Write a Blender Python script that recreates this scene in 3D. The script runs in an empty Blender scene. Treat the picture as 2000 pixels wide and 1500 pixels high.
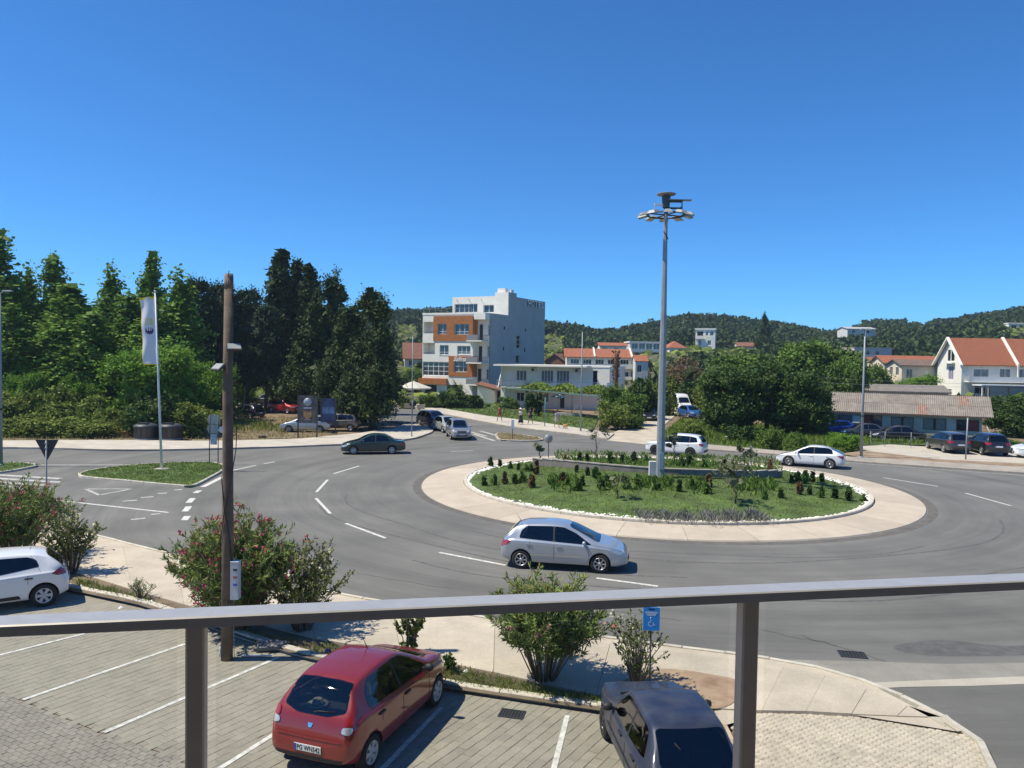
import bpy, bmesh, math, random
import numpy as np
from mathutils import Vector, Matrix
from mathutils.bvhtree import BVHTree
from mathutils.geometry import delaunay_2d_cdt, tessellate_polygon
scene = bpy.context.scene
COL = scene.collection
PI = math.pi
R = math.radians
random.seed(7)
RNG = np.random.default_rng(7)
# ------------------------------------------------------------------ camera
CAM_Z = 7.0
PITCH = R(1.9)
ROLL = 0.016
FPX = 1500.0
cam_data = bpy.data.cameras.new('camera')
cam = bpy.data.objects.new('camera', cam_data)
COL.objects.link(cam)
cam_data.sensor_fit = 'HORIZONTAL'
cam_data.sensor_width = 36.0
cam_data.lens = 27.0
cam_data.clip_start = 0.05
cam_data.clip_end = 20000
CP, SP = math.cos(PITCH), math.sin(PITCH)
CR, SR = math.cos(ROLL), math.sin(ROLL)
_up = Vector((0, SP, CP)); _rt = Vector((1, 0, 0)); _fw = Vector((0, CP, -SP))
_X = _rt * CR + _up * SR
_Y = _up * CR - _rt * SR
_M = Matrix((( _X.x, _Y.x, -_fw.x, 0), (_X.y, _Y.y, -_fw.y, 0), (_X.z, _Y.z, -_fw.z, CAM_Z), (0, 0, 0, 1)))
cam.matrix_world = _M
scene.camera = cam
# ------------------------------------------------------------------ sky and sun
SUN_DIR = Vector((-0.512, -0.045, 0.857)).normalized()     # towards the sun
SUN_EL = math.asin(SUN_DIR.z)
SUN_AZ = math.atan2(SUN_DIR.x, SUN_DIR.y)
world = bpy.data.worlds.new('World')
scene.world = world
world.use_nodes = True
wn = world.node_tree.nodes; wl = world.node_tree.links
wn.clear()
w_out = wn.new('ShaderNodeOutputWorld')
w_bg = wn.new('ShaderNodeBackground')
w_sky = wn.new('ShaderNodeTexSky')
w_sky.sky_type = 'NISHITA'
w_sky.sun_disc = False
w_sky.sun_elevation = SUN_EL
w_sky.sun_rotation = SUN_AZ
w_sky.altitude = 800
w_sky.air_density = 0.8
w_sky.dust_density = 0.0
w_sky.ozone_density = 3.0
w_hs = wn.new('ShaderNodeHueSaturation')
w_hs.inputs['Saturation'].default_value = 1.0
w_hs.inputs['Value'].default_value = 1.0
w_mx = wn.new('ShaderNodeMix'); w_mx.data_type = 'RGBA'; w_mx.blend_type = 'MULTIPLY'; w_mx.inputs['Factor'].default_value = 1.0
w_mx.inputs['B'].default_value = (0.25, 0.63, 0.96, 1)        # the deep blue of the photograph
wl.new(w_sky.outputs[0], w_hs.inputs['Color'])
wl.new(w_hs.outputs[0], w_mx.inputs['A'])
wl.new(w_mx.outputs['Result'], w_bg.inputs[0])
w_bg.inputs[1].default_value = 0.145
wl.new(w_bg.outputs[0], w_out.inputs[0])
sun_data = bpy.data.lights.new('sun', 'SUN')
sun_data.energy = 5.0
sun_data.angle = R(0.5)
sun_data.color = (1.0, 0.93, 0.77)
sun = bpy.data.objects.new('sun', sun_data)
COL.objects.link(sun)
sun.rotation_euler = (-SUN_DIR).to_track_quat('-Z', 'Y').to_euler()
sun.location = (-60, 0, 100)
scene.view_settings.view_transform = 'Standard'
scene.view_settings.look = 'None'
scene.view_settings.exposure = 0.3
scene.view_settings.gamma = 1.0
scene.view_settings.use_curve_mapping = False
scene.cycles.max_bounces = 7
scene.cycles.transparent_max_bounces = 16
scene.cycles.caustics_reflective = False
scene.cycles.caustics_refractive = False
# ------------------------------------------------------------------ coordinates of the place, from the photograph (2000x1500)
def ray(px, py):
 x = (px - 1000) / FPX; y = -(py - 750) / FPX
 xr = CR * x - SR * y; yr = SR * x + CR * y
 return Vector((xr, CP + SP * yr, -SP + CP * yr))
def gp(px, py, z=0.0):
 "point of the level plane z seen at that place"
 d = ray(px, py); t = (z - CAM_Z) / d.z
 return Vector((0, 0, CAM_Z)) + d * t
def dp(px, py, depth):
 "point at a given distance along +Y"
 d = ray(px, py); t = depth / d.y
 return Vector((0, 0, CAM_Z)) + d * t
def hgt(px, py, depth):
 return dp(px, py, depth).z
# ------------------------------------------------------------------ object helpers
def tag(o, label=None, cat=None, group=None, kind=None):
 if label: o['label'] = label
 if cat: o['category'] = cat
 if group: o['group'] = group
 if kind: o['kind'] = kind
 return o
def thing(name, label, cat, loc=(0, 0, 0), rotz=0.0, group=None):
 o = bpy.data.objects.new(name, None)
 o.empty_display_size = 0.3
 COL.objects.link(o)
 o.location = loc; o.rotation_euler = (0, 0, rotz)
 return tag(o, label, cat, group)
def link(name, me, parent=None, loc=(0, 0, 0), rot=(0, 0, 0), scale=None):
 o = bpy.data.objects.new(name, me)
 COL.objects.link(o)
 o.location = loc; o.rotation_euler = rot
 if scale is not None: o.scale = scale
 if parent is not None: o.parent = parent
 return o
def copy_tree(o, parent=None):
 c = o.copy(); COL.objects.link(c)
 if parent is not None: c.parent = parent
 for ch in list(o.children): copy_tree(ch, c)
 return c
def dup(root, loc, rotz=0.0, label=None, group=None, scale=None):
 c = copy_tree(root)
 c.location = loc; c.rotation_euler = (0, 0, rotz)
 if scale is not None: c.scale = scale if hasattr(scale, '__len__') else (scale,) * 3
 if label: c['label'] = label
 if group: c['group'] = group
 return c
class MB:
 "collects shapes, links them as one mesh"
 def __init__(s): s.v = []; s.f = []; s.m = []; s.sm = []
 def add(s, verts, faces, mat=0, smooth=False, M=None):
  b = len(s.v)
  if M is not None: verts = [M @ Vector(p) for p in verts]
  s.v.extend([tuple(p) for p in verts])
  for f in faces:
   s.f.append(tuple(i + b for i in f)); s.m.append(mat); s.sm.append(smooth)
  return s
 def box(s, c, d, rz=0.0, mat=0, M=None):
  x, y, z = d[0] / 2, d[1] / 2, d[2] / 2
  P = [(-x,-y,-z),(x,-y,-z),(x,y,-z),(-x,y,-z),(-x,-y,z),(x,-y,z),(x,y,z),(-x,y,z)]
  ca, sa = math.cos(rz), math.sin(rz)
  P = [(c[0] + ca*p[0] - sa*p[1], c[1] + sa*p[0] + ca*p[1], c[2] + p[2]) for p in P]
  return s.add(P, [(0,3,2,1),(4,5,6,7),(0,1,5,4),(1,2,6,5),(2,3,7,6),(3,0,4,7)], mat, False, M)
 def b2(s, x0, x1, y0, y1, z0, z1, mat=0):
  return s.box(((x0+x1)/2, (y0+y1)/2, (z0+z1)/2), (abs(x1-x0), abs(y1-y0), abs(z1-z0)), 0, mat)
 def prism(s, poly, z0, z1, mat=0, bottom=True):
  "poly counter-clockwise xy"
  a = sum(poly[i][0]*poly[(i+1)%len(poly)][1]-poly[(i+1)%len(poly)][0]*poly[i][1] for i in range(len(poly)))
  if a < 0: poly = list(reversed(poly))
  n = len(poly)
  P = [(p[0], p[1], z0) for p in poly] + [(p[0], p[1], z1) for p in poly]
  F = [tuple(range(n, 2*n))]
  if bottom: F.append(tuple(reversed(range(n))))
  F += [(i, (i+1) % n, n + (i+1) % n, n + i) for i in range(n)]
  return s.add(P, F, mat)
 def tube(s, path, r, n=8, mat=0, cap=True, smooth=True):
  path = [Vector(p) for p in path]; k = len(path)
  if not hasattr(r, '__len__'): r = [r] * k
  P = []; up = Vector((0, 0, 1))
  prev = None
  for i, p in enumerate(path):
   t = (path[min(i+1, k-1)] - path[max(i-1, 0)])
   t = t.normalized() if t.length > 1e-9 else Vector((0, 0, 1))
   if prev is None:
    a = t.cross(up)
    if a.length < 1e-3: a = Vector((1, 0, 0))
    a.normalize()
   else:
    a = prev - t * prev.dot(t)
    if a.length < 1e-4: a = t.orthogonal()
    a.normalize()
   prev = a; b = t.cross(a)
   for j in range(n):
    q = 2*PI*j/n
    P.append(p + (a*math.cos(q) + b*math.sin(q)) * r[i])
  F = []
  for i in range(k-1):
   for j in range(n):
    F.append((i*n+j, (i+1)*n+j, (i+1)*n+(j+1)%n, i*n+(j+1)%n))
  b0 = len(s.v)
  s.add(P, F, mat, smooth)
  if cap:
   s.f.append(tuple(b0 + j for j in range(n))); s.m.append(mat); s.sm.append(False)
   s.f.append(tuple(b0 + (k-1)*n + j for j in reversed(range(n)))); s.m.append(mat); s.sm.append(False)
  return s
 def lathe(s, prof, n=16, mat=0, smooth=True, M=None):
  "profile of (r, z) about z"
  P = []; F = []
  for r_, z in prof:
   for j in range(n):
    q = 2*PI*j/n; P.append((r_*math.cos(q), r_*math.sin(q), z))
  for i in range(len(prof)-1):
   for j in range(n):
    F.append((i*n+j, i*n+(j+1)%n, (i+1)*n+(j+1)%n, (i+1)*n+j))
  return s.add(P, F, mat, smooth, M)
 def bar(s, a, b, w, h, mat=0):
  "rectangular bar from a to b (w across, h up)"
  a = Vector(a); b = Vector(b); t = (b-a).normalized()
  x = t.cross(Vector((0, 0, 1)))
  if x.length < 1e-3: x = Vector((1, 0, 0))
  x.normalize(); y = x.cross(t)
  P = []
  for p in (a, b):
   for sx, sy in ((-1,-1),(1,-1),(1,1),(-1,1)):
    P.append(p + x*(sx*w/2) + y*(sy*h/2))
  return s.add(P, [(0,1,2,3),(7,6,5,4),(0,4,5,1),(1,5,6,2),(2,6,7,3),(3,7,4,0)], mat)
 def mesh(s, name, mats):
  me = bpy.data.meshes.new(name)
  me.from_pydata(s.v, [], s.f)
  if not isinstance(mats, (list, tuple)): mats = [mats]
  for m in mats: me.materials.append(m)
  me.polygons.foreach_set('material_index', s.m)
  me.polygons.foreach_set('use_smooth', s.sm)
  me.update()
  return me
 def build(s, name, mats, parent=None, loc=(0, 0, 0), rot=(0, 0, 0)):
  return link(name, s.mesh(name, mats), parent, loc, rot)
# ------------------------------------------------------------------ materials
MATS = {}
def _nt(name):
 m = bpy.data.materials.new(name); m.use_nodes = True
 nt = m.node_tree
 return m, nt.nodes, nt.links, nt.nodes['Principled BSDF']
def mat(name, col, rough=0.7, var=0.12, scale=6.0, metal=0.0, bump=0.0, bscale=40.0, col2=None, coat=0.0, spec=0.5, world_co=False):
 "plain surface with noise variation between col*(1-var) and col*(1+var) (or col2)"
 if name in MATS: return MATS[name]
 m, N, L, P = _nt(name)
 P.inputs['Roughness'].default_value = rough
 P.inputs['Metallic'].default_value = metal
 P.inputs['Specular IOR Level'].default_value = spec
 P.inputs['Coat Weight'].default_value = coat
 P.inputs['Coat Roughness'].default_value = 0.03
 tc = N.new('ShaderNodeTexCoord')
 if world_co:
  geo = N.new('ShaderNodeNewGeometry'); co = geo.outputs['Position']
 else: co = tc.outputs['Object']
 c = (*col, 1)
 if var > 0 or col2:
  no = N.new('ShaderNodeTexNoise'); no.inputs['Scale'].default_value = scale; no.inputs['Detail'].default_value = 6
  no.inputs['Roughness'].default_value = 0.65
  L.new(co, no.inputs['Vector'])
  cr = N.new('ShaderNodeValToRGB')
  a = tuple(max(0, x*(1-var)) for x in col); b = col2 if col2 else tuple(min(1, x*(1+var)) for x in col)
  cr.color_ramp.elements[0].position = 0.32; cr.color_ramp.elements[1].position = 0.68
  cr.color_ramp.elements[0].color = (*a, 1); cr.color_ramp.elements[1].color = (*b, 1)
  L.new(no.outputs['Fac'], cr.inputs['Fac']); L.new(cr.outputs['Color'], P.inputs['Base Color'])
 else: P.inputs['Base Color'].default_value = c
 if bump > 0:
  nb = N.new('ShaderNodeTexNoise'); nb.inputs['Scale'].default_value = bscale; nb.inputs['Detail'].default_value = 4
  L.new(co, nb.inputs['Vector'])
  bp = N.new('ShaderNodeBump'); bp.inputs['Strength'].default_value = bump; bp.inputs['Distance'].default_value = 0.02
  L.new(nb.outputs['Fac'], bp.inputs['Height']); L.new(bp.outputs[0], P.inputs['Normal'])
 MATS[name] = m
 return m
def leaf_mat(name, dark, light, trans=0.25, nscale=0.6, rough=0.6, third=None, spec=0.12):
 "foliage: colour differs leaf by leaf and clump by clump"
 if name in MATS: return MATS[name]
 m, N, L, P = _nt(name)
 P.inputs['Roughness'].default_value = rough
 P.inputs['Specular IOR Level'].default_value = spec
 at = N.new('ShaderNodeAttribute'); at.attribute_name = 'tint'
 tc = N.new('ShaderNodeTexCoord')
 no = N.new('ShaderNodeTexNoise'); no.inputs['Scale'].default_value = nscale; no.inputs['Detail'].default_value = 3
 L.new(tc.outputs['Object'], no.inputs['Vector'])
 ad = N.new('ShaderNodeMath'); ad.operation = 'MULTIPLY_ADD'
 L.new(at.outputs['Fac'], ad.inputs[0]); ad.inputs[1].default_value = 0.6
 ml = N.new('ShaderNodeMath'); ml.operation = 'MULTIPLY'; ml.inputs[1].default_value = 0.55
 L.new(no.outputs['Fac'], ml.inputs[0]); L.new(ml.outputs[0], ad.inputs[2])
 cr = N.new('ShaderNodeValToRGB')
 cr.color_ramp.elements[0].position = 0.15; cr.color_ramp.elements[1].position = 0.8
 cr.color_ramp.elements[0].color = (*dark, 1); cr.color_ramp.elements[1].color = (*light, 1)
 if third:
  e = cr.color_ramp.elements.new(0.92); e.color = (*third, 1)
 L.new(ad.outputs[0], cr.inputs['Fac'])
 L.new(cr.outputs['Color'], P.inputs['Base Color'])
 tr = N.new('ShaderNodeBsdfTranslucent'); L.new(cr.outputs['Color'], tr.inputs['Color'])
 mx = N.new('ShaderNodeMixShader'); mx.inputs[0].default_value = trans
 out = [n for n in N if n.type == 'OUTPUT_MATERIAL'][0]
 L.new(P.outputs[0], mx.inputs[1]); L.new(tr.outputs[0], mx.inputs[2]); L.new(mx.outputs[0], out.inputs[0])
 MATS[name] = m
 return m
def glass_mat(name, tint, refl=1.0, rough=0.02, base=0.04):
 "thin pane: clear with tint, mirror by angle"
 if name in MATS: return MATS[name]
 m, N, L, P = _nt(name)
 out = [n for n in N if n.type == 'OUTPUT_MATERIAL'][0]
 N.remove(P)
 tr = N.new('ShaderNodeBsdfTransparent'); tr.inputs[0].default_value = (*tint, 1)
 gl = N.new('ShaderNodeBsdfGlossy'); gl.inputs['Roughness'].default_value = rough; gl.inputs[0].default_value = (refl, refl, refl, 1)
 lw = N.new('ShaderNodeFresnel'); lw.inputs[0].default_value = 1.5
 ad = N.new('ShaderNodeMath'); ad.operation = 'ADD'; ad.inputs[1].default_value = base; ad.use_clamp = True
 L.new(lw.outputs[0], ad.inputs[0])
 mx = N.new('ShaderNodeMixShader')
 L.new(ad.outputs[0], mx.inputs[0]); L.new(tr.outputs[0], mx.inputs[1]); L.new(gl.outputs[0], mx.inputs[2])
 L.new(mx.outputs[0], out.inputs[0])
 MATS[name] = m
 return m
def paint_mat(name, col, metal=0.0, rough=0.32, coat=1.0, dirt=0.08):
 "car paint outside, dark lining on the inner side of the sheet"
 if name in MATS: return MATS[name]
 m, N, L, P = _nt(name)
 geo = N.new('ShaderNodeNewGeometry')
 tc = N.new('ShaderNodeTexCoord')
 no = N.new('ShaderNodeTexNoise'); no.inputs['Scale'].default_value = 3.0; no.inputs['Detail'].default_value = 7
 L.new(tc.outputs['Object'], no.inputs['Vector'])
 cr = N.new('ShaderNodeValToRGB')
 cr.color_ramp.elements[0].position = 0.35; cr.color_ramp.elements[1].position = 0.75
 cr.color_ramp.elements[0].color = (*col, 1)
 d = tuple(x*(1-dirt) + 0.16*dirt for x in col)
 cr.color_ramp.elements[1].color = (*d, 1)
 L.new(no.outputs['Fac'], cr.inputs['Fac'])
 mx = N.new('ShaderNodeMix'); mx.data_type = 'RGBA'
 L.new(geo.outputs['Backfacing'], mx.inputs['Factor'])
 L.new(cr.outputs['Color'], mx.inputs['A']); mx.inputs['B'].default_value = (0.03, 0.03, 0.032, 1)
 L.new(mx.outputs['Result'], P.inputs['Base Color'])
 P.inputs['Metallic'].default_value = metal
 P.inputs['Roughness'].default_value = rough
 P.inputs['Coat Weight'].default_value = coat
 P.inputs['Coat Roughness'].default_value = 0.04
 MATS[name] = m
 return m
# ------------------------------------------------------------------ fast big meshes
def np_mesh(name, V, F, mats, tint=None, smooth=False, midx=None):
 "V (n,3), F (m,k) all faces of k corners; tint per face"
 me = bpy.data.meshes.new(name)
 n, (m, k) = len(V), F.shape
 me.vertices.add(n); me.vertices.foreach_set('co', np.ascontiguousarray(V, dtype=np.float32).ravel())
 me.loops.add(m*k); me.loops.foreach_set('vertex_index', np.ascontiguousarray(F, dtype=np.int32).ravel())
 me.polygons.add(m)
 me.polygons.foreach_set('loop_start', np.arange(0, m*k, k, dtype=np.int32))
 if smooth: me.polygons.foreach_set('use_smooth', np.ones(m, dtype=bool))
 if not isinstance(mats, (list, tuple)): mats = [mats]
 for q in mats: me.materials.append(q)
 if midx is not None: me.polygons.foreach_set('material_index', np.ascontiguousarray(midx, dtype=np.int32))
 me.update(calc_edges=True)
 if tint is not None:
  a = me.attributes.new('tint', 'FLOAT', 'FACE'); a.data.foreach_set('value', np.ascontiguousarray(tint, dtype=np.float32))
 me.validate()
 return me
def unit(a): return a / np.maximum(np.linalg.norm(a, axis=-1, keepdims=True), 1e-9)
def leaf_quads(C, D, S, aspect, rng, face=None, fold=0.0):
 "rhombus leaves: centres C, long direction D, size S; face = preferred normal"
 n = len(C)
 D = unit(D)
 if face is None: face = rng.normal(size=(n, 3))
 W = np.cross(D, face); bad = np.linalg.norm(W, axis=1) < 1e-3
 W[bad] = np.cross(D[bad], rng.normal(size=(bad.sum(), 3)))
 W = unit(W)
 S = S[:, None]
 a = C - D*S*0.5; b = C + W*S*0.5*aspect - D*S*0.05; c = C + D*S*0.5; d = C - W*S*0.5*aspect - D*S*0.05
 V = np.stack([a, b, c, d], 1).reshape(-1, 3)
 F = np.arange(4*n).reshape(n, 4)
 return V, F
def merge(parts):
 "list of (V,F,tint)"
 Vs, Fs, Ts = [], [], []; o = 0
 for V, F, T in parts:
  Vs.append(V); Fs.append(F + o); Ts.append(T); o += len(V)
 return np.concatenate(Vs), np.concatenate(Fs), np.concatenate(Ts)
# ================================================================== SETTING: ground, roads, pavements
def px_poly(pts, z=0.0): return [tuple(gp(x, y, z)[:2]) for x, y in pts]
def smooth_line(P, n=6, closed=False):
 "Catmull-Rom through the points"
 P = [Vector((*p[:2], 0)) for p in P]; out = []
 k = len(P)
 for i in range(k if closed else k-1):
  if closed: a, b, c, d = P[i-1], P[i], P[(i+1) % k], P[(i+2) % k]
  else: a, b, c, d = P[max(i-1, 0)], P[i], P[i+1], P[min(i+2, k-1)]
  for j in range(n):
   t = j/n
   out.append(tuple((0.5*((2*b) + (c-a)*t + (2*a-5*b+4*c-d)*t*t + (3*b-a-3*c+d)*t**3))[:2]))
 if not closed: out.append(tuple(P[-1][:2]))
 return out
def resample(P, step):
 P = [Vector((p[0], p[1])) for p in P]
 out = [P[0].copy()]; acc = 0.0
 for a, b in zip(P, P[1:]):
  L = (b-a).length
  if L < 1e-9: continue
  t = step - acc
  while t <= L:
   out.append(a + (b-a)*(t/L)); t += step
  acc = (acc + L) % step
 if (out[-1]-P[-1]).length > step*0.3: out.append(P[-1].copy())
 return [tuple(p) for p in out]
def sheet(name, poly, z, m, parent=None, kind='structure', grid=None):
 "flat sheet; tessellated polygon"
 me = bpy.data.meshes.new(name)
 V = [Vector((p[0], p[1], z)) for p in poly]
 T = tessellate_polygon([V])
 T = [t if (V[t[1]]-V[t[0]]).cross(V[t[2]]-V[t[0]]).z > 0 else (t[0], t[2], t[1]) for t in T]
 me.from_pydata([tuple(v) for v in V], [], T); me.materials.append(m); me.update()
 o = link(name, me, parent)
 if kind and parent is None: o['kind'] = kind
 return o
def in_poly(x, y, poly):
 c = False; j = len(poly)-1
 for i in range(len(poly)):
  if (poly[i][1] > y) != (poly[j][1] > y) and x < (poly[j][0]-poly[i][0])*(y-poly[i][1])/(poly[j][1]-poly[i][1]) + poly[i][0]: c = not c
  j = i
 return c
def in_poly_np(X, Y, poly):
 c = np.zeros(X.shape, bool); j = len(poly)-1
 for i in range(len(poly)):
  xi, yi = poly[i]; xj, yj = poly[j]
  c ^= ((yi > Y) != (yj > Y)) & (X < (xj-xi)*(Y-yi)/((yj-yi) if yj != yi else 1e-9) + xi)
  j = i
 return c
def offset_line(P, d):
 "shift an open line sideways (left positive)"
 P = [Vector((p[0], p[1])) for p in P]; out = []
 for i, p in enumerate(P):
  t = (P[min(i+1, len(P)-1)] - P[max(i-1, 0)]).normalized()
  out.append((p.x - t.y*d, p.y + t.x*d))
 return out
# --- terrain with the wooded hills behind the town
_EP = [(-3000, 40), (-900, 60), (0, 84), (500, 92), (770, 94), (870, 96), (1000, 88), (1065, 72), (1150, 60), (1200, 62), (1260, 72), (1300, 80), (1350, 86), (1420, 82),
  (1520, 76), (1600, 66), (1650, 66), (1690, 82), (1750, 86), (1800, 80), (1880, 98), (1930, 108), (2000, 118), (2200, 140), (2700, 110), (5000, 60)]
_ex = np.array([e[0] for e in _EP], float); _ey = np.array([e[1] for e in _EP], float)
def terrain(x, y):
 x = np.asarray(x, float); y = np.asarray(y, float)
 yy = np.maximum(y, 40)
 px = 1000 + 1500*x/yy
 E = np.interp(px, _ex, _ey)
 D = 460.0
 top = (7 + E*D/1500.0) - 6.0
 t = np.clip((y-125)/(D-125), 0, 1)
 s = t*t*(3-2*t)*0.55 + t*0.45
 z = top*s
 z = z + (np.sin(x*0.045+y*0.021)*1.2 + np.sin(x*0.019-y*0.033+1)*1.4)*np.clip((y-170)/120, 0, 1)
 z = z - np.clip((y-D)/400, 0, 1)*30
 return z - 0.06
def tz(x, y): return float(terrain(x, y))
M_dirt = mat('dry_soil', (0.19, 0.135, 0.085), 0.95, 0.35, 0.35, world_co=True, bump=0.4, bscale=3.0)
xs = np.concatenate([np.linspace(-900, -200, 50), np.linspace(-190, 330, 105), np.linspace(340, 1000, 50)])
ys = np.concatenate([np.linspace(-60, 110, 30), np.linspace(114, 480, 110), np.linspace(490, 1500, 40)])
GX, GY = np.meshgrid(xs, ys)
V = np.stack([GX.ravel(), GY.ravel(), terrain(GX, GY).ravel()], 1)
nx, ny = len(xs), len(ys); GZMIN = V[:, 2].min()
I = np.arange(nx*ny).reshape(ny, nx)
F = np.stack([I[:-1, :-1].ravel(), I[:-1, 1:].ravel(), I[1:, 1:].ravel(), I[1:, :-1].ravel()], 1)
jy = int(np.searchsorted(ys, 113.0))
far_rows = np.zeros((ny-1, nx-1), bool); far_rows[jy-1:, :] = True; far_rows = far_rows.ravel()
def part_mesh(nm, sel, m):
 u, inv = np.unique(F[sel], return_inverse=True)
 return np_mesh(nm, V[u], inv.reshape(-1, 4), m, smooth=True)
o = link('ground', part_mesh('ground', ~far_rows, M_dirt)); o['kind'] = 'structure'
M_hill = mat('hill_turf', (0.050, 0.066, 0.022), 0.95, 0.4, 0.08, world_co=True, bump=0.5, bscale=1.0, col2=(0.13, 0.125, 0.055))
o = link('hillside', part_mesh('hillside', far_rows, M_hill)); o['kind'] = 'structure'
# --- asphalt
def asphalt_mat():
 m, N, L, P = _nt('asphalt')
 geo = N.new('ShaderNodeNewGeometry')
 def noise(scale, detail=4, sx=1, sy=1, rough=0.6):
  mp = N.new('ShaderNodeMapping'); mp.inputs['Scale'].default_value = (sx, sy, 1)
  L.new(geo.outputs['Position'], mp.inputs['Vector'])
  n = N.new('ShaderNodeTexNoise'); n.inputs['Scale'].default_value = scale; n.inputs['Detail'].default_value = detail; n.inputs['Roughness'].default_value = rough
  L.new(mp.outputs[0], n.inputs['Vector']); return n.outputs['Fac']
 def ramp(f, a, b, p0=0.35, p1=0.65):
  r = N.new('ShaderNodeValToRGB'); r.color_ramp.elements[0].position = p0; r.color_ramp.elements[1].position = p1
  r.color_ramp.elements[0].color = (a, a, a, 1); r.color_ramp.elements[1].color = (b, b, b, 1)
  L.new(f, r.inputs[0]); return r.outputs['Color']
 def mul(a, b):
  x = N.new('ShaderNodeMix'); x.data_type = 'RGBA'; x.blend_type = 'MULTIPLY'; x.inputs['Factor'].default_value = 1
  L.new(a, x.inputs['A']); L.new(b, x.inputs['B']); return x.outputs['Result']
 # circular wear round the island centre
 sub = N.new('ShaderNodeVectorMath'); sub.operation = 'SUBTRACT'; sub.inputs[1].default_value = (8.35, 43.0, 0)
 L.new(geo.outputs['Position'], sub.inputs[0])
 ln = N.new('ShaderNodeVectorMath'); ln.operation = 'LENGTH'; L.new(sub.outputs[0], ln.inputs[0])
 cb = N.new('ShaderNodeCombineXYZ'); L.new(ln.outputs['Value'], cb.inputs[0])
 wob = N.new('ShaderNodeMath'); wob.operation = 'MULTIPLY'; wob.inputs[1].default_value = 1.2
 L.new(noise(0.12, 2), wob.inputs[0]); L.new(wob.outputs[0], cb.inputs[1])
 nr = N.new('ShaderNodeTexNoise'); nr.inputs['Scale'].default_value = 0.9; nr.inputs['Detail'].default_value = 5; nr.inputs['Roughness'].default_value = 0.7
 L.new(cb.outputs[0], nr.inputs['Vector'])
 base = N.new('ShaderNodeRGB'); base.outputs[0].default_value = (0.166, 0.162, 0.148, 1)
 c = mul(base.outputs[0], ramp(nr.outputs['Fac'], 0.80, 1.08))
 c = mul(c, ramp(noise(0.25, 5), 0.84, 1.1))
 c = mul(c, ramp(noise(38, 3), 0.82, 1.16, 0.3, 0.7))
 # oil stains and patches
 c = mul(c, ramp(noise(0.55, 6, 1, 1.6, 0.7), 0.80, 1.0, 0.27, 0.36))
 L.new(c, P.inputs['Base Color'])
 P.inputs['Roughness'].default_value = 0.82
 P.inputs['Specular IOR Level'].default_value = 0.35
 bp = N.new('ShaderNodeBump'); bp.inputs['Strength'].default_value = 0.25; bp.inputs['Distance'].default_value = 0.01
 L.new(noise(60, 3), bp.inputs['Height']); L.new(bp.outputs[0], P.inputs['Normal'])
 return m
M_asphalt = asphalt_mat()
def concrete(name, col, var=0.2, rough=0.9, scale=0.8):
 m, N, L, P = _nt(name)
 geo = N.new('ShaderNodeNewGeometry')
 oi = N.new('ShaderNodeObjectInfo')
 n1 = N.new('ShaderNodeTexNoise'); n1.inputs['Scale'].default_value = scale; n1.inputs['Detail'].default_value = 7; n1.inputs['Roughness'].default_value = 0.7
 n2 = N.new('ShaderNodeTexNoise'); n2.inputs['Scale'].default_value = 30; n2.inputs['Detail'].default_value = 3
 L.new(geo.outputs['Position'], n1.inputs['Vector']); L.new(geo.outputs['Position'], n2.inputs['Vector'])
 r1 = N.new('ShaderNodeValToRGB'); r1.color_ramp.elements[0].position = 0.3; r1.color_ramp.elements[1].position = 0.7
 r1.color_ramp.elements[0].color = (*[x*(1-var) for x in col], 1); r1.color_ramp.elements[1].color = (*[x*(1+var*0.5) for x in col], 1)
 L.new(n1.outputs['Fac'], r1.inputs[0])
 r2 = N.new('ShaderNodeMapRange'); r2.inputs['From Min'].default_value = 0.3; r2.inputs['From Max'].default_value = 0.7; r2.inputs['To Min'].default_value = 0.88; r2.inputs['To Max'].default_value = 1.08
 L.new(n2.outputs['Fac'], r2.inputs['Value'])
 r3 = N.new('ShaderNodeMapRange'); r3.inputs['To Min'].default_value = 0.9; r3.inputs['To Max'].default_value = 1.07
 L.new(oi.outputs['Random'], r3.inputs['Value'])
 mm = N.new('ShaderNodeMath'); mm.operation = 'MULTIPLY'; L.new(r2.outputs[0], mm.inputs[0]); L.new(r3.outputs[0], mm.inputs[1])
 x = N.new('ShaderNodeMix'); x.data_type = 'RGBA'; x.blend_type = 'MULTIPLY'; x.inputs['Factor'].default_value = 1
 L.new(r1.outputs[0], x.inputs['A']); L.new(mm.outputs[0], x.inputs['B'])
 L.new(x.outputs['Result'], P.inputs['Base Color']); P.inputs['Roughness'].default_value = rough
 bp = N.new('ShaderNodeBump'); bp.inputs['Strength'].default_value = 0.2; bp.inputs['Distance'].default_value = 0.01
 L.new(n2.outputs['Fac'], bp.inputs['Height']); L.new(bp.outputs[0], P.inputs['Normal'])
 MATS[name] = m; return m
M_conc = concrete('pavement_concrete', (0.52, 0.45, 0.355))
M_conc_far = concrete('pale_concrete', (0.50, 0.45, 0.375))
M_kerb = concrete('kerb_concrete', (0.58, 0.53, 0.44), 0.25, scale=2.5)
M_kerb_far = concrete('weathered_kerb', (0.36, 0.32, 0.27), 0.25, scale=2.0)
M_apron = concrete('apron_concrete', (0.50, 0.425, 0.335), 0.15)
M_wall_c = concrete('wall_concrete', (0.22, 0.20, 0.18), 0.3, scale=2)
M_paver = concrete('paver_concrete', (0.285, 0.262, 0.212), 0.2, scale=1.6)
M_paver2 = concrete('lane_paver_concrete', (0.26, 0.237, 0.20), 0.2, scale=1.6)
M_cobble = concrete('cobble_stone', (0.50, 0.44, 0.35), 0.25, scale=3)
M_joint = mat('joint_sand', (0.24, 0.21, 0.165), 0.95, 0.25, 8, world_co=True)
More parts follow.
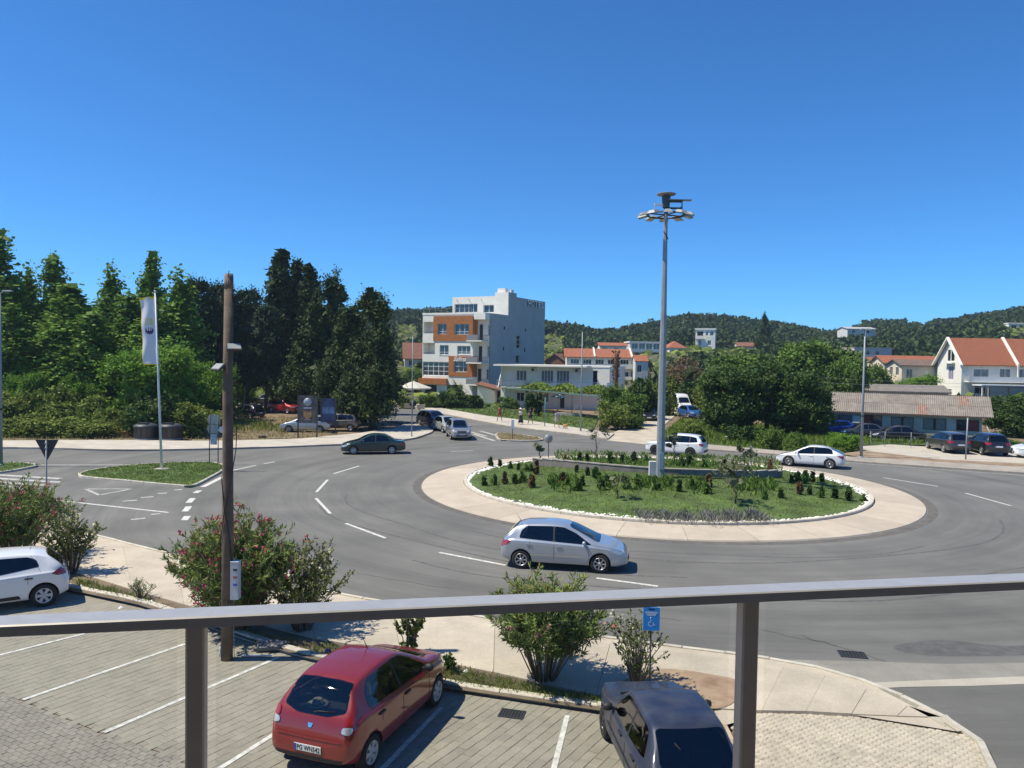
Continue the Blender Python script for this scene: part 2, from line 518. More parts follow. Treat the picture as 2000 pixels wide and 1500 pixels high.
M_paint = mat('road_paint', (0.56, 0.55, 0.51), 0.75, 0.34, 7.0, world_co=True)
M_paint_worn = mat('worn_road_paint', (0.42, 0.41, 0.385), 0.8, 0.35, 3.5, world_co=True)
M_grass = mat('lawn_soil', (0.075, 0.115, 0.025), 0.95, 0.45, 0.9, world_co=True, bump=0.5, bscale=14)
M_drygrass = mat('dry_verge', (0.16, 0.13, 0.065), 0.95, 0.45, 0.8, world_co=True, bump=0.5, bscale=8, col2=(0.24, 0.19, 0.11))
M_soil = mat('bed_soil', (0.15, 0.115, 0.075), 0.95, 0.4, 1.2, world_co=True, bump=0.6, bscale=10)
near_edge = [(-300, 925), (0, 1001), (200, 1052), (330, 1085), (640, 1160), (880, 1200), (1180, 1250), (1450, 1285), (1600, 1310), (1750, 1360), (1900, 1440), (1945, 1500), (1930, 1640), (1900, 1900)]
far_edge = [(2600, 962), (2000, 926), (1643, 901), (1512, 889), (1385, 880), (1290, 870), (1200, 861), (1132, 851), (1000, 835), (912, 819), (825, 802), (760, 787), (560, 760)]
corner_edge = [(560, 788), (760, 824), (800, 829), (829, 833), (843, 843), (825, 852), (793, 860), (700, 868), (610, 872), (500, 876), (252, 881), (8, 876), (-500, 880)]
near_w = smooth_line(px_poly(near_edge), 6)
far_w = smooth_line(px_poly(far_edge), 5)
corner_w = smooth_line(px_poly(corner_edge), 5)
road_poly = near_w + [(30, 8), (60, 20)] + far_w + corner_w
road = sheet('road', road_poly, 0.0, M_asphalt)
# paint on the road: each stroke a part of the road
def stroke(pts, w, worn=False, name='lane_line', z=0.004):
 P = [Vector(p[:2]) for p in pts]
 A = offset_line(P, w/2); B = offset_line(P, -w/2)
 n = len(P)
 V = [(a[0], a[1], z) for a in A] + [(b[0], b[1], z) for b in B]
 me = bpy.data.meshes.new(name)
 me.from_pydata(V, [], [(i, n+i, n+i+1, i+1) for i in range(n-1)])
 me.materials.append(M_paint_worn if worn else M_paint); me.update()
 o = link(name, me, road); o['kind'] = 'structure'
 return o
def px_stroke(a, b, w, worn=False, name='lane_dash'):
 return stroke([gp(*a)[:2], gp(*b)[:2]], w, worn, name)
for a, b in [((675, 1022), (753, 1051)), ((858, 1079), (987, 1104)), ((1165, 1129), (1285, 1145)), ((617, 973), (645, 1003)), ((618, 961), (640, 937)), ((652, 925), (702, 910)),
    ((1725, 933), (1832, 950)), ((1885, 963), (1975, 988))]:
 px_stroke(a, b, 0.14)
px_stroke((0, 965), (329, 1001), 0.15, name='lane_line')
for a, b in [((396, 951), (436, 931)), ((381, 963), (390, 958)), ((368, 982), (377, 973)), ((361, 999), (369, 989)), ((360, 1016), (366, 1008))]:
 px_stroke(a, b, 0.28, name='give_way_dash')
px_stroke((453, 919), (500, 909), 0.14, name='lane_dash'); px_stroke((515, 906), (536, 902), 0.14, name='lane_dash')
# give-way triangle and faint arrows on the left arm
for a, b in [((167, 955), (256, 955)), ((256, 955), (194, 967)), ((194, 967), (167, 955))]:
 px_stroke(a, b, 0.16, True, 'painted_triangle_side')
for a, b in [((240, 979), (268, 977)), ((275, 972), (300, 970)), ((308, 964), (326, 963)), ((340, 957), (356, 956)), ((256, 1015), (284, 1012)), ((295, 1005), (313, 1003))]:
 px_stroke(a, b, 0.22, True, 'painted_arrow_piece')
for y0, x1 in ((928, 118), (935, 118), (941, 84), (947, 55), (955, 22)):
 px_stroke((-60, y0-4), (x1, y0+7), 0.42, True, 'crossing_bar')
px_stroke((80, 908), (250, 908), 0.18, True, 'lane_line')
for a, b in [((925, 848), (966, 861)), ((938, 842), (1000, 858)), ((905, 840), (950, 852))]:
 px_stroke(a, b, 0.35, True, 'hatched_bar')
px_stroke((880, 882), (925, 880), 0.18, True, 'lane_dash')
px_stroke((1500, 892), (2000, 929), 0.10, True, 'edge_line')
# repairs, skid marks and a manhole
M_patch = mat('asphalt_repair', (0.105, 0.102, 0.098), 0.9, 0.3, 3, world_co=True)
for P_ in ([(1745, 1262), (1840, 1250), (1960, 1262), (2080, 1255), (2080, 1275), (1900, 1282), (1790, 1278)], [(1000, 1168), (1070, 1176), (1062, 1184), (990, 1176)], [(560, 1068), (640, 1060), (650, 1068), (570, 1078)]):
 o = sheet('asphalt_patch', smooth_line(px_poly(P_), 4, True), 0.0025, M_patch, road)
M_skid = mat('tyre_mark', (0.105, 0.100, 0.096), 0.85, 0.35, 5, world_co=True)
for r_, a0, a1, w_ in ((17.2, 195, 250, .10), (18.6, 200, 262, .12), (15.6, 230, 300, .10), (20.4, 235, 285, .11), (16.3, 250, 330, .12), (19.2, 275, 320, .09)):
 P_ = [(8.35 + (r_+.25*math.sin(k*.7))*math.cos(R(a0+(a1-a0)*k/14)), 43 + (r_+.25*math.sin(k*.7))*math.sin(R(a0+(a1-a0)*k/14))) for k in range(15)]
 stroke(P_, w_, name='tyre_mark', z=0.0015).data.materials[0] = M_skid
M_crack = mat('road_crack', (0.05, 0.048, 0.045), 0.95, 0.2)
for q0, q1 in (((1490, 1232), (1640, 1262)), ((1560, 1240), (1760, 1300)), ((1180, 1190), (1330, 1212)), ((700, 1120), (880, 1150))):
 a, b = gp(*q0), gp(*q1); rn = random.Random(q0[0])
 stroke([tuple((a + (b-a)*(k/12) + Vector((rn.uniform(-.06, .06), rn.uniform(-.06, .06), 0)))[:2]) for k in range(13)], 0.022, name='road_crack', z=0.003).data.materials[0] = M_crack
# pale concrete apron of the side road, bottom right
c1 = sheet('concrete_strip', px_poly([(1650, 1337), (1760, 1331), (1880, 1326), (2300, 1310), (2300, 1325), (1900, 1340), (1770, 1342), (1690, 1346)]), 0.006, M_conc_far)
c2 = sheet('concrete_patch', px_poly([(1500, 1288), (1700, 1292), (1850, 1297), (2300, 1290), (2300, 1311), (1880, 1326), (1760, 1331), (1650, 1337), (1600, 1312)]), 0.004, concrete('worn_concrete', (0.27, 0.25, 0.22), 0.25))
# ------------------------------------------------------------------ kerbs: every stone a part
def kerb(line, w, z0, z1, step, parent, name='kerb_stone', m=None, side=1, gap=0.012, bev=0.02):
 P = resample(line, step)
 for a, b in zip(P, P[1:]):
  A = Vector(a); B = Vector(b); L = (B-A).length
  if L < 0.15: continue
  t = (B-A)/L; n = Vector((-t.y, t.x))*side
  a0 = A + t*gap; b0 = B - t*gap
  j = random.uniform(-0.006, 0.006)
  q = [(0, z0), (0, z1-bev), (bev, z1), (w, z1), (w, z0)]
  V = []
  for p in (a0, b0):
   for d, z in q:
    V.append((p.x + n.x*d, p.y + n.y*d, z + (j if z > z0 else 0)))
  k = 5
  F = [(i, (i+1) % k, k+(i+1) % k, k+i) for i in range(k)] + [tuple(reversed(range(k))), tuple(range(k, 2*k))]
  if side > 0: F = [tuple(reversed(f)) for f in F]
  me = bpy.data.meshes.new(name); me.from_pydata(V, [], F); me.materials.append(m or M_kerb); me.update()
  link(name, me, parent)
def slab_strip(A, B, z0, z1, parent, m, name='slab', gap=0.008):
 "slabs between two lines of equal length"
 for i in range(len(A)-1):
  q = [Vector(A[i]), Vector(A[i+1]), Vector(B[i+1]), Vector(B[i])]
  c = sum(q, Vector((0, 0)))/4
  q = [c + (p-c)*(1 - gap/max((p-c).length, 0.05)) for p in q]
  mb = MB(); mb.prism([tuple(p) for p in q], z0, z1 + random.uniform(-0.004, 0.004), bottom=False)
  mb.build(name, m, parent)
def line_at(P, k):
 P = [Vector(p[:2]) for p in P]; d = [0]
 for a, b in zip(P, P[1:]): d.append(d[-1] + (b-a).length)
 out = []
 for i in range(k):
  s = d[-1]*i/(k-1)
  j = max(0, min(len(P)-2, next((q for q in range(len(d)-1) if d[q+1] >= s), len(P)-2)))
  t = (s-d[j])/max(d[j+1]-d[j], 1e-9); out.append(tuple(P[j] + (P[j+1]-P[j])*t))
 return out
# near footway between the road and the planted strip
side = sheet('near_footway', near_w[6:52] + list(reversed(px_poly([(-300, 980), (-80, 1050), (130, 1110), (330, 1175), (640, 1255), (860, 1290), (990, 1322), (1100, 1350), (1240, 1372), (1400, 1384), (1580, 1391), (1880, 1440)]))), 0.095, M_conc)
A0 = smooth_line(px_poly([(-60, 986), (200, 1052), (330, 1085), (640, 1160), (880, 1200), (1180, 1250), (1450, 1285)], 0.12), 6)
A0 = offset_line(A0, 0.13)   # inside the kerb
B0 = smooth_line(px_poly([(-60, 1062), (130, 1112), (330, 1172), (640, 1252), (860, 1287), (1000, 1322), (1100, 1346), (1240, 1368), (1400, 1383)], 0.12), 6)
A0b = line_at(offset_line(smooth_line(px_poly([(-60, 986), (200, 1052), (330, 1085), (640, 1160), (880, 1200), (1180, 1250), (1450, 1285)], 0.12), 6), -0.16), 12)
slab_strip(A0b, line_at(B0, 12), 0.03, 0.12, side, M_conc)
A1 = line_at(offset_line(smooth_line(px_poly([(1450, 1285), (1530, 1297), (1600, 1310), (1750, 1360), (1860, 1415)], 0.12), 6), -0.16), 6)
B1 = line_at(smooth_line(px_poly([(1400, 1383), (1480, 1387), (1580, 1389), (1700, 1396), (1840, 1400)], 0.12), 5), 6)
slab_strip(A1, B1, 0.03, 0.12, side, M_conc)
kl = smooth_line(px_poly([(-60, 986), (200, 1052), (330, 1085), (640, 1160), (880, 1200), (1180, 1250), (1450, 1285), (1600, 1310), (1750, 1360), (1900, 1440), (1945, 1500), (1950, 1580)]), 6)
kerb(kl, 0.14, -0.05, 0.125, 1.0, side, side=-1)
sheet('footway_bed', px_poly([(1386, 1376), (1700, 1380), (1850, 1396), (1932, 1476), (1900, 1484), (1700, 1420), (1396, 1412)], 0.05), 0.049, M_conc)
sheet('footway_end', px_poly([(1780, 1392), (1800, 1374), (1850, 1398), (1885, 1425), (1870, 1428), (1835, 1404)], 0.12), 0.113, M_conc)
sheet('footway_corner', px_poly([(1380, 1374), (1470, 1384), (1475, 1402), (1398, 1424), (1385, 1400)], 0.06), 0.085, M_conc)
# red-brown soil washed over the footway beside the bushes
sheet('soil_patch', smooth_line(px_poly([(1235, 1322), (1300, 1306), (1395, 1318), (1440, 1330), (1442, 1362), (1400, 1384), (1300, 1376), (1240, 1366), (1180, 1352)], 0.126), 4, True), 0.128, mat('washed_soil', (0.33, 0.21, 0.13), 0.95, 0.3, 1.5, world_co=True, col2=(0.42, 0.31, 0.21)))
# planted strip
strip_px_top = [(-60, 1062), (130, 1112), (330, 1172), (640, 1252), (860, 1287), (1000, 1322), (1100, 1346), (1240, 1368), (1395, 1383)]
strip_px_bot = [(1400, 1410), (1385, 1418), (1160, 1385), (890, 1345), (600, 1284), (500, 1254), (270, 1180), (130, 1150), (-60, 1110)]
strip_poly = px_poly(strip_px_top, 0.1) + px_poly(strip_px_bot, 0.1)
planted_strip = sheet('planted_strip', strip_poly, 0.09, M_soil)
# parking bays
bay_px = [(-500, 1010), (-60, 1100), (130, 1152), (270, 1182), (500, 1257), (600, 1287), (890, 1348), (1160, 1388), (1400, 1420), (1440, 1500), (1480, 1900), (900, 2600), (400, 1512), (345, 1478), (203, 1432), (45, 1367), (-500, 1190)]
bay_poly = px_poly(bay_px)
bays = sheet('parking_bays', bay_poly, -0.012, M_joint)
d = (gp(360, 1260) - gp(45, 1367)); line_ang = math.atan2(d.y, d.x)
kb = smooth_line(px_poly([(-60, 1100), (130, 1152), (270, 1182), (500, 1257), (600, 1287), (890, 1348), (1160, 1388), (1390, 1418)]), 5)
kerb(kb, 0.17, -0.04, 0.13, 0.95, bays, side=1)
kb2 = smooth_line(px_poly([(1400, 1420), (1420, 1460), (1440, 1520), (1450, 1600)]), 4)
kerb(kb2, 0.15, -0.04, 0.13, 0.9, bays, side=1, m=concrete('stained_kerb', (0.50, 0.40, 0.28), 0.35, scale=3))
def block_mesh(name, lx, ly, h, bev, m):
 "bevelled block, top at z=0"
 mb = MB(); x, y = lx/2, ly/2; i, j = x-bev, y-bev
 V = [(-x,-y,-h),(x,-y,-h),(x,y,-h),(-x,y,-h),(-x,-y,-bev),(x,-y,-bev),(x,y,-bev),(-x,y,-bev),(-i,-j,0),(i,-j,0),(i,j,0),(-i,j,0)]
 F = [(0,1,5,4),(1,2,6,5),(2,3,7,6),(3,0,4,7),(4,5,9,8),(5,6,10,9),(6,7,11,10),(7,4,8,11),(8,9,10,11)]
 mb.add(V, F); return mb.mesh(name, m)
def lay(parent, poly, ang, lx, ly, joint, mesh_of, n_single, name, bond=0.5, jitter=0.004, along_rows=True, skip=None, zj=0.003, keep=None, aj=0.006, grow=0.0):
 "lays blocks over a polygon in courses; the nearest n_single are separate parts, the rest one joined part"
 ca, sa = math.cos(ang), math.sin(ang)
 U = [(p[0]*ca + p[1]*sa, -p[0]*sa + p[1]*ca) for p in poly]
 u0, u1 = min(p[0] for p in U), max(p[0] for p in U); v0, v1 = min(p[1] for p in U), max(p[1] for p in U)
 spots = []
 r = 0; v = v0
 while v < v1:
  u = u0 + (bond*(lx+joint) if r % 2 else 0)
  while u < u1:
   x = u*ca - v*sa; y = u*sa + v*ca
   if (in_poly(x, y, poly) or (grow and in_poly(x - grow*0.3, y - grow, poly))) and (keep is None or keep(x, y)): spots.append((x, y))
   u += lx + joint
  v += ly + joint; r += 1
 spots.sort(key=lambda p: p[0]**2 + p[1]**2)
 # those that the picture shows come first
 def seen(p):
  f = p[1]*CP + CAM_Z*SP
  if f < 1: return False
  X = p[0]/f; Y = (p[1]*SP - CAM_Z*CP)/f
  return abs(X) < 0.67 and Y > -0.51
 vis = [p for p in spots if seen(p)]; hid = [p for p in spots if not seen(p)]
 single = vis[:n_single]; rest = vis[n_single:] + hid
 for x, y in single:
  link(name, mesh_of(), parent, (x + random.uniform(-jitter, jitter), y + random.uniform(-jitter, jitter), random.uniform(-zj, zj)), (random.uniform(-.006, .006), random.uniform(-.006, .006), ang + random.uniform(-aj, aj)))
 if rest:
  mb = MB()
  for x, y in rest:
   me = mesh_of()
   M = Matrix.Translation((x, y, random.uniform(-zj, zj))) @ Matrix.Rotation(ang, 4, 'Z')
   mb.add([v.co for v in me.vertices], [tuple(p.vertices) for p in me.polygons], 0, False, M)
  o = mb.build(name + 's', mesh_of().materials[0], parent); o['kind'] = 'stuff'
 return len(single), len(rest)
PAV = block_mesh('paver', 0.298, 0.195, 0.05, 0.005, M_paver)
kb_in = kb
lay(bays, bay_poly, line_ang, 0.298, 0.195, 0.005, lambda: PAV, 300, 'paver', keep=lambda x, y: y > 9 and y < 26, grow=0.13)
# driving lane behind the bays
lane_px = [(-500, 1190), (45, 1367), (203, 1432), (345, 1478), (400, 1512), (900, 2600), (-500, 2600)]
lane_poly = px_poly(lane_px)
lane = sheet('parking_lane', lane_poly, -0.024, M_joint)
PAV2 = block_mesh('lane_paver', 0.19, 0.095, 0.05, 0.006, M_paver2)
_d = gp(203, 1432) - gp(45, 1367)
lay(lane, lane_poly, math.atan2(_d.y, _d.x), 0.19, 0.095, 0.006, lambda: PAV2, 300, 'lane_paver', keep=lambda x, y: 10.5 < y < 18 and x > -14)
# bay lines
for a, b in [((-160, 1320), (165, 1238)), ((45, 1367), (362, 1258)), ((203, 1431), (545, 1284)), ((400, 1520), (700, 1330)), ((720, 1530), (862, 1382)), ((1072, 1540), (1108, 1398))]:
 o = stroke([gp(*a)[:2], gp(*b)[:2]], 0.10, name='bay_line', z=0.0085); o.parent = bays
# cobbled drive at the right
cob_px = [(1425, 1391), (1580, 1393), (1720, 1400), (1840, 1404), (1890, 1440), (1930, 1500), (1930, 1900), (1490, 1900), (1452, 1500)]
cob_poly = px_poly(cob_px)
drive = sheet('cobbled_drive', cob_poly, 0.052, mat('cobble_joint', (0.40, 0.355, 0.28), 0.95, 0.25, 6, world_co=True))
COBS = []
for k in range(6):
 mb = MB(); n = 7; rr = [random.uniform(0.050, 0.068) for _ in range(n)]
 ring = lambda s, z: [(s*rr[i]*math.cos(2*PI*i/n)*1.12, s*rr[i]*math.sin(2*PI*i/n), z) for i in range(n)]
 V = ring(1, -0.04) + ring(1, -0.012) + ring(0.78, 0.0)
 F = [(i, (i+1) % n, n+(i+1) % n, n+i) for i in range(n)] + [(n+i, n+(i+1) % n, 2*n+(i+1) % n, 2*n+i) for i in range(n)] + [tuple(range(2*n, 3*n))]
 mb.add(V, F); COBS.append(mb.mesh('cobblestone', M_cobble))
_n0 = len(COL.objects)
lay(drive, cob_poly, R(-28), 0.122, 0.110, 0.005, lambda: random.choice(COBS), 300, 'cobblestone', jitter=0.008, zj=0.006, aj=3.1)
for o in drive.children: o.location.z += 0.062
# --- footway and corner across the road (far left)
farway = sheet('far_footway', corner_w[8:] + list(reversed(px_poly([(790, 829), (769, 836), (700, 846), (580, 858), (400, 862), (243, 860), (8, 861), (-500, 863)]))), 0.02, M_joint)
A = line_at(offset_line(corner_w[14:], 0.15), 34)
B = line_at(px_poly([(790, 828), (769, 836), (700, 846), (580, 857), (400, 861), (243, 859), (8, 860), (-500, 863)], 0.12), 34)
slab_strip([a for a in A], [b for b in B], 0.0, 0.12, farway, M_conc_far)
kerb(corner_w[5:], 0.15, -0.05, 0.125, 1.0, farway, side=1, m=M_kerb_far)
# footway along the hotel side of the road, with the lane mouth
hw = smooth_line(px_poly([(1185, 859), (1132, 851), (1000, 835), (912, 819), (825, 802), (760, 787)]), 5)
hotelway = sheet('hotel_footway', hw + list(reversed(px_poly([(1200, 846), (1130, 836), (1040, 822), (950, 812), (880, 800), (825, 790), (760, 774)]))), 0.02, M_joint)
slab_strip(line_at(offset_line(hw, -0.15), 16), line_at(px_poly([(1200, 846), (1130, 836), (1040, 822), (950, 812), (880, 800), (825, 790), (760, 774)], 0.12), 16), 0.0, 0.12, hotelway, M_conc_far)
kerb(hw, 0.15, -0.05, 0.125, 1.0, hotelway, side=-1, m=M_kerb_far)
sheet('gravel_lane', px_poly([(1185, 860), (1195, 846), (1245, 826), (1270, 800), (1300, 783), (1330, 783), (1325, 806), (1300, 828), (1285, 850), (1290, 871)]), 0.006, mat('pale_gravel', (0.46, 0.40, 0.31), 0.95, 0.2, 0.7, world_co=True, bump=0.4, bscale=6))
# right-hand footway, dirt strip and parking path
rw = smooth_line(px_poly([(2600, 962), (2000, 926), (1643, 901), (1512, 889), (1385, 880), (1300, 872)]), 6)
rightway = sheet('right_footway', rw + list(reversed(px_poly([(2600, 940), (2000, 912), (1680, 893), (1512, 879), (1385, 868), (1300, 861)]))), 0.02, M_joint)
slab_strip(line_at(offset_line(rw, -0.15), 24), line_at(px_poly([(2600, 940), (2000, 912), (1680, 893), (1512, 879), (1385, 868), (1300, 861)], 0.12), 24), 0.0, 0.12, rightway, concrete('grey_footway', (0.37, 0.33, 0.275), 0.25))
kerb(rw, 0.15, -0.05, 0.125, 1.0, rightway, side=-1, m=M_kerb_far)
sheet('bare_strip', px_poly([(1640, 886), (1680, 893), (2000, 912), (2600, 940), (2600, 925), (2000, 905), (1830, 897), (1690, 880)], 0.1), 0.10, mat('red_dirt', (0.27, 0.17, 0.10), 0.95, 0.35, 0.7, world_co=True, col2=(0.36, 0.28, 0.19), bump=0.4, bscale=5))
sheet('car_pad', px_poly([(1670, 872), (1690, 880), (1830, 897), (2000, 905), (2600, 928), (2600, 898), (2000, 884), (1860, 876), (1740, 868)], 0.1), 0.104, M_conc_far)
# grass verges (soil sheets; the grass itself comes later)
verge_left = px_poly([(-500, 863), (8, 861), (243, 860), (400, 862), (500, 861), (580, 858), (660, 851), (560, 815), (430, 815), (300, 840), (-500, 835)], 0.05)
sheet('dry_verge', verge_left, 0.03, M_drygrass)
verge_right = px_poly([(1300, 861), (1385, 868), (1512, 879), (1640, 886), (1690, 868), (1960, 870), (1960, 850), (1600, 840), (1330, 820), (1290, 850)], 0.05)
sheet('right_verge', verge_right, 0.03, M_grass)
hotel_lawn_poly = px_poly([(860, 797), (880, 800), (950, 812), (1040, 822), (1130, 836), (1160, 838), (1170, 812), (1000, 800), (960, 780), (880, 775)], 0.05)
sheet('hotel_lawn', hotel_lawn_poly, 0.03, M_grass)
# ------------------------------------------------------------------ traffic islands
def island(name, pts, z=0.12, kw=0.14, m=None, step=0.9):
 poly = smooth_line(px_poly(pts, z), 5, True)
 a = sum(poly[i][0]*poly[(i+1) % len(poly)][1]-poly[(i+1) % len(poly)][0]*poly[i][1] for i in range(len(poly)))
 if a < 0: poly = list(reversed(poly))
 top = sheet(name, poly, z-0.02, m or M_grass)
 kerb(poly + [poly[0]], kw, -0.05, z, step, top, side=1)
 return top, poly
isl1, isl1_poly = island('flag_island', [(150, 927), (200, 913), (300, 904), (400, 901), (436, 906), (437, 916), (410, 932), (378, 947), (350, 947), (250, 938)])
isl0, isl0_poly = island('lamp_island', [(-90, 908), (0, 903), (55, 903), (73, 908), (40, 915), (0, 921), (-90, 932)])
isl2, isl2_poly = island('sign_island', [(968, 846), (975, 845), (1000, 846), (1040, 851), (1062, 857), (1040, 860), (990, 859), (972, 856)], m=M_drygrass)
RC = Vector((8.35, 42.95)); R_OUT = 13.25; R_IN = 10.95
ring_base = MB()
isle = thing  # (name kept free)
def circle(r, n=96): return [(RC.x + r*math.cos(2*PI*i/n), RC.y + r*math.sin(2*PI*i/n)) for i in range(n)]
apron = sheet('roundabout_apron', circle(R_OUT-0.02), 0.03, M_joint)
NS = 30
for i in range(NS):
 a0 = 2*PI*i/NS + 0.0006; a1 = 2*PI*(i+1)/NS - 0.0006
 mb = MB(); k = 4; V = []
 prof = [(R_OUT, 0.0), (R_OUT-0.03, 0.05), (R_OUT-0.3, 0.075), (R_IN+0.02, 0.15)]
 for j in range(k+1):
  a = a0 + (a1-a0)*j/k
  for r_, z in prof: V.append((RC.x + r_*math.cos(a), RC.y + r_*math.sin(a), z))
 q = len(prof)
 F = [(j*q+p, (j+1)*q+p, (j+1)*q+p+1, j*q+p+1) for j in range(k) for p in range(q-1)]
 mb.add(V, F); mb.build('apron_slab', M_apron, apron)
edge = [(RC.x + (R_OUT+0.28)*math.cos(2*PI*i/96), RC.y + (R_OUT+0.28)*math.sin(2*PI*i/96)) for i in range(97)]
stroke(edge, 0.42, name='apron_edge_band').data.materials[0] = mat('dark_edge', (0.12, 0.108, 0.095), 0.9, 0.3, 2.5, world_co=True)
kerb(circle(R_IN, 96) + [circle(R_IN, 96)[0]], 0.16, 0.0, 0.27, 0.96, apron, side=1, m=M_kerb)
# mounded lawn
def mound(x, y):
 d = np.hypot(np.asarray(x)-RC.x, np.asarray(y)-RC.y)
 t = np.clip(1 - d/(R_IN-0.2), 0, 1)
 return 0.20 + 0.55*np.sin(t*PI/2)**1.2
n_r, n_a = 14, 72
V = [(RC.x, RC.y, float(mound(RC.x, RC.y)))]; F = []
for i in range(1, n_r+1):
 r_ = (R_IN-0.14)*i/n_r
 for j in range(n_a):
  a = 2*PI*j/n_a; x = RC.x + r_*math.cos(a); y = RC.y + r_*math.sin(a)
  V.append((x, y, float(mound(x, y)) + (random.uniform(-.02, .02) if i < n_r else 0)))
for j in range(n_a): F.append((0, 1+j, 1+(j+1) % n_a))
for i in range(n_r-1):
 for j in range(n_a):
  a = 1+i*n_a; b = a+n_a
  F.append((a+j, b+j, b+(j+1) % n_a, a+(j+1) % n_a))
me = bpy.data.meshes.new('roundabout_lawn'); me.from_pydata(V, [], F); me.materials.append(M_grass); me.update()
lawn = link('roundabout_lawn', me); lawn['kind'] = 'structure'
# ================================================================== BUILDINGS
def text_mesh(s, size, m, extrude=0.02, shear=0.0, bold=0.0, align='LEFT'):
 cu = bpy.data.curves.new('lettering', 'FONT'); cu.body = s; cu.size = size; cu.extrude = extrude; cu.shear = shear; cu.offset = bold
 cu.align_x = align; cu.resolution_u = 3
 ob = bpy.data.objects.new('lettering', cu); COL.objects.link(ob)
 dg = bpy.context.evaluated_depsgraph_get(); dg.update()
 me = bpy.data.meshes.new_from_object(ob.evaluated_get(dg))
 bpy.data.objects.remove(ob); bpy.data.curves.remove(cu)
 me.materials.clear(); me.materials.append(m)
 me.name = 'lettering'
 return me
M_white = mat('white_render', (0.83, 0.79, 0.69), 0.85, 0.07, 0.5, bump=0.1)
M_cream = mat('cream_render', (0.74, 0.70, 0.62), 0.85, 0.08, 0.5)
M_greyrender = mat('pale_grey_render', (0.60, 0.60, 0.58), 0.85, 0.10, 0.6)
M_oldgrey = mat('old_grey_render', (0.40, 0.39, 0.36), 0.9, 0.22, 0.8)
M_orange = mat('orange_cladding', (0.37, 0.128, 0.03), 0.7, 0.22, 2.5)
M_glass_b = mat('window_glass', (0.022, 0.027, 0.033), 0.06, 0.5, 0.7, spec=0.9)
M_glass_c = mat('curtained_glass', (0.20, 0.21, 0.22), 0.15, 0.35, 2.0, spec=0.8)
M_frame_w = mat('white_frame', (0.75, 0.76, 0.76), 0.5, 0.04)
M_frame_d = mat('brown_frame', (0.10, 0.06, 0.045), 0.6, 0.15)
M_dark = mat('dark_opening', (0.035, 0.033, 0.032), 0.9, 0.3)
M_metal = mat('galvanised_steel', (0.42, 0.44, 0.46), 0.45, 0.12, 3.0, metal=0.75)
M_steel_d = mat('dark_steel', (0.06, 0.062, 0.065), 0.5, 0.15, metal=0.4)
M_rail_b = mat('balcony_panel', (0.24, 0.235, 0.23), 0.5, 0.1)
def roof_mat(name, col, pitch=0.3, dark=0.6, axis='X'):
 m, N, L, P = _nt(name)
 tc = N.new('ShaderNodeTexCoord')
 w = N.new('ShaderNodeTexWave'); w.bands_direction = axis; w.inputs['Scale'].default_value = 2*PI/(20*pitch)*1.0; w.inputs['Distortion'].default_value = 0.6
 w.inputs['Detail'].default_value = 1
 L.new(tc.outputs['Object'], w.inputs['Vector'])
 n = N.new('ShaderNodeTexNoise'); n.inputs['Scale'].default_value = 2.2; n.inputs['Detail'].default_value = 6; n.inputs['Roughness'].default_value = 0.7
 L.new(tc.outputs['Object'], n.inputs['Vector'])
 cr = N.new('ShaderNodeValToRGB'); cr.color_ramp.elements[0].position = 0.3; cr.color_ramp.elements[1].position = 0.7
 cr.color_ramp.elements[0].color = (*[x*0.68 for x in col], 1); cr.color_ramp.elements[1].color = (*[min(1, x*1.18) for x in col], 1)
 L.new(n.outputs['Fac'], cr.inputs[0])
 mr = N.new('ShaderNodeMapRange'); mr.inputs['To Min'].default_value = dark; mr.inputs['To Max'].default_value = 1.1
 L.new(w.outputs['Fac'], mr.inputs['Value'])
 x = N.new('ShaderNodeMix'); x.data_type = 'RGBA'; x.blend_type = 'MULTIPLY'; x.inputs['Factor'].default_value = 1
 L.new(cr.outputs[0], x.inputs['A']); L.new(mr.outputs[0], x.inputs['B']); L.new(x.outputs['Result'], P.inputs['Base Color'])
 bp = N.new('ShaderNodeBump'); bp.inputs['Strength'].default_value = 0.6; bp.inputs['Distance'].default_value = 0.06
 L.new(w.outputs['Fac'], bp.inputs['Height']); L.new(bp.outputs[0], P.inputs['Normal'])
 P.inputs['Roughness'].default_value = 0.85
 MATS[name] = m; return m
M_tile = roof_mat('red_roof_tiles', (0.40, 0.135, 0.065))
M_tile_o = roof_mat('old_roof_tiles', (0.27, 0.115, 0.07))
M_tile_br = mat('brown_roof', (0.16, 0.11, 0.085), 0.9, 0.25, 2)
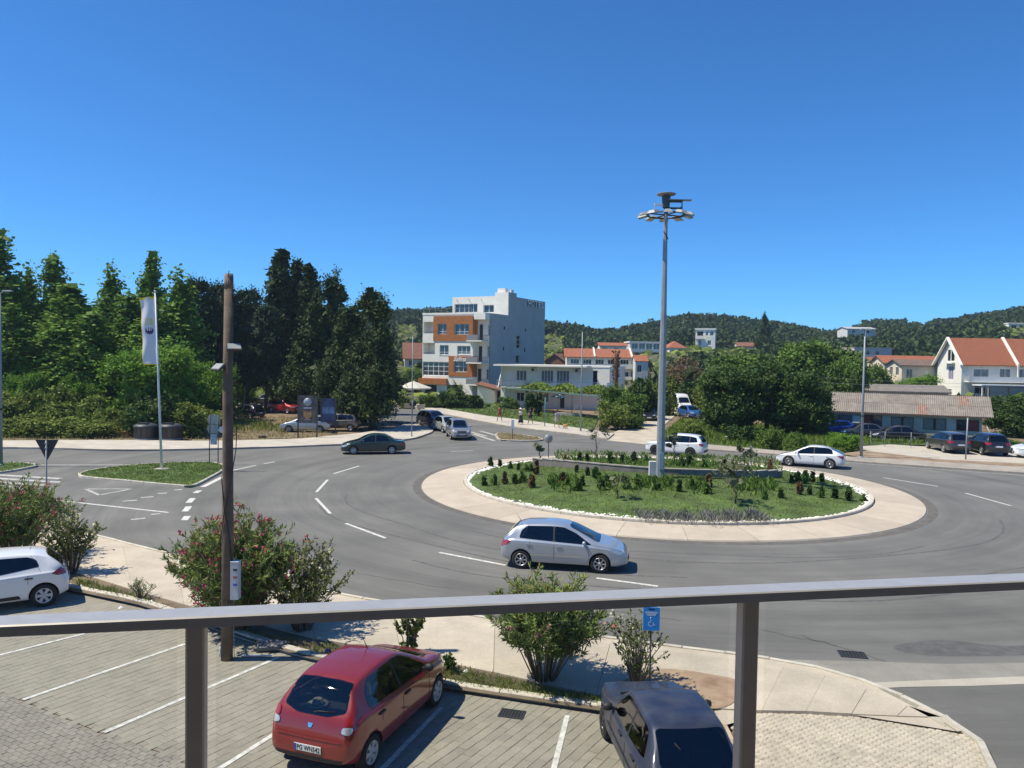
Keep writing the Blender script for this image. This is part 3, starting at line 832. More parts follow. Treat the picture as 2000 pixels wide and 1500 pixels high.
class Wall:
 "a vertical wall plane of a building: u along it, d inward"
 def __init__(s, root, kind, off=0.0):
  s.root = root; s.kind = kind; s.off = off
 def pt(s, u, z, d=0.0):
  k = s.kind; o = s.off
  if k == 'front': return (u, o + d, z)
  if k == 'right': return (o - d, u, z)
  if k == 'left': return (o + d, u, z)
  if k == 'back': return (u, o - d, z)
 def hit(s, px, py):
  "wall coordinates (u, z) of a place in the photograph"
  M = Matrix.Translation(s.root.location) @ Matrix.Rotation(s.root.rotation_euler.z, 4, 'Z')
  Mi = M.inverted()
  o = Mi @ Vector((0, 0, CAM_Z)); d = Mi.to_3x3() @ ray(px, py)
  if s.kind in ('front', 'back'):
   t = (s.off - o.y)/d.y; p = o + d*t; return p.x, p.z
  t = (s.off - o.x)/d.x; p = o + d*t; return p.y, p.z
 def rect(s, a, b):
  u0, z1 = s.hit(*a); u1, z0 = s.hit(*b)
  return (min(u0, u1), max(u0, u1), min(z0, z1), max(z0, z1))
 def skin(s, mb, u0, u1, z0, z1, holes=(), depth=0.15, m=0):
  us = sorted({u0, u1} | {min(max(h[i], u0), u1) for h in holes for i in (0, 1)})
  zs = sorted({z0, z1} | {min(max(h[i], z0), z1) for h in holes for i in (2, 3)})
  for a, b in zip(us, us[1:]):
   for c, e in zip(zs, zs[1:]):
    cu, cz = (a+b)/2, (c+e)/2
    if any(h[0] < cu < h[1] and h[2] < cz < h[3] for h in holes): continue
    mb.add([s.pt(a, c), s.pt(b, c), s.pt(b, e), s.pt(a, e)], [(0, 1, 2, 3)], m)
  for h in holes:
   a, b, c, e = h[:4]
   for (p, q) in (((a, c), (b, c)), ((b, c), (b, e)), ((b, e), (a, e)), ((a, e), (a, c))):
    mb.add([s.pt(*p), s.pt(*q), s.pt(*q, depth), s.pt(*p, depth)], [(0, 1, 2, 3)], m)
 def slab(s, mb, u0, u1, z0, z1, d0, d1, m=0):
  P = [s.pt(u, z, d) for d in (d0, d1) for u, z in ((u0, z0), (u1, z0), (u1, z1), (u0, z1))]
  mb.add(P, [(0,1,2,3),(7,6,5,4),(0,4,5,1),(1,5,6,2),(2,6,7,3),(3,7,4,0)], m)
 def window(s, h, nx=2, nz=1, fm=None, gm=None, depth=0.12, fw=0.06, name='window', sill=False, panes=False, zs=None):
  a, b, c, e = h[:4]
  mb = MB(); d0, d1 = depth-0.05, depth+0.02
  s.slab(mb, a, a+fw, c, e, d0, d1); s.slab(mb, b-fw, b, c, e, d0, d1)
  s.slab(mb, a+fw, b-fw, c, c+fw, d0, d1); s.slab(mb, a+fw, b-fw, e-fw, e, d0, d1)
  for i in range(1, nx):
   u = a + (b-a)*i/nx; s.slab(mb, u-fw*0.45, u+fw*0.45, c+fw, e-fw, d0+0.004, d1)
  zl = zs if zs else [c + (e-c)*i/nz for i in range(1, nz)]
  for z in zl: s.slab(mb, a+fw, b-fw, z-fw*0.4, z+fw*0.4, d0+0.008, d1)
  o = mb.build(name, fm or M_frame_w, s.root)
  if panes:
   zz = [c] + list(zl) + [e]
   for i in range(nx):
    for j in range(len(zz)-1):
     g = MB(); s.slab(g, a+(b-a)*i/nx+0.004, a+(b-a)*(i+1)/nx-0.004, zz[j]+0.004, zz[j+1]-0.004, depth-0.01, depth+0.01)
     g.build('pane', gm or M_glass_b, o)
  else:
   g = MB(); s.slab(g, a+0.01, b-0.01, c+0.01, e-0.01, depth-0.005, depth+0.015); g.build('pane', gm or M_glass_b, o)
  if sill:
   g = MB(); s.slab(g, a-0.08, b+0.08, c-0.07, c-0.01, -0.06, depth-0.06); g.build('sill', M_white, o)
  return o
 def door(s, h, m=None, depth=0.12):
  a, b, c, e = h[:4]
  mb = MB(); s.slab(mb, a, b, c, e, depth-0.03, depth+0.02); o = mb.build('door', m or M_dark, s.root)
  g = MB(); s.slab(g, a+0.08, a+0.12, (c+e)/2-0.08, (c+e)/2+0.05, depth-0.07, depth-0.035); g.build('handle', M_metal, o)
  return o
# ------------------------------------------------------------------ the hotel
def c3(cx, cy): return (780 + cx/4.545, 540 + cy/4.545)
HC = dp(*c3(752, 1090), 131.0); HC.z = tz(HC.x, HC.y)
hotel = thing('hotel_building', 'white four storey hotel with orange panels and HOTEL lettering on its side wall', 'hotel', HC, R(-28))
HF = Wall(hotel, 'front', 0.0); HS = Wall(hotel, 'right', 0.0)
hw_l = HF.hit(*c3(205, 700))[0]
ZR = HF.hit(*c3(600, 322))[1]
hv_end = HS.hit(*c3(1290, 500))[0]
xn = HF.hit(*c3(655, 500))[0]; ND = 1.5
hz = lambda cy, cx=450: HF.hit(*c3(cx, cy))[1]
floors = [0, hz(895), hz(725), hz(545), ZR]
f_holes = {}
bal_holes = [HF.rect(c3(215, 402), c3(305, 505)), HF.rect(c3(212, 588), c3(315, 690))]
win_w = [HF.rect(c3(358, 608), c3(436, 697)), HF.rect(c3(513, 615), c3(630, 692))]
win_o = [HF.rect(c3(345, 420), c3(421, 512)), HF.rect(c3(492, 422), c3(619, 515))]
big_g = HF.rect(c3(206, 755), c3(438, 884)); low_g = HF.rect(c3(485, 748), c3(604, 850))
ent = HF.rect(c3(225, 960), c3(330, 1120)); ent2 = HF.rect(c3(420, 960), c3(560, 1120))
def clampz(h): return (max(h[0], hw_l+0.08), h[1], max(h[2], 0.05), h[3])
big_g = clampz(big_g); bal_holes = [clampz(h) for h in bal_holes]; ent = clampz(ent); ent2 = clampz(ent2)
mb = MB()
HF.skin(mb, hw_l, xn, 0, ZR, bal_holes + win_w + win_o + [big_g, low_g, ent, ent2], 0.2)
for h in bal_holes:   # recessed balconies
 mb.b2(h[0], h[1], 1.6, 1.7, h[2], h[3])
 mb.b2(h[0]-0.1, h[0], 0.2, 1.6, h[2], h[3]); mb.b2(h[1], h[1]+0.1, 0.2, 1.6, h[2], h[3])
 mb.b2(h[0], h[1], 0.2, 1.6, h[2]-0.1, h[2]); mb.b2(h[0], h[1], 0.2, 1.6, h[3], h[3]+0.1)
# notch at the near corner
mb.add([(xn, 0, 0), (xn, ND, 0), (xn, ND, ZR), (xn, 0, ZR)], [(0, 1, 2, 3)])
HN = Wall(hotel, 'front', ND)
n_doors = [HN.rect(c3(712, 425), c3(741, 562)), HN.rect(c3(704, 618), c3(734, 755)), HN.rect(c3(696, 818), c3(726, 945))]
n_doors = [(max(d[0], xn+0.15), min(d[1], -0.15), d[2], d[3]) for d in n_doors]
HN.skin(mb, xn, 0, 0, ZR, n_doors, 0.15)
# right wall
s_wins = [HS.rect(c3(795, 430), c3(813, 527)), HS.rect(c3(788, 620), c3(806, 715)), HS.rect(c3(780, 823), c3(797, 915)),
   HS.rect(c3(927, 437), c3(945, 480)), HS.rect(c3(921, 620), c3(938, 665)), HS.rect(c3(1116, 455), c3(1133, 495)), HS.rect(c3(1108, 632), c3(1124, 676)),
   HS.rect(c3(1046, 344), c3(1079, 470)), HS.rect(c3(1040, 522), c3(1073, 640)), HS.rect(c3(1034, 697), c3(1065, 768)), HS.rect(c3(1125, 285), c3(1137, 312))]
vu = HS.hit(*c3(967, 300))[0]
zt1 = HS.hit(*c3(970, 143))[1]
v_core = HS.hit(*c3(1040, 250))[0]
zt2 = HS.hit(*c3(1042, 183))[1]
lower = [h for h in s_wins if h[3] < ZR+0.01]
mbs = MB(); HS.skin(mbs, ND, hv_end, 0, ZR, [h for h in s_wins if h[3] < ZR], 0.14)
# back and left
mb.add([(hw_l, 0, 0), (hw_l, hv_end, 0), (hw_l, hv_end, ZR), (hw_l, 0, ZR)], [(0, 1, 2, 3)])
mb.add([(hw_l, hv_end, 0), (0, hv_end, 0), (0, hv_end, ZR), (hw_l, hv_end, ZR)], [(0, 1, 2, 3)])
mb.build('wall', M_white, hotel)
mb = MB(); mb.b2(hw_l+0.15, -0.15, 0.15, hv_end-0.15, ZR-0.35, ZR-0.25)
mb.build('terrace', M_oldgrey, hotel)
mb = MB()  # parapet band carrying over the notch
mb.b2(xn+0.003, -0.003, -0.003, ND-0.01, ZR-1.15, ZR); mb.b2(hw_l-0.06, xn, -0.06, -0.003, ZR-0.28, ZR+0.06)
mb.build('roof_band', M_white, hotel)
# setback storey
zu_l = HS.hit(*c3(970, 143))[1]
UF = Wall(hotel, 'front', vu)
ux_l = UF.hit(*c3(472, 250))[0]; ux_c = UF.hit(*c3(848, 250))[0]
zu = UF.hit(*c3(700, 178))[1]; zc = UF.hit(*c3(900, 140))[1]
u_holes = [UF.rect(c3(490, 245), c3(692, 318)), UF.rect(c3(745, 252), c3(838, 320))]
u_holes = [(h[0], h[1], max(h[2], ZR+0.02), h[3]) for h in u_holes]
mb = MB()
UF.skin(mb, ux_l, ux_c, ZR-0.3, zu, u_holes, 0.3)
UF.skin(mb, ux_c, 0, ZR-0.3, zc, [], 0.1)
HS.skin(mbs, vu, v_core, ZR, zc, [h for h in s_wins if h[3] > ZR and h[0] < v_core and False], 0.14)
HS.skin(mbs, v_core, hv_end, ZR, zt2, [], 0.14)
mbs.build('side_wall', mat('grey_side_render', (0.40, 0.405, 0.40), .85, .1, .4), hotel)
mb.add([(ux_l, vu, zu), (ux_c, vu, zu), (ux_c, hv_end, zu), (ux_l, hv_end, zu)], [(0, 1, 2, 3)])
mb.add([(ux_c, vu, zc), (0, vu, zc), (0, v_core, zc), (ux_c, v_core, zc)], [(0, 1, 2, 3)])
mb.add([(ux_c, v_core, zt2), (0, v_core, zt2), (0, hv_end, zt2), (ux_c, hv_end, zt2)], [(0, 1, 2, 3)])
mb.add([(ux_c, vu, zu), (ux_c, v_core, zu), (ux_c, v_core, zc), (ux_c, vu, zc)], [(0, 1, 2, 3)])
mb.add([(ux_c, v_core, zt2), (0, v_core, zt2), (0, v_core, zc), (ux_c, v_core, zc)], [(0, 1, 2, 3)])
mb.add([(ux_l, vu, ZR-.3), (ux_l, hv_end, ZR-.3), (ux_l, hv_end, zu), (ux_l, vu, zu)], [(0, 1, 2, 3)])
mb.build('penthouse_wall', M_white, hotel)
UF.window(u_holes[0], 5, 1, M_frame_w, M_glass_b, 0.3, 0.07); UF.window(u_holes[1], 2, 1, M_frame_w, M_glass_b, 0.3, 0.1)
for k in range(3):
 m_ = MB(); x = ux_l + 1.2 + k*2.6; m_.tube([(x, vu, zu-0.9), (x-0.05, vu-0.2, zu-0.7), (x-0.12, vu-0.25, zu-0.45)], 0.04, 5); m_.build('rain_spout', M_steel_d, hotel)
m_ = MB(); m_.b2(ux_c+0.3, -0.9, vu+0.4, vu+1.6, zc, zc+0.75); m_.build('chimney', M_white, hotel)
m_ = MB(); m_.b2(ux_c+2.2, -0.3, v_core-1.6, v_core-0.6, zc, zc+0.6); m_.build('chimney', M_white, hotel)
# orange cladding boards
def clad(u0, u1, z0, z1, holes, wall, d=-0.12, nz=5):
 mb = MB(); wall2 = Wall(hotel, wall.kind, wall.off + (d if wall.kind == 'front' else -d))
 wall2.skin(mb, u0, u1, z0, z1, holes, abs(d)+0.2)
 for (p, q) in (((u0, z0), (u1, z0)), ((u0, z1), (u1, z1)), ((u0, z0), (u0, z1)), ((u1, z0), (u1, z1))):
  mb.add([wall2.pt(*p), wall2.pt(*q), wall2.pt(*q, abs(d)-0.003), wall2.pt(*p, abs(d)-0.003)], [(0, 1, 2, 3)])
 mb.build('orange_panel', M_orange, hotel)
o_up = HF.rect(c3(306, 352), c3(655, 574)); o_lo = HF.rect(c3(440, 705), c3(655, 892)); o_gr = HF.rect(c3(205, 900), c3(385, 958))
clad(o_up[0], xn+0.0, o_up[2], o_up[3], win_o, HF, -0.12)
clad(o_lo[0], xn+0.0, max(o_lo[2], 0.5), o_lo[3], [low_g], HF, -0.10)
clad(hw_l-0.5, o_gr[1]+1.0, o_gr[2], o_gr[3], [], HF, -0.5)
for za, zb in ((o_up[2], o_up[3]), (max(o_lo[2], .5), o_lo[3])):
 mb = MB(); mb.add([(xn+0.02, -0.1, za), (xn+0.02, ND-0.01, za), (xn+0.02, ND-0.01, zb), (xn+0.02, -0.1, zb)], [(0, 1, 2, 3)]); mb.build('orange_panel', M_orange, hotel)
for h in win_w: HF.window(h, 3 if h[1]-h[0] > 2 else 2, 1, zs=[h[2]+(h[3]-h[2])*0.28], depth=0.2, fw=0.09, sill=True)
for h in win_o: HF.window(h, 3 if h[1]-h[0] > 2 else 2, 1, zs=[h[2]+(h[3]-h[2])*0.26], depth=0.2, fw=0.09, sill=True)
HF.window(big_g, 5, 3, depth=0.2, fw=0.1, panes=True); HF.window(low_g, 3, 2, depth=0.2, fw=0.1, panes=True)
for h in (ent, ent2): HF.door(h, M_dark, 0.2)
for d in n_doors: HN.door(d, M_dark, 0.12)
for h in s_wins:
 if h[3] < ZR: HS.window(h, 1, 3 if h[3]-h[2] > 1.6 else 1, M_white if h[3]-h[2] > 1.6 else M_frame_w, depth=0.14, fw=0.07)
# scored joints on the side wall
for cy in (405, 480, 555, 620, 690):
 z = HS.hit(*c3(900, cy))[1]; mb = MB(); HS.slab(mb, ND, vu+2.0, z-0.012, z+0.012, -0.006, 0.006); mb.build('wall_joint', M_oldgrey, hotel)
mb = MB(); HS.slab(mb, ND+0.15, ND+0.3, 0.3, ZR-0.1, -0.12, -0.004); mb.build('downpipe', M_oldgrey, hotel)
# three corner balconies
for cy in (572, 767, 960):
 z = HF.hit(*c3(660, cy))[1]
 mb = MB(); x0 = xn-0.75; mb.b2(x0, -0.12, -1.0, ND-0.02, z-0.12, z+0.08); b = mb.build('balcony', M_white, hotel)
 mb = MB(); mb.b2(x0+0.02, -0.9, -0.98, -0.94, z+0.1, z+1.02); mb.build('balcony_panel', M_rail_b, b)
 mb = MB()
 mb.b2(-0.18, -0.14, -0.98, ND-0.1, z+1.0, z+1.05)
 mb.b2(-0.9, -0.14, -0.98, -0.94, z+1.0, z+1.05)
 for k in range(12):
  y = -0.96 + k*0.2; mb.b2(-0.175, -0.155, y-0.012, y+0.012, z+0.08, z+1.0)
 for k in range(5):
  x = -0.9 + k*0.17; mb.b2(x-0.012, x+0.012, -0.97, -0.95, z+0.08, z+1.0)
 mb.build('balustrade', M_steel_d, b)
# roof-terrace railing
mb = MB(); n = 9
for k in range(n): x = hw_l + 0.1 + k*(ux_c-hw_l-0.2)/(n-1); mb.b2(x-0.02, x+0.02, 0.1, 0.14, ZR, ZR+0.85)
mb.b2(hw_l+0.1, ux_c-0.1, 0.1, 0.14, ZR+0.82, ZR+0.87); mb.b2(hw_l+0.1, hw_l+0.14, 0.1, vu, ZR+0.82, ZR+0.87)
mb.build('terrace_railing', M_metal, hotel)
# recessed balcony rails
for h in bal_holes:
 mb = MB(); mb.b2(h[0], h[1], 0.02, 0.06, h[2]+0.25, h[2]+0.29); mb.build('balcony_rail', M_steel_d, hotel)
# HOTEL, letter by letter along the top of the side wall
M_letter = mat('silver_lettering', (0.80, 0.80, 0.84), 0.4, 0.05)
y0, zb = HS.hit(*c3(1133, 262)); y1, _ = HS.hit(*c3(1278, 262)); zt = HS.hit(*c3(1133, 205))[1]
lh = (zt - zb)
mats_ = 0; yy = y0
advance = (y1 - y0)/5.0
for k, ch in enumerate('HOTEL'):
 me = text_mesh(ch, lh/0.72, M_letter, 0.10, bold=0.02)
 me.materials.append(M_steel_d)
 for p_ in me.polygons: p_.material_index = 0 if p_.normal.z > 0.5 else 1  # letter sides coloured dark to imitate their shading
 w_ = max(v.co.x for v in me.vertices) - min(v.co.x for v in me.vertices)
 sx = advance*0.80/w_
 o = link('letter', me, hotel, (0.14, y0 + k*advance + 0.03, zb), (R(90), 0, R(90)), (sx, 1, 1))
# script name over the lower window
zs_, ze_ = HF.hit(*c3(540, 758))[1], HF.hit(*c3(540, 708))[1]
xs0 = HF.hit(*c3(486, 740))[0]; xs1 = HF.hit(*c3(598, 740))[0]
me = text_mesh('Salina', (ze_-zs_)*1.15, M_frame_w, 0.04, shear=0.35, bold=0.015)
w_ = max(v.co.x for v in me.vertices)
o = link('script_sign', me, hotel, (xs0, -0.25, zs_+0.12), (R(90), 0, 0), ((xs1-xs0)/w_, 1, 1))
# ------------------------------------------------------------------ generic house
def house(name, label, cat, loc, rotz, w, d, h, roof='gable', ridge='x', rh=2.0, over=0.4, wm=None, rm=None, wins=(), side_wins=(), left_wins=(), storeys=(), fm=None, gm=None, group=None, trim=None, panes=False):
 "x along the front (0..w), y back (0..d); wins = (u0,u1,z0,z1) on the front"
 t = thing(name, label, cat, loc, rotz, group)
 F_, R_, L_ = Wall(t, 'front', 0), Wall(t, 'right', w), Wall(t, 'left', 0)
 mb = MB()
 F_.skin(mb, 0, w, 0, h, wins); R_.skin(mb, 0, d, 0, h, side_wins); L_.skin(mb, 0, d, 0, h, left_wins)
 mb.add([(0, d, 0), (w, d, 0), (w, d, h), (0, d, h)], [(0, 1, 2, 3)])
 if roof == 'gable':
  if ridge == 'x':
   for x in (0, w): mb.add([(x, 0, h), (x, d, h), (x, d/2, h+rh)], [(0, 1, 2)])
  else:
   for y in (0, d): mb.add([(0, y, h), (w, y, h), (w/2, y, h+rh)], [(0, 1, 2)])
 mb.build('wall', wm or M_white, t)
 rb = MB(); k = 0.14
 if roof == 'flat':
  rb.b2(-over, w+over, -over, d+over, h, h+rh)
 elif roof == 'gable' and ridge == 'x':
  s = rh/(d/2)
  for sg in (0, 1):
   ya, yb = (-over, d/2) if sg == 0 else (d+over, d/2)
   za = h - s*over
   P = [(-over, ya, za), (w+over, ya, za), (w+over, yb, h+rh), (-over, yb, h+rh)]
   rb.add(P + [(p[0], p[1], p[2]+k) for p in P], [(3,2,1,0),(4,5,6,7),(0,1,5,4),(1,2,6,5),(2,3,7,6),(3,0,4,7)])
 elif roof == 'gable':
  s = rh/(w/2)
  for sg in (0, 1):
   xa, xb = (-over, w/2) if sg == 0 else (w+over, w/2)
   za = h - s*over
   P = [(xa, -over, za), (xb, -over, h+rh), (xb, d+over, h+rh), (xa, d+over, za)]
   rb.add(P + [(p[0], p[1], p[2]+k) for p in P], [(3,2,1,0),(4,5,6,7),(0,1,5,4),(1,2,6,5),(2,3,7,6),(3,0,4,7)])
 elif roof == 'hip':
  i = min(w, d)/2
  P = [(-over, -over, h), (w+over, -over, h), (w+over, d+over, h), (-over, d+over, h), (i, i, h+rh), (w-i, d-i, h+rh)]
  if w < d: P[4] = (w/2, w/2, h+rh); P[5] = (w/2, d-w/2, h+rh); fs = [(0,1,4),(1,2,5,4),(2,3,5),(3,0,4,5)]
  else: fs = [(0,1,5,4),(1,2,5),(2,3,4,5),(3,0,4)]
  rb.add(P, fs + [(3,2,1,0)])
 rb.build('roof', rm or M_tile, t)
 for W_, hs in ((F_, wins), (R_, side_wins), (L_, left_wins)):
  for q in hs: W_.window(q, q[4] if len(q) > 4 else 2, 1, fm, q[5] if len(q) > 5 else gm, 0.12, 0.07)
 if trim:
  mb = MB(); trim(mb, t); mb.build('trim', M_white, t)
 return t
def balcony(t, u0, u1, z, dep, m=None, rail=None, solid=True, hh=0.95):
 mb = MB(); mb.b2(u0, u1, -dep, -0.004, z-0.14, z); b = mb.build('balcony', m or M_white, t)
 mb = MB()
 if solid: mb.b2(u0, u1, -dep, -dep+0.08, z+0.002, z+hh)
 else:
  mb.b2(u0, u1, -dep, -dep+0.05, z+hh-0.05, z+hh)
  n = int((u1-u0)/0.25)
  for k in range(n+1): x = u0+0.03+(u1-u0-0.06)*k/n; mb.b2(x-0.015, x+0.015, -dep+0.01, -dep+0.04, z, z+hh-0.05)
 mb.build('parapet' if solid else 'balustrade', rail or m or M_white, b)
 return b
def place(px, py, depth, sink=0.0):
 p = dp(px, py, depth); return Vector((p.x, p.y, min(p.z, tz(p.x, p.y)) - sink))
# --- low white guest house beside the hotel
p0 = dp(978, 760, 112); p1 = dp(1190, 760, 106)
ang = math.atan2(p1.y-p0.y, p1.x-p0.x); gw = (p1-p0).length
gl = Vector((p0.x, p0.y, tz(p0.x, p0.y)))
gh = hgt(1060, 716, 109) - gl.z
fz = hgt(1060, 757, 109) - gl.z
def gu(px): return (px-978)/(1190-978)*gw
gwins = [(gu(1009), gu(1030), fz+0.9, gh-0.6, 3, M_glass_c), (gu(1059), gu(1083), fz+0.6, gh-0.5, 4, M_glass_c), (gu(1089), gu(1114), fz+0.6, gh-0.5, 4, M_glass_c), (gu(1158), gu(1168), fz+0.2, gh-0.4, 1, M_glass_b),
   (gu(1010), gu(1026), 0.9, 2.2, 2, M_glass_b), (gu(1096), gu(1106), 0.1, 2.2, 1, M_dark), (gu(1050), gu(1075), 0.9, 2.2, 2, M_glass_c)]
guest = house('guest_house', 'low white two storey guest house with flat overhanging roof behind the pergola', 'guest house', gl, ang, gw, 9.0, gh, 'flat', rh=0.22, over=0.05, wins=gwins, side_wins=[(2.0, 3.0, fz+0.9, gh-0.6)], rm=M_white, wm=M_white)
mb = MB(); mb.b2(-0.3, gu(1155), -2.2, -0.06, gh+0.0, gh+0.24); mb.build('canopy', M_white, guest)
balcony(guest, 0, gu(1180), fz, 1.6, M_white, M_greyrender, False)
mb = MB(); mb.add([(0.3, -1.9, fz), (0.3, -0.02, fz), (0.3, -0.02, gh), (0.3, -0.4, gh)], [(0, 1, 2, 3)]); mb.add([(0.42, -1.9, fz), (0.42, -0.02, fz), (0.42, -0.02, gh), (0.42, -0.4, gh)], [(3, 2, 1, 0)])
mb.add([(0.3, -1.9, fz), (0.42, -1.9, fz), (0.42, -0.4, gh), (0.3, -0.4, gh)], [(0, 1, 2, 3)]); mb.build('fin_wall', M_white, guest)
for px in (1040, 1125):
 mb = MB(); mb.b2(gu(px), gu(px)+0.8, -0.32, -0.01, gh-0.75, gh-0.2); o = mb.build('air_conditioner', M_greyrender, guest)
 mb = MB(); mb.lathe([(0.02, 0), (0.2, 0), (0.2, 0.02), (0.02, 0.02)], 12, M=Matrix.Translation((gu(px)+0.3, -0.35, gh-0.47)) @ Matrix.Rotation(R(90), 4, 'X')); mb.build('fan_grille', M_steel_d, o)
# --- white shed with tiled lean-to roof
p = place(932, 792, 118); shed = thing('garden_shed', 'small white shed with a sloping red tile roof between the hotel and the guest house', 'shed', p, R(-4))
sw = 4.6; sh = hgt(933, 752, 118) - p.z; sh2 = hgt(966, 763, 116) - p.z
mb = MB(); mb.add([(0,0,0),(2.6,0,0),(2.6,0,sh2),(0,0,sh),(0,6,0),(2.6,6,0),(2.6,6,sh2),(0,6,sh)], [(0,1,2,3),(4,7,6,5),(0,3,7,4),(1,5,6,2)]); mb.build('wall', M_white, shed)
mb = MB(); mb.add([(-0.2,-0.3,sh+0.02),(sw,-0.3,sh2-0.3),(sw,6.3,sh2-0.1),(-0.2,6.3,sh+0.25),(-0.2,-0.3,sh+0.16),(sw,-0.3,sh2-0.16),(sw,6.3,sh2+0.04),(-0.2,6.3,sh+0.39)], [(3,2,1,0),(4,5,6,7),(0,1,5,4),(1,2,6,5),(2,3,7,6),(3,0,4,7)]); mb.build('roof', M_tile_o, shed)
mb = MB(); mb.b2(2.65, 4.4, 5.0, 5.1, 0, sh2-0.4); mb.build('door', M_dark, shed)
# --- terrace of red-roofed holiday flats behind
p = place(1106, 760, 182)
q = dp(1238, 700, 178); fw_ = q.x - p.x
fl = thing; rowz = p.z
eave = hgt(1170, 697, 181) - rowz; rid = hgt(1170, 682, 185) - rowz
wins_ = []
for k in range(5):
 u = 0.6 + k*(fw_-0.6)/5
 for z in (eave-2.3, eave-5.2): wins_.append((u+0.3, u+2.3, z, z+1.75, 3, M_glass_b))
flats = house('holiday_flats', 'long white holiday flats with red tile roof and white balconies behind the guest house', 'apartment house', p, R(-2), fw_, 10, eave, 'gable', 'x', rid-eave, 0.6, wins=wins_, wm=M_cream)
for z in (eave-2.6, eave-5.5): balcony(flats, 0, fw_, z, 1.3)
for u in (fw_*0.42, fw_-0.1):
 mb = MB(); s = (rid-eave)/5; mb.add([(u, -0.7, eave-0.2), (u+0.35, -0.7, eave-0.2), (u+0.35, 5, rid+0.25), (u, 5, rid+0.25), (u, -0.7, eave+0.25), (u+0.35, -0.7, eave+0.25), (u+0.35, 5, rid+0.5), (u, 5, rid+0.5)], [(3,2,1,0),(4,5,6,7),(0,1,5,4),(1,2,6,5),(2,3,7,6),(3,0,4,7)]); mb.build('party_parapet', M_white, flats)
p2 = place(1240, 760, 176); e2 = hgt(1250, 705, 176)-p2.z
house('stair_house', 'narrow grey rendered block with small red roof at the right end of the flats', 'house', p2, R(-2), 2.9, 6, e2-0.1, 'gable', 'x', 1.3, 0.15, wins=[(0.4, 1.4, e2-2.6, e2-0.9)], wm=M_greyrender)
# --- houses up the slope
p = place(1172, 700, 250); h_ = hgt(1172, 675, 250)-p.z
house('hill_house', 'low white house with flat red tile roof above the holiday flats', 'house', p, 0, 8.5, 9, h_, 'gable', 'x', 1.0, 0.5, wins=[(0.8, 2.2, h_-1.6, h_-0.5), (4.5, 6.0, h_-1.6, h_-0.5)])
p = place(1230, 715, 255); h_ = hgt(1230, 669, 255)-p.z
t = house('terrace_block', 'pale modern block with dark glazed balconies and white flat roof left of the mast', 'apartment house', p, R(3), 10.2, 9, h_, 'flat', rh=0.45, over=0.3, rm=M_white,
  wins=[(0.5+k*2.4, 2.6+k*2.4, h_-2.4, h_-0.2, 2, M_glass_b) for k in range(4)] + [(0.5+k*2.4, 2.6+k*2.4, h_-5.6, h_-3.6, 2, M_glass_c) for k in range(4)], wm=M_greyrender)
balcony(t, -0.5, 10.5, h_-3.0, 1.3); balcony(t, -0.5, 10.5, h_-6.2, 1.3)
p = place(1307, 715, 250); h_ = hgt(1307, 679, 250)-p.z
house('hill_house', 'white house with peaked red roof just right of the mast', 'house', p, R(8), 5.4, 7, h_, 'hip', rh=2.2, over=0.5, wins=[(0.8, 1.8, h_-2.2, h_-0.6), (3.0, 4.4, h_-2.2, h_-0.4)], wm=M_cream)
p = place(1357, 715, 262); h_ = hgt(1357, 644, 262)-p.z
t = house('tower_house', 'tall white cube house with open corner loggia on the wooded slope', 'house', p, R(-18), 6.5, 6, h_, 'flat', rh=0.5, over=0.25, rm=M_white,
  wins=[(0.5, 2.6, h_-2.3, h_-0.5, 1, M_dark), (3.4, 4.2, h_-2.0, h_-0.6), (4.8, 6.0, h_-2.0, h_-0.6), (1.0, 2.0, h_-5.2, h_-3.4), (4.0, 5.2, h_-5.2, h_-3.6)], side_wins=[(1.0, 2.6, h_-2.2, h_-0.6), (3.5, 5.0, h_-5.4, h_-3.6)])
balcony(t, 0, 3.0, h_-3.0, 0.9)
p = place(1442, 700, 300); h_ = hgt(1442, 676, 300)-p.z
house('hill_house', 'small low house with brown red roof in front of the tall slope cypress', 'house', p, 0, 6.5, 8, h_, 'gable', 'x', 1.5, 0.4, wins=[(1, 2, h_-1.6, h_-.5)], wm=M_cream, rm=M_tile_o)
p = place(1068, 690, 330); h_ = hgt(1068, 671, 330)-p.z
house('hill_house', 'tiny white house among the woods right of the hotel', 'house', p, 0, 5.0, 6, h_, 'gable', 'x', 1.2, 0.4, wins=[(1, 2, h_-1.8, h_-.5), (3, 4, h_-1.8, h_-.5)])
p = place(1064, 720, 215); h_ = hgt(1064, 705, 215)-p.z
house('hill_house', 'brick coloured house behind the right corner of the hotel', 'house', p, R(-25), 6.0, 7, h_, 'gable', 'y', 2.0, 0.4, wins=[(1, 2, h_-1.8, h_-.5)], wm=M_tile_o, rm=M_tile_o)
p = place(790, 730, 190); h_ = hgt(790, 698, 190)-p.z
house('hill_house', 'house with wide brown tile roof left of the hotel', 'house', p, R(10), 7.0, 8, h_, 'gable', 'x', 3.6, 0.5, wins=[(1, 2.2, h_-2.0, h_-.6)], wm=M_cream, rm=M_tile_o)
p = place(778, 690, 330); h_ = hgt(778, 641, 330)-p.z
house('hill_house', 'unfinished grey house high on the slope left of the hotel', 'house', p, R(5), 7.5, 8, h_, 'flat', rh=0.4, over=0.2, wins=[(0.6+2.4*k, 2.2+2.4*k, h_-2.6-3*j, h_-0.7-3*j, 1, M_dark) for k in range(3) for j in range(2)], wm=M_oldgrey, rm=M_oldgrey)
p = place(1654, 690, 330); h_ = hgt(1654, 642, 330)-p.z
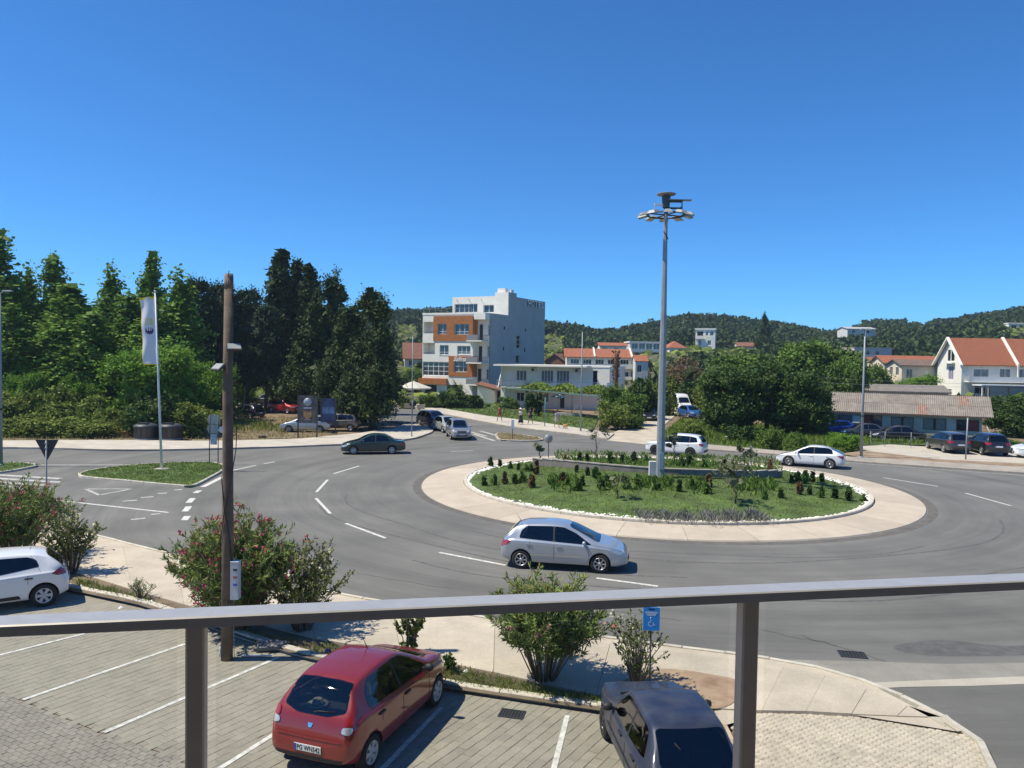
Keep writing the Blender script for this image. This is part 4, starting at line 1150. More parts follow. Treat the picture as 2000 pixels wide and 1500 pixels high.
house('hill_house', 'long grey house half hidden in the trees on the right hill', 'house', p, R(4), 12.5, 9, h_, 'gable', 'x', 0.9, 0.4, wins=[(2, 3.4, h_-1.8, h_-.5), (8.5, 9.8, h_-1.8, h_-.5)], wm=M_greyrender, rm=M_oldgrey)
p = place(1968, 690, 330); h_ = hgt(1968, 632, 330)-p.z
t = house('apartment_block', 'white stepped apartment block high on the hill at the right edge', 'apartment house', p, R(-10), 14, 10, h_, 'flat', rh=0.4, over=0.2, rm=M_white, wins=[(1+3.2*k, 3.2+3.2*k, h_-2.4-3*j, h_-0.6-3*j, 2, M_glass_b) for k in range(4) for j in range(2)])
balcony(t, 0, 9, h_-3.0, 1.2); balcony(t, 0, 9, h_-6.0, 1.2)
# --- cream gabled houses at the right
def left_gables(name, label, pxl, pxr, py_e, py_a, depth, d, w, wm, rm, wins=(), left=()):
 p = place(pxl, 760, depth + d); q = dp(pxr, 700, depth)
 h = hgt((pxl+pxr)/2, py_e, depth+d/2) - p.z; a = hgt((pxl+pxr)/2, py_a, depth+d/2) - p.z
 x = q.x
 z = tz(x, depth)
 h = hgt((pxl+pxr)/2, py_e, depth+d/2) - z; a = hgt((pxl+pxr)/2, py_a, depth+d/2) - z
 return house(name, label, 'house', (x, depth, z), 0, w, d, h, 'gable', 'x', a-h, 0.45, wins=[(u0, u1, h+zz0, h+zz1, n, g) for u0, u1, zz0, zz1, n, g in wins], left_wins=[(u0, u1, h+zz0, h+zz1, n, g) for u0, u1, zz0, zz1, n, g in left], wm=wm, rm=rm)
M_cream2 = mat('yellow_cream_render', (0.72, 0.60, 0.44), 0.85, 0.1, 0.6)
lg = ((1.2, 2.4, -2.0, -0.4, 2, M_glass_b), (3.6, 4.8, -2.0, -0.4, 2, M_glass_b), (1.2, 2.4, -4.8, -3.2, 2, M_glass_b))
left_gables('gable_house', 'cream gabled house with white eaves, the taller of the pair behind the lamp post', 1706, 1728, 708, 695, 168, 6.6, 22, M_cream2, M_tile, (), lg)
left_gables('gable_house', 'cream gabled house with white eaves, the lower one touching the lamp post', 1693, 1706, 710, 699, 178, 5.5, 5.0, M_cream2, M_tile, (), lg[:1])
left_gables('gable_house', 'cream gabled house with brown roof and long side wall next to the big white house', 1744, 1762, 713, 703, 150, 6.0, 11.5, M_cream2, M_tile_br, ((0.9, 2.1, -2.6, -0.7, 2, M_glass_b), (4.6, 5.4, -1.6, -1.0, 1, M_frame_w)), lg[:2])
p = place(1668, 700, 215); h_ = hgt(1668, 679, 215)-p.z
house('pink_house', 'pale pink flat roofed house with two small windows behind the red roofs', 'house', p, 0, 10.5, 8, h_, 'flat', rh=0.15, over=0.1, wins=[(3.4, 4.4, h_-1.9, h_-0.7, 1, M_glass_b), (6.0, 7.0, h_-1.9, h_-0.7, 1, M_glass_b)], wm=mat('pink_render', (0.62, 0.50, 0.47), .85, .08), rm=M_oldgrey)
# --- big white house, right
bw_y = 141.0; bp = dp(1877, 760, bw_y); bz = tz(bp.x, bw_y)
he = hgt(1877, 706, bw_y) - bz; hr = hgt(1850, 661, bw_y+4) - bz
big = house('white_house', 'large white house with steep red tile roof and lit gable wall at the right', 'house', (bp.x, bw_y, bz), 0, 30, 8.0, he, 'gable', 'x', hr-he, 0.7,
   wins=[(2.2, 5.0, he-3.3, he-1.3, 2, M_glass_c), (7.0, 9.0, he-3.3, he-1.2, 2, M_glass_c), (10.5, 13.0, he-3.3, he-1.2, 3, M_glass_c), (2.5, 4.5, 1.2, 2.8, 2, M_glass_b), (5.5, 8.0, 1.2, 2.8, 3, M_glass_b)],
   left_wins=[(2.6, 4.3, he-3.4, he-0.9, 2, mat('lilac_blind', (0.27, 0.24, 0.33), .6, .1)), (3.0, 4.2, he-7.4, he-5.2, 1, mat('lilac_blind', (0.27, 0.24, 0.33)))], wm=M_white)
mb = MB(); WL = Wall(big, 'left', -0.004); WL.slab(mb, 2.4, 4.6, he+0.1, he+2.2, 0.0, 0.06); mb.build('loggia_window', M_glass_b, big)
mb = MB(); WL.slab(mb, 2.1, 4.9, he-0.4, he-0.15, -0.7, 0.0); WL.slab(mb, 3.4, 3.6, he+0.0, he+2.6, -0.05, 0.0); mb.build('loggia_ledge', M_white, big)
for x_, zz in ((-0.75, 0.0), (9.6, 0.15)):
 mb = MB(); s = (hr-he)/4.0
 for sg in (0, 1):
  ya, yb = (-0.8, 4.0) if sg == 0 else (8.8, 4.0)
  P = [(x_, ya, he-s*0.8-0.1+zz), (x_+0.5, ya, he-s*0.8-0.1+zz), (x_+0.5, yb, hr-0.1+zz), (x_, yb, hr-0.1+zz)]
  mb.add(P + [(a, b, c+0.38) for a, b, c in P], [(3,2,1,0),(4,5,6,7),(0,1,5,4),(1,2,6,5),(2,3,7,6),(3,0,4,7)])
 mb.build('gable_coping', M_white, big)
balcony(big, 0.5, 30, he-3.6, 1.6, M_white, M_greyrender, True, 0.9)
mb = MB(); mb.b2(1.0, 11.5, -4.5, -1.65, he-4.3, he-4.1); mb.build('veranda_roof', M_frame_w, big)
mb = MB()
for x in (1.2, 3.8, 6.4, 8.9, 11.2): mb.b2(x, x+0.22, -4.4, -4.2, 0, he-4.3)
mb.build('veranda_post', M_white, big)
mb = MB(); mb.b2(9.3, 9.55, -1.55, -1.35, he-3.6, he-0.3); mb.b2(24, 24.3, -1.55, -1.35, he-3.6, he-0.3); mb.build('pillar', M_white, big)
gp_ = thing('garden_wall', 'beige garden wall with dark posts below the veranda of the big white house', 'wall', (bp.x+1.0, bw_y-6.5, bz), 0)
mb = MB(); mb.b2(0, 14, 0, 0.2, 0, he-6.4+2.0); mb.build('wall_panel', mat('beige_wall', (0.42, 0.36, 0.29), .9, .15, 1), gp_)
mb = MB(); mb.b2(-0.1, 14.1, -0.1, 0.3, he-4.4, he-4.25); mb.build('coping', M_frame_d, gp_)
for k in range(5):
 mb = MB(); mb.b2(k*3.4, k*3.4+0.15, -0.14, -0.01, 0, he-4.4); mb.build('post', M_frame_d, gp_)
# --- long low grey building with corrugated roof
a_ = dp(1618, 802, 76.5); b_ = dp(1932, 814, 70.5)
la = math.atan2(b_.y-a_.y, b_.x-a_.x); ll = math.hypot(b_.x-a_.x, b_.y-a_.y)
lowb = thing('low_building', 'long low grey building with weathered corrugated roof behind the parked cars', 'building', (a_.x, a_.y, 0.02), la)
le = a_.z - 0.02; LW = Wall(lowb, 'front', 0.45)
rz_ = hgt(1760, 771, 76.0) - 0.02; ry = 3.4
def c5(x, y): return (1560 + x/3.948, 560 + y/3.948)
lw = [LW.rect(c5(*a), c5(*b)) for a, b in (((240, 985), (405, 1070)), ((490, 985), (642, 1080)), ((712, 1000), (885, 1095)), ((960, 1012), (1137, 1108)), ((1215, 1022), (1390, 1118)))]
mb = MB(); LW.skin(mb, -0.6, ll-0.5, 0, le-0.02, lw, 0.12)
Rr = Wall(lowb, 'right', ll-0.5)
mb.add([(ll-0.5, 0.45, 0), (ll-0.5, 6.4, 0), (ll-0.5, 6.4, le), (ll-0.5, 3.4, rz_-0.1), (ll-0.5, 0.45, le)], [(0, 1, 2, 3, 4)])
mb.add([(-0.6, 0.45, 0), (-0.6, 6.4, 0), (-0.6, 6.4, le), (-0.6, 3.4, rz_-0.1), (-0.6, 0.45, le)], [(0, 1, 2, 3, 4)])
mb.add([(-0.6, 6.4, 0), (ll-0.5, 6.4, 0), (ll-0.5, 6.4, le), (-0.6, 6.4, le)], [(0, 1, 2, 3)])
mb.build('wall', M_oldgrey, lowb)
M_blind_r = mat('red_blind', (0.20, 0.028, 0.035), 0.7, 0.2); M_blind_g = mat('grey_blind', (0.19, 0.19, 0.185), 0.6, 0.15, 6)
for k, h in enumerate(lw):
 mid = (h[0]+h[1])/2
 for q, hh in enumerate(((h[0], mid-0.04, h[2], h[3]), (mid+0.04, h[1], h[2], h[3]))):
  LW.window(hh, 1, 1, M_frame_d if k else M_steel_d, (M_blind_r if (k, q) in ((1, 0), (4, 1)) else M_glass_b if (k, q) in ((1, 1), (4, 0)) else M_blind_g), 0.1, 0.06)
# corrugated sheets, each a part
M_corr = concrete('fibre_cement', (0.27, 0.235, 0.20), 0.35, 0.95, 1.6)
def corr_sheet(w_, L_, pitch=0.177, amp=0.026):
 n = int(round(w_/pitch))*6; V = []; F = []
 for i in range(n+1):
  x = w_*i/n; z = amp*math.sin(2*PI*x/pitch)
  for y, zz in ((0, 0), (L_, 0), (0, -0.012), (L_, -0.012)): V.append((x, y, z+zz))
 for i in range(n):
  a = 4*i; b = a+4
  F += [(a, b, b+1, a+1), (a+2, a+3, b+3, b+2), (a, a+2, b+2, b)]
 me = bpy.data.meshes.new('roof_sheet'); me.from_pydata(V, [], F); me.materials.append(M_corr); me.update(); return me
slope = math.atan2(rz_-le, ry); sl = math.hypot(rz_-le, ry)/2
ns = int(ll/0.885); SHEET = corr_sheet(0.885, sl+0.12)
M_corr_red = mat('rusty_red_patch', (0.27, 0.175, 0.135), 0.95, 0.4, 3)
SHEET_R = SHEET.copy(); SHEET_R.materials.clear(); SHEET_R.materials.append(M_corr_red)
for i in range(ns+1):
 for j in range(2):
  o = link('roof_sheet', SHEET_R if (i, j) in ((9, 0), (13, 1)) else SHEET, lowb, (i*0.885-0.1, -0.05 + j*sl*math.cos(slope), le + j*sl*math.sin(slope) + (0.03 if j else 0.0) + random.uniform(-.008, .008)), (slope, 0, random.uniform(-.004, .004)))
  o2 = link('roof_sheet', SHEET, lowb, (i*0.885+0.785, 2*ry + 0.05 - j*sl*math.cos(slope), le + j*sl*math.sin(slope) + (0.03 if j else 0.0)), (slope, 0, PI))
mb = MB(); mb.b2(-0.2, ll, -0.06, -0.03, le-0.16, le-0.02); mb.build('fascia', M_frame_d, lowb)
mb = MB(); mb.b2(lw[0][1]+0.1, lw[0][1]+0.75, 0.2, 0.44, lw[0][2]+0.3, lw[0][3]); mb.build('air_conditioner', M_greyrender, lowb)
# second grey roof behind it
p = dp(1672, 760, 92)
house('back_shed', 'low shed with grey ridged roof behind the corrugated building', 'shed', (p.x, 92, 0), R(-14), 10, 6, hgt(1720, 764, 92), 'gable', 'x', hgt(1720, 752, 95)-hgt(1720, 764, 92), 0.3, wm=M_oldgrey, rm=roof_mat('grey_corrugated', (0.26, 0.23, 0.20), 0.2))
# ================================================================== the balcony rail in front
RAIL_Z = CAM_Z - 0.55
rl_b0, rl_b1 = gp(0, 1203, RAIL_Z), gp(2000, 1117.5, RAIL_Z)
rl_n0, rl_n1 = gp(0, 1222, RAIL_Z), gp(2000, 1134.5, RAIL_Z)
M_rail = mat('brushed_steel', (0.46, 0.45, 0.44), 0.34, 0.06, 30, metal=0.35)
M_post = mat('anodised_post', (0.50, 0.45, 0.40), 0.42, 0.06, 20, metal=0.2)
dirn = (rl_n1 - rl_n0).normalized(); dirn.z = 0; dirn.normalize()
nrm = Vector((-dirn.y, dirn.x, 0))               # away from the camera
width = ((rl_b0-rl_n0).dot(nrm) + (rl_b1-rl_n1).dot(nrm))/2
org = rl_n0.copy()
rang = math.atan2(dirn.y, dirn.x)
railing = thing('balcony_railing', 'brushed steel balcony railing with clear glass panels across the foreground', 'railing', (org.x, org.y, CAM_Z-1.6), rang)
Lr = (rl_n1-rl_n0).length
rt = 1.6-0.55; th = 0.0235; wd = width
mb = MB(); bev = 0.003
prof = [(0, rt-th), (0, rt-bev), (bev, rt), (wd-bev, rt), (wd, rt-bev), (wd, rt-th)]
V = [(x, y, z) for x in (-1.2, Lr+1.2) for y, z in prof]; k = len(prof)
mb.add(V, [(i, (i+1) % k, k+(i+1) % k, k+i) for i in range(k)] + [tuple(range(k)), tuple(reversed(range(k, 2*k)))])
mb.build('handrail', M_rail, railing)
RW = Wall(railing, 'front', 0.006)
posts = []
for a, b in (((361, 1227), (399, 1227)), ((1449, 1173), (1489, 1173))):
 u0, _ = RW.hit(*a); u1, _ = RW.hit(*b); posts.append((u0, u1))
for u0, u1 in posts:
 mb = MB(); w_ = min(u1-u0, 0.042); c = (u0+u1)/2
 b_ = 0.004; x0, x1, y0, y1 = c-w_/2, c+w_/2, 0.006, 0.046
 mb.prism([(x0+b_, y0), (x1-b_, y0), (x1, y0+b_), (x1, y1-b_), (x1-b_, y1), (x0+b_, y1), (x0, y1-b_), (x0, y0+b_)], -0.1, rt-th-0.001)
 mb.build('post', M_post, railing)
M_pane = glass_mat('railing_glass', (0.95, 0.965, 0.955), 0.55, 0.015, 0.006)
segs = [(-1.1, posts[0][0]-0.02), (posts[0][1]+0.02, posts[1][0]-0.02), (posts[1][1]+0.02, Lr+1.1)]
for a, b in segs:
 mb = MB(); mb.add([(a, 0.026, -0.05), (b, 0.026, -0.05), (b, 0.026, rt-th-0.012), (a, 0.026, rt-th-0.012)], [(0, 1, 2, 3)])
 mb.build('glass_panel', M_pane, railing)
# balcony floor edge that carries it (below the picture)
mb = MB(); mb.b2(-1.5, Lr+1.5, -1.8, 0.12, -0.25, -0.1)
o = mb.build('balcony_floor', mat('balcony_tiles', (0.35, 0.29, 0.23), 0.6, 0.1, 3), None, (org.x, org.y, CAM_Z-1.6), (0, 0, rang)); o['kind'] = 'structure'
# the house behind the viewer: back wall of the balcony and the slab of the balcony above, both unseen, put in to darken the rail
M_own = mat('ochre_render', (0.42, 0.34, 0.25), 0.85, 0.1, 0.6)
mb = MB(); mb.b2(-6.5, Lr+5.5, -2.3, -2.0, -6.5, 7.0)
o = mb.build('unseen_house_wall', M_own, None, (org.x, org.y, CAM_Z-1.6), (0, 0, rang)); o['kind'] = 'structure'
mb = MB(); mb.b2(-5.0, Lr+2.6, -2.0, -0.35, 2.75, 3.0)
o = mb.build('unseen_balcony_ceiling', M_own, None, (org.x, org.y, CAM_Z-1.6), (0, 0, rang)); o['kind'] = 'structure'
# ================================================================== VEHICLES
M_tyre = mat('tyre_rubber', (0.022, 0.022, 0.022), 0.85, 0.2, 8)
M_rim = mat('alloy_rim', (0.55, 0.55, 0.56), 0.32, 0.08, 10, metal=0.8)
M_cap = mat('plastic_wheel_cover', (0.52, 0.52, 0.51), 0.45, 0.1, 8)
M_rim_d = mat('dark_rim', (0.05, 0.05, 0.052), 0.4, 0.1, metal=0.5)
M_black = mat('black_plastic', (0.02, 0.02, 0.021), 0.6, 0.2, 6)
M_arch = mat('wheel_arch_liner', (0.012, 0.012, 0.012), 0.9, 0.2)
M_carglass = glass_mat('car_glass', (0.16, 0.18, 0.18), 0.9, 0.015, 0.05)
M_carglass_d = glass_mat('tinted_car_glass', (0.045, 0.05, 0.052), 0.9, 0.015, 0.05)
M_seat = mat('seat_cloth', (0.06, 0.058, 0.056), 0.9, 0.2, 8)
M_seat_l = mat('light_seat_cloth', (0.20, 0.19, 0.17), 0.9, 0.2, 8)
M_red_l = mat('tail_light_red', (0.30, 0.012, 0.016), 0.15, 0.15, 20, coat=1.0)
M_clear_l = mat('lamp_lens', (0.52, 0.53, 0.53), 0.12, 0.2, 14, coat=1.0, metal=0.3)
M_plate = mat('number_plate', (0.72, 0.72, 0.70), 0.45, 0.03)
M_plate_b = mat('plate_blue', (0.03, 0.06, 0.30), 0.45, 0.03)
M_chrome = mat('chrome', (0.72, 0.72, 0.72), 0.15, 0.03, metal=1.0)
M_ink = mat('black_lettering', (0.012, 0.012, 0.012), 0.5, 0.0)
def interp(pts, x):
 return float(np.interp(x, [p[0] for p in pts], [p[1] for p in pts]))
def chaikin(P, n=2):
 for _ in range(n):
  Q = []
  for i in range(len(P)):
   a, b = P[i], P[(i+1) % len(P)]
   Q += [(a[0]*.75+b[0]*.25, a[1]*.75+b[1]*.25), (a[0]*.25+b[0]*.75, a[1]*.25+b[1]*.75)]
  P = Q
 return P
def round_poly(P, r=0.05, n=4):
 "rounds the corners of a polygon"
 out = []; k = len(P)
 for i in range(k):
  a, b, c = Vector(P[i-1]), Vector(P[i]), Vector(P[(i+1) % k])
  u, v = (a-b), (c-b)
  if u.length < 1e-6 or v.length < 1e-6: continue
  q = min(r, u.length*0.45, v.length*0.45)
  s, e = b + u.normalized()*q, b + v.normalized()*q
  for j in range(n+1):
   t = j/n; p = s*(1-t)**2 + b*2*t*(1-t) + e*t*t; out.append((p.x, p.y))
 return out
WHEELS = {}
def wheel_meshes(r, w, spokes, style):
 k = (round(r, 3), round(w, 3), spokes, style)
 if k in WHEELS: return WHEELS[k]
 M = Matrix.Rotation(R(90), 4, 'X')     # axle along y, outer face towards -y
 rr = r*0.66
 t = MB(); h = w/2
 t.lathe([(rr, -h*0.9), (r*0.90, -h), (r*0.97, -h*0.86), (r, -h*0.5), (r, h*0.5), (r*0.97, h*0.86), (r*0.90, h), (rr, h*0.9)], 28, M=M)
 tyre = t.mesh('tyre', M_tyre)
 b = MB(); b.lathe([(0.01, h*0.25), (rr*0.98, h*0.25), (rr*0.98, -h*0.8)], 24, M=M); hub = b.mesh('wheel', M_black)
 rm = MB()
 rm.lathe([(rr*0.99, h*0.92), (rr*0.97, h*1.0), (rr*0.86, h*0.86), (rr*0.85, h*0.5)], 28, M=M)
 rm.lathe([(0.0, h*0.92), (rr*0.22, h*0.88), (rr*0.26, h*0.6)], 14, M=M)
 wd = {5: 0.34, 6: 0.30, 7: 0.24, 10: 0.13, 14: 0.09}.get(spokes, 0.2)*rr
 if style == 'cap': wd *= 1.5
 for i in range(spokes):
  a = 2*PI*i/spokes; ca, sa = math.cos(a), math.sin(a)
  P = []
  for (q, s) in ((rr*0.16, 0.6), (rr*0.9, 1.0)):
   for sg in (-1, 1):
    for z in (h*0.84, h*0.45):
     x, y = q, sg*wd*0.5*s
     P.append((ca*x - sa*y, sa*x + ca*y, z))
  rm.add(P, [(0, 4, 6, 2), (0, 1, 5, 4), (2, 6, 7, 3)], M=M)
 rim = rm.mesh('rim', {'alloy': M_rim, 'cap': M_cap, 'dark': M_rim_d, 'mixed': M_rim}[style])
 WHEELS[k] = (hub, tyre, rim); return WHEELS[k]
def car(name, label, cat, loc, heading, S, paint, group=None, detail=2, glass=None, rims=('alloy', 5), plate=None, seats=None):
 """S: L, W, H, wb (wheelbase), fo (front overhang), wr (wheel radius), top [(x from rear, z)], shoulder [(x,z)], plan [(x, half width factor)],
 roof half width rw, side windows [polygons (x,z)], screen (front glass (y,z) polygon), rear glass polygon, lights"""
 L_, W_, H_ = S['L'], S['W'], S['H']
 rx = L_ - S['fo'] - S['wb']; fx = L_ - S['fo']; wr = S['wr']
 t = thing(name, label, cat, loc, heading, group)
 T = S['top']; SH = S['sh']; PL = S['plan']; rw = S['rw']; zb = S.get('zb', 0.19)
 xs = sorted({round(p[0], 3) for p in T} | {round(p[0], 3) for p in PL} | {round(L_*i/22, 3) for i in range(1, 22)})
 xs2 = [xs[0]]
 for x in xs[1:]:
  if x - xs2[-1] > 0.045: xs2.append(x)
 xs2[-1] = L_
 rows = []
 gh = S.get('tumble', 0.0)
 for x in xs2:
  zt = interp(T, x); zs = min(interp(SH, x), zt - 0.02); hw = interp(PL, x)*W_/2
  e = min(1.0, min(x, L_-x)/0.25)
  b = zb + interp(S.get('bot', [(0, 0.14), (0.35, 0.02), (L_-0.4, 0.0), (L_, 0.06)]), x)
  up = max(0.0, zt - zs)
  g = min(1.0, up/0.42)                      # how much of a cabin there is
  hr = hw*(1-g) *0.96 + g*(W_/2*rw)
  hr = min(hr, hw*0.97)
  ring = [(0, b), (hw*0.6, b), (hw*0.90, b+0.01), (hw*0.975, b+0.09), (hw, b+(zs-b)*0.38), (hw*0.998, b+(zs-b)*0.68), (hw*0.992, zs-0.045), (hw*0.982, zs-0.012),
    (hw*0.955, zs+0.006),
    (hw*0.945*(1-0.12*g) + hr*0.12*g, zs+up*0.12), (hw*0.94*(1-0.55*g)+hr*0.55*g - 0.0, zs+up*0.52),
    (hr*1.0, zt-up*0.13*1.0), (hr*0.95, zt-up*0.055), (hr*0.86, zt-up*0.02), (hr*0.5, zt+0.006*g), (0, zt+0.016*g)]
  rows.append([(x - L_/2, y, z) for y, z in ring])
 n = len(rows[0]); V = []; F = []
 full = n*2 - 2
 for r_ in rows:
  V += r_ + [(p[0], -p[1], p[2]) for p in reversed(r_[1:-1])]
 for i in range(len(rows)-1):
  for j in range(full):
   a = i*full + j; b = i*full + (j+1) % full
   F.append((a, b, b+full, a+full))
 for i, rev in ((0, True), (len(rows)-1, False)):
  o = i*full
  for j in range(n-1):
   l0, l1 = o+j, o+j+1
   r0 = o + (full-j) % full; r1 = o + full-j-1
   q = [l0, l1, r1, r0] if j > 0 else [l0, l1, r1]
   if j == n-2: q = [l0, l1, r0]
   F.append(tuple(q) if not rev else tuple(reversed(q)))
 me = bpy.data.meshes.new('body'); me.from_pydata(V, [], F); me.update()
 bm = bmesh.new(); bm.from_mesh(me); bmesh.ops.recalc_face_normals(bm, faces=bm.faces); bm.to_mesh(me); bm.free()
 me.polygons.foreach_set('use_smooth', [True]*len(me.polygons))
 me.materials.append(paint); me.materials.append(M_arch)
 tmp = bpy.data.objects.new('body', me); COL.objects.link(tmp)
 m1 = tmp.modifiers.new('s', 'SUBSURF'); m1.levels = 2 if detail > 1 else 1; m1.render_levels = m1.levels
 dg = bpy.context.evaluated_depsgraph_get(); dg.update()
 me2 = bpy.data.meshes.new_from_object(tmp.evaluated_get(dg))
 bmB = bmesh.new(); bmB.from_mesh(me2); bvh = BVHTree.FromBMesh(bmB)
 cs = []
 # wheel arches cut out of the sides
 for x in (rx, fx):
  for sg in (1, -1):
   c = MB(); c.lathe([(0.0, -0.17), (wr*1.14, -0.17), (wr*1.14, 0.25), (0.0, 0.25)], 28, M=Matrix.Translation((x-L_/2, sg*(W_/2-0.06), wr*1.02)) @ Matrix.Rotation(R(90), 4, 'X'), smooth=True, mat=0)
   cm = c.mesh('cut', M_arch)
   b2 = bmesh.new(); b2.from_mesh(cm); bmesh.ops.remove_doubles(b2, verts=b2.verts, dist=1e-4); bmesh.ops.recalc_face_normals(b2, faces=b2.faces); b2.to_mesh(cm); b2.free()
   co = bpy.data.objects.new('cut', cm); COL.objects.link(co); cs.append(co)
   bo = tmp.modifiers.new('b', 'BOOLEAN'); bo.operation = 'DIFFERENCE'; bo.object = co; bo.solver = 'EXACT'; bo.material_mode = 'TRANSFER'
 dg = bpy.context.evaluated_depsgraph_get(); dg.update()
 me3 = bpy.data.meshes.new_from_object(tmp.evaluated_get(dg))
 for c in cs: bpy.data.objects.remove(c)
 bpy.data.objects.remove(tmp)
 def cast(axis, a, b):
  "surface point: 'y+' (x,z), 'y-' (x,z), 'x+' front (y,z), 'x-' rear (y,z), 'z' (x,y)"
  if axis == 'y+': o, d = Vector((a, 3, b)), Vector((0, -1, 0))
  elif axis == 'y-': o, d = Vector((a, -3, b)), Vector((0, 1, 0))
  elif axis == 'x+': o, d = Vector((5, a, b)), Vector((-1, 0, 0))
  elif axis == 'x-': o, d = Vector((-5, a, b)), Vector((1, 0, 0))
  else: o, d = Vector((a, b, 5)), Vector((0, 0, -1))
  h = bvh.ray_cast(o, d); return h[0], h[1]
 openings = []
 def patch(pname, axis, poly, m, off=0.009, cell=0.045, parent=None, rnd=2, opening=False, thick=0.0):
  P2 = round_poly(poly, 0.028*rnd) if rnd else poly
  x0, x1 = min(p[0] for p in P2), max(p[0] for p in P2); y0, y1 = min(p[1] for p in P2), max(p[1] for p in P2)
  # denser outline
  Q = []
  for i in range(len(P2)):
   a, b = Vector(P2[i]), Vector(P2[(i+1) % len(P2)]); k = max(1, int((b-a).length/cell))
   for j in range(k): Q.append(a + (b-a)*(j/k))
  pts = list(Q)
  gx = x0 + cell*0.5
  while gx < x1:
   gy = y0 + cell*0.5
   while gy < y1:
    if in_poly(gx, gy, P2): pts.append(Vector((gx, gy)))
    gy += cell
   gx += cell
  nb = len(Q)
  v2, _, f2, *_r = delaunay_2d_cdt([Vector((p[0], p[1])) for p in pts], [], [list(range(nb))], 1, 1e-5)
  V = []; ok = []
  for p in v2:
   hp, hn = cast(axis, p.x, p.y)
   if hp is None: ok.append(False); V.append((0, 0, 0)); continue
   q = hp + hn*off; V.append(tuple(q)); ok.append(True)
  Fs = [tuple(f) for f in f2 if all(ok[i] for i in f)]
  if not Fs: return None
  c = Vector((0, 0, 0)); mm = bpy.data.meshes.new(pname); mm.from_pydata(V, [], Fs); mm.materials.append(m)
  mm.polygons.foreach_set('use_smooth', [True]*len(Fs)); mm.update()
  # face outwards
  dirv = {'y+': Vector((0, 1, 0)), 'y-': Vector((0, -1, 0)), 'x+': Vector((1, 0, 0)), 'x-': Vector((-1, 0, 0)), 'z': Vector((0, 0, 1))}[axis]
  if sum((p.normal.dot(dirv) for p in mm.polygons)) < 0: mm.flip_normals()
  if opening: openings.append((axis, P2))
  return link(pname, mm, parent or t)
 gl = glass or M_carglass
 if S.get('pillar', True):
  for p, q in zip(S['side'], S['side'][1:]):
   a = max(p, key=lambda c: c[0] + 0.001*c[1]); lo1 = max((c for c in p if c[1] < 1.2*H_*0.62 or True), key=lambda c: c[0]-c[1]); hi1 = max(p, key=lambda c: c[0]+c[1])
   lo2 = min(q, key=lambda c: c[0]+c[1]); hi2 = min(q, key=lambda c: c[0]-c[1])
   poly = [(lo1[0]-.012-L_/2, lo1[1]-.005), (lo2[0]+.012-L_/2, lo2[1]-.005), (hi2[0]+.012-L_/2, hi2[1]), (hi1[0]-.012-L_/2, hi1[1])]
   for ax in ('y+', 'y-'): patch('pillar_trim', ax, poly, M_black, 0.0025, 0.05, rnd=0)
 for sgn, ax in ((1, 'y+'), (-1, 'y-')):
  for poly in S['side']: patch('side_window', ax, [(p[0]-L_/2, p[1]) for p in poly], gl, 0.004, 0.06, opening=True)
 if S.get('front'): patch('windscreen', 'x+', [(p[0]*s, p[1]) for s in (1,) for p in S['front']] + [(-p[0], p[1]) for p in reversed(S['front'])], gl, 0.004, 0.08, opening=True)
 if S.get('back'): patch('rear_window', 'x-', [(p[0], p[1]) for p in S['back']] + [(-p[0], p[1]) for p in reversed(S['back'])], gl, 0.004, 0.08, opening=True)
 # take the sheet metal away behind the glass
 bm = bmesh.new(); bm.from_mesh(me3); bm.faces.ensure_lookup_table()
 dele = []
 for f in bm.faces:
  c = f.calc_center_median(); nrm_ = f.normal
  if c.z < interp(SH, c.x + L_/2) - 0.12 and abs(c.z - H_) > 0.3 and not any(o[0][0] == 'x' for o in openings): continue
  for ax, P2 in openings:
   if ax == 'y+' and c.y > 0 and nrm_.y > 0.25: q = (c.x, c.z)
   elif ax == 'y-' and c.y < 0 and nrm_.y < -0.25: q = (c.x, c.z)
   elif ax == 'x+' and nrm_.x > 0.12 and c.x > 0: q = (c.y, c.z)
   elif ax == 'x-' and nrm_.x < -0.12 and c.x < 0: q = (c.y, c.z)
   else: continue
   inside = in_poly(q[0], q[1], P2)
   if inside and all(in_poly(*((v.co.x, v.co.z) if ax[0] == 'y' else (v.co.y, v.co.z)), P2) for v in f.verts): dele.append(f); break
 bmesh.ops.delete(bm, geom=dele, context='FACES'); bm.to_mesh(me3); bm.free()
 me3.name = 'body'
 body = link('body', me3, t)
 # cabin: floor at belt height, seats
 zbelt = interp(SH, L_*0.5) - 0.12
 if detail > 0:
  mb = MB(); x0, x1 = S['cab']
  mb.b2(x0-L_/2, x1-L_/2, -W_*0.40, W_*0.40, zbelt-0.35, zbelt-0.30)
  mb.b2(x1-L_/2-0.15, x1-L_/2+0.05, -W_*0.38, W_*0.38, zbelt-0.3, zbelt+0.05)
  mb.b2(x0-L_/2, x0-L_/2+0.3, -W_*0.38, W_*0.38, zbelt-0.3, zbelt+0.02)
  mb.build('cabin_floor', M_seat, t)
  for xx in ((x0+x1)/2+0.15, x0+0.55):
   for sg in (1, -1):
    s_ = MB(); xc = xx-L_/2
    s_.add([(xc, sg*.18, zbelt-.3), (xc+.14, sg*.18, zbelt-.3), (xc+.02, sg*.18, zbelt+.24), (xc-.12, sg*.18, zbelt+.24), (xc, sg*.58, zbelt-.3), (xc+.14, sg*.58, zbelt-.3), (xc+.02, sg*.58, zbelt+.24), (xc-.12, sg*.58, zbelt+.24)],
      [(0,1,2,3),(7,6,5,4),(0,4,5,1),(1,5,6,2),(2,6,7,3),(3,7,4,0)])
    s_.box((xc-0.06, sg*.38, zbelt+.33), (.09, .26, .15))
    s_.build('seat', seats or M_seat, t)
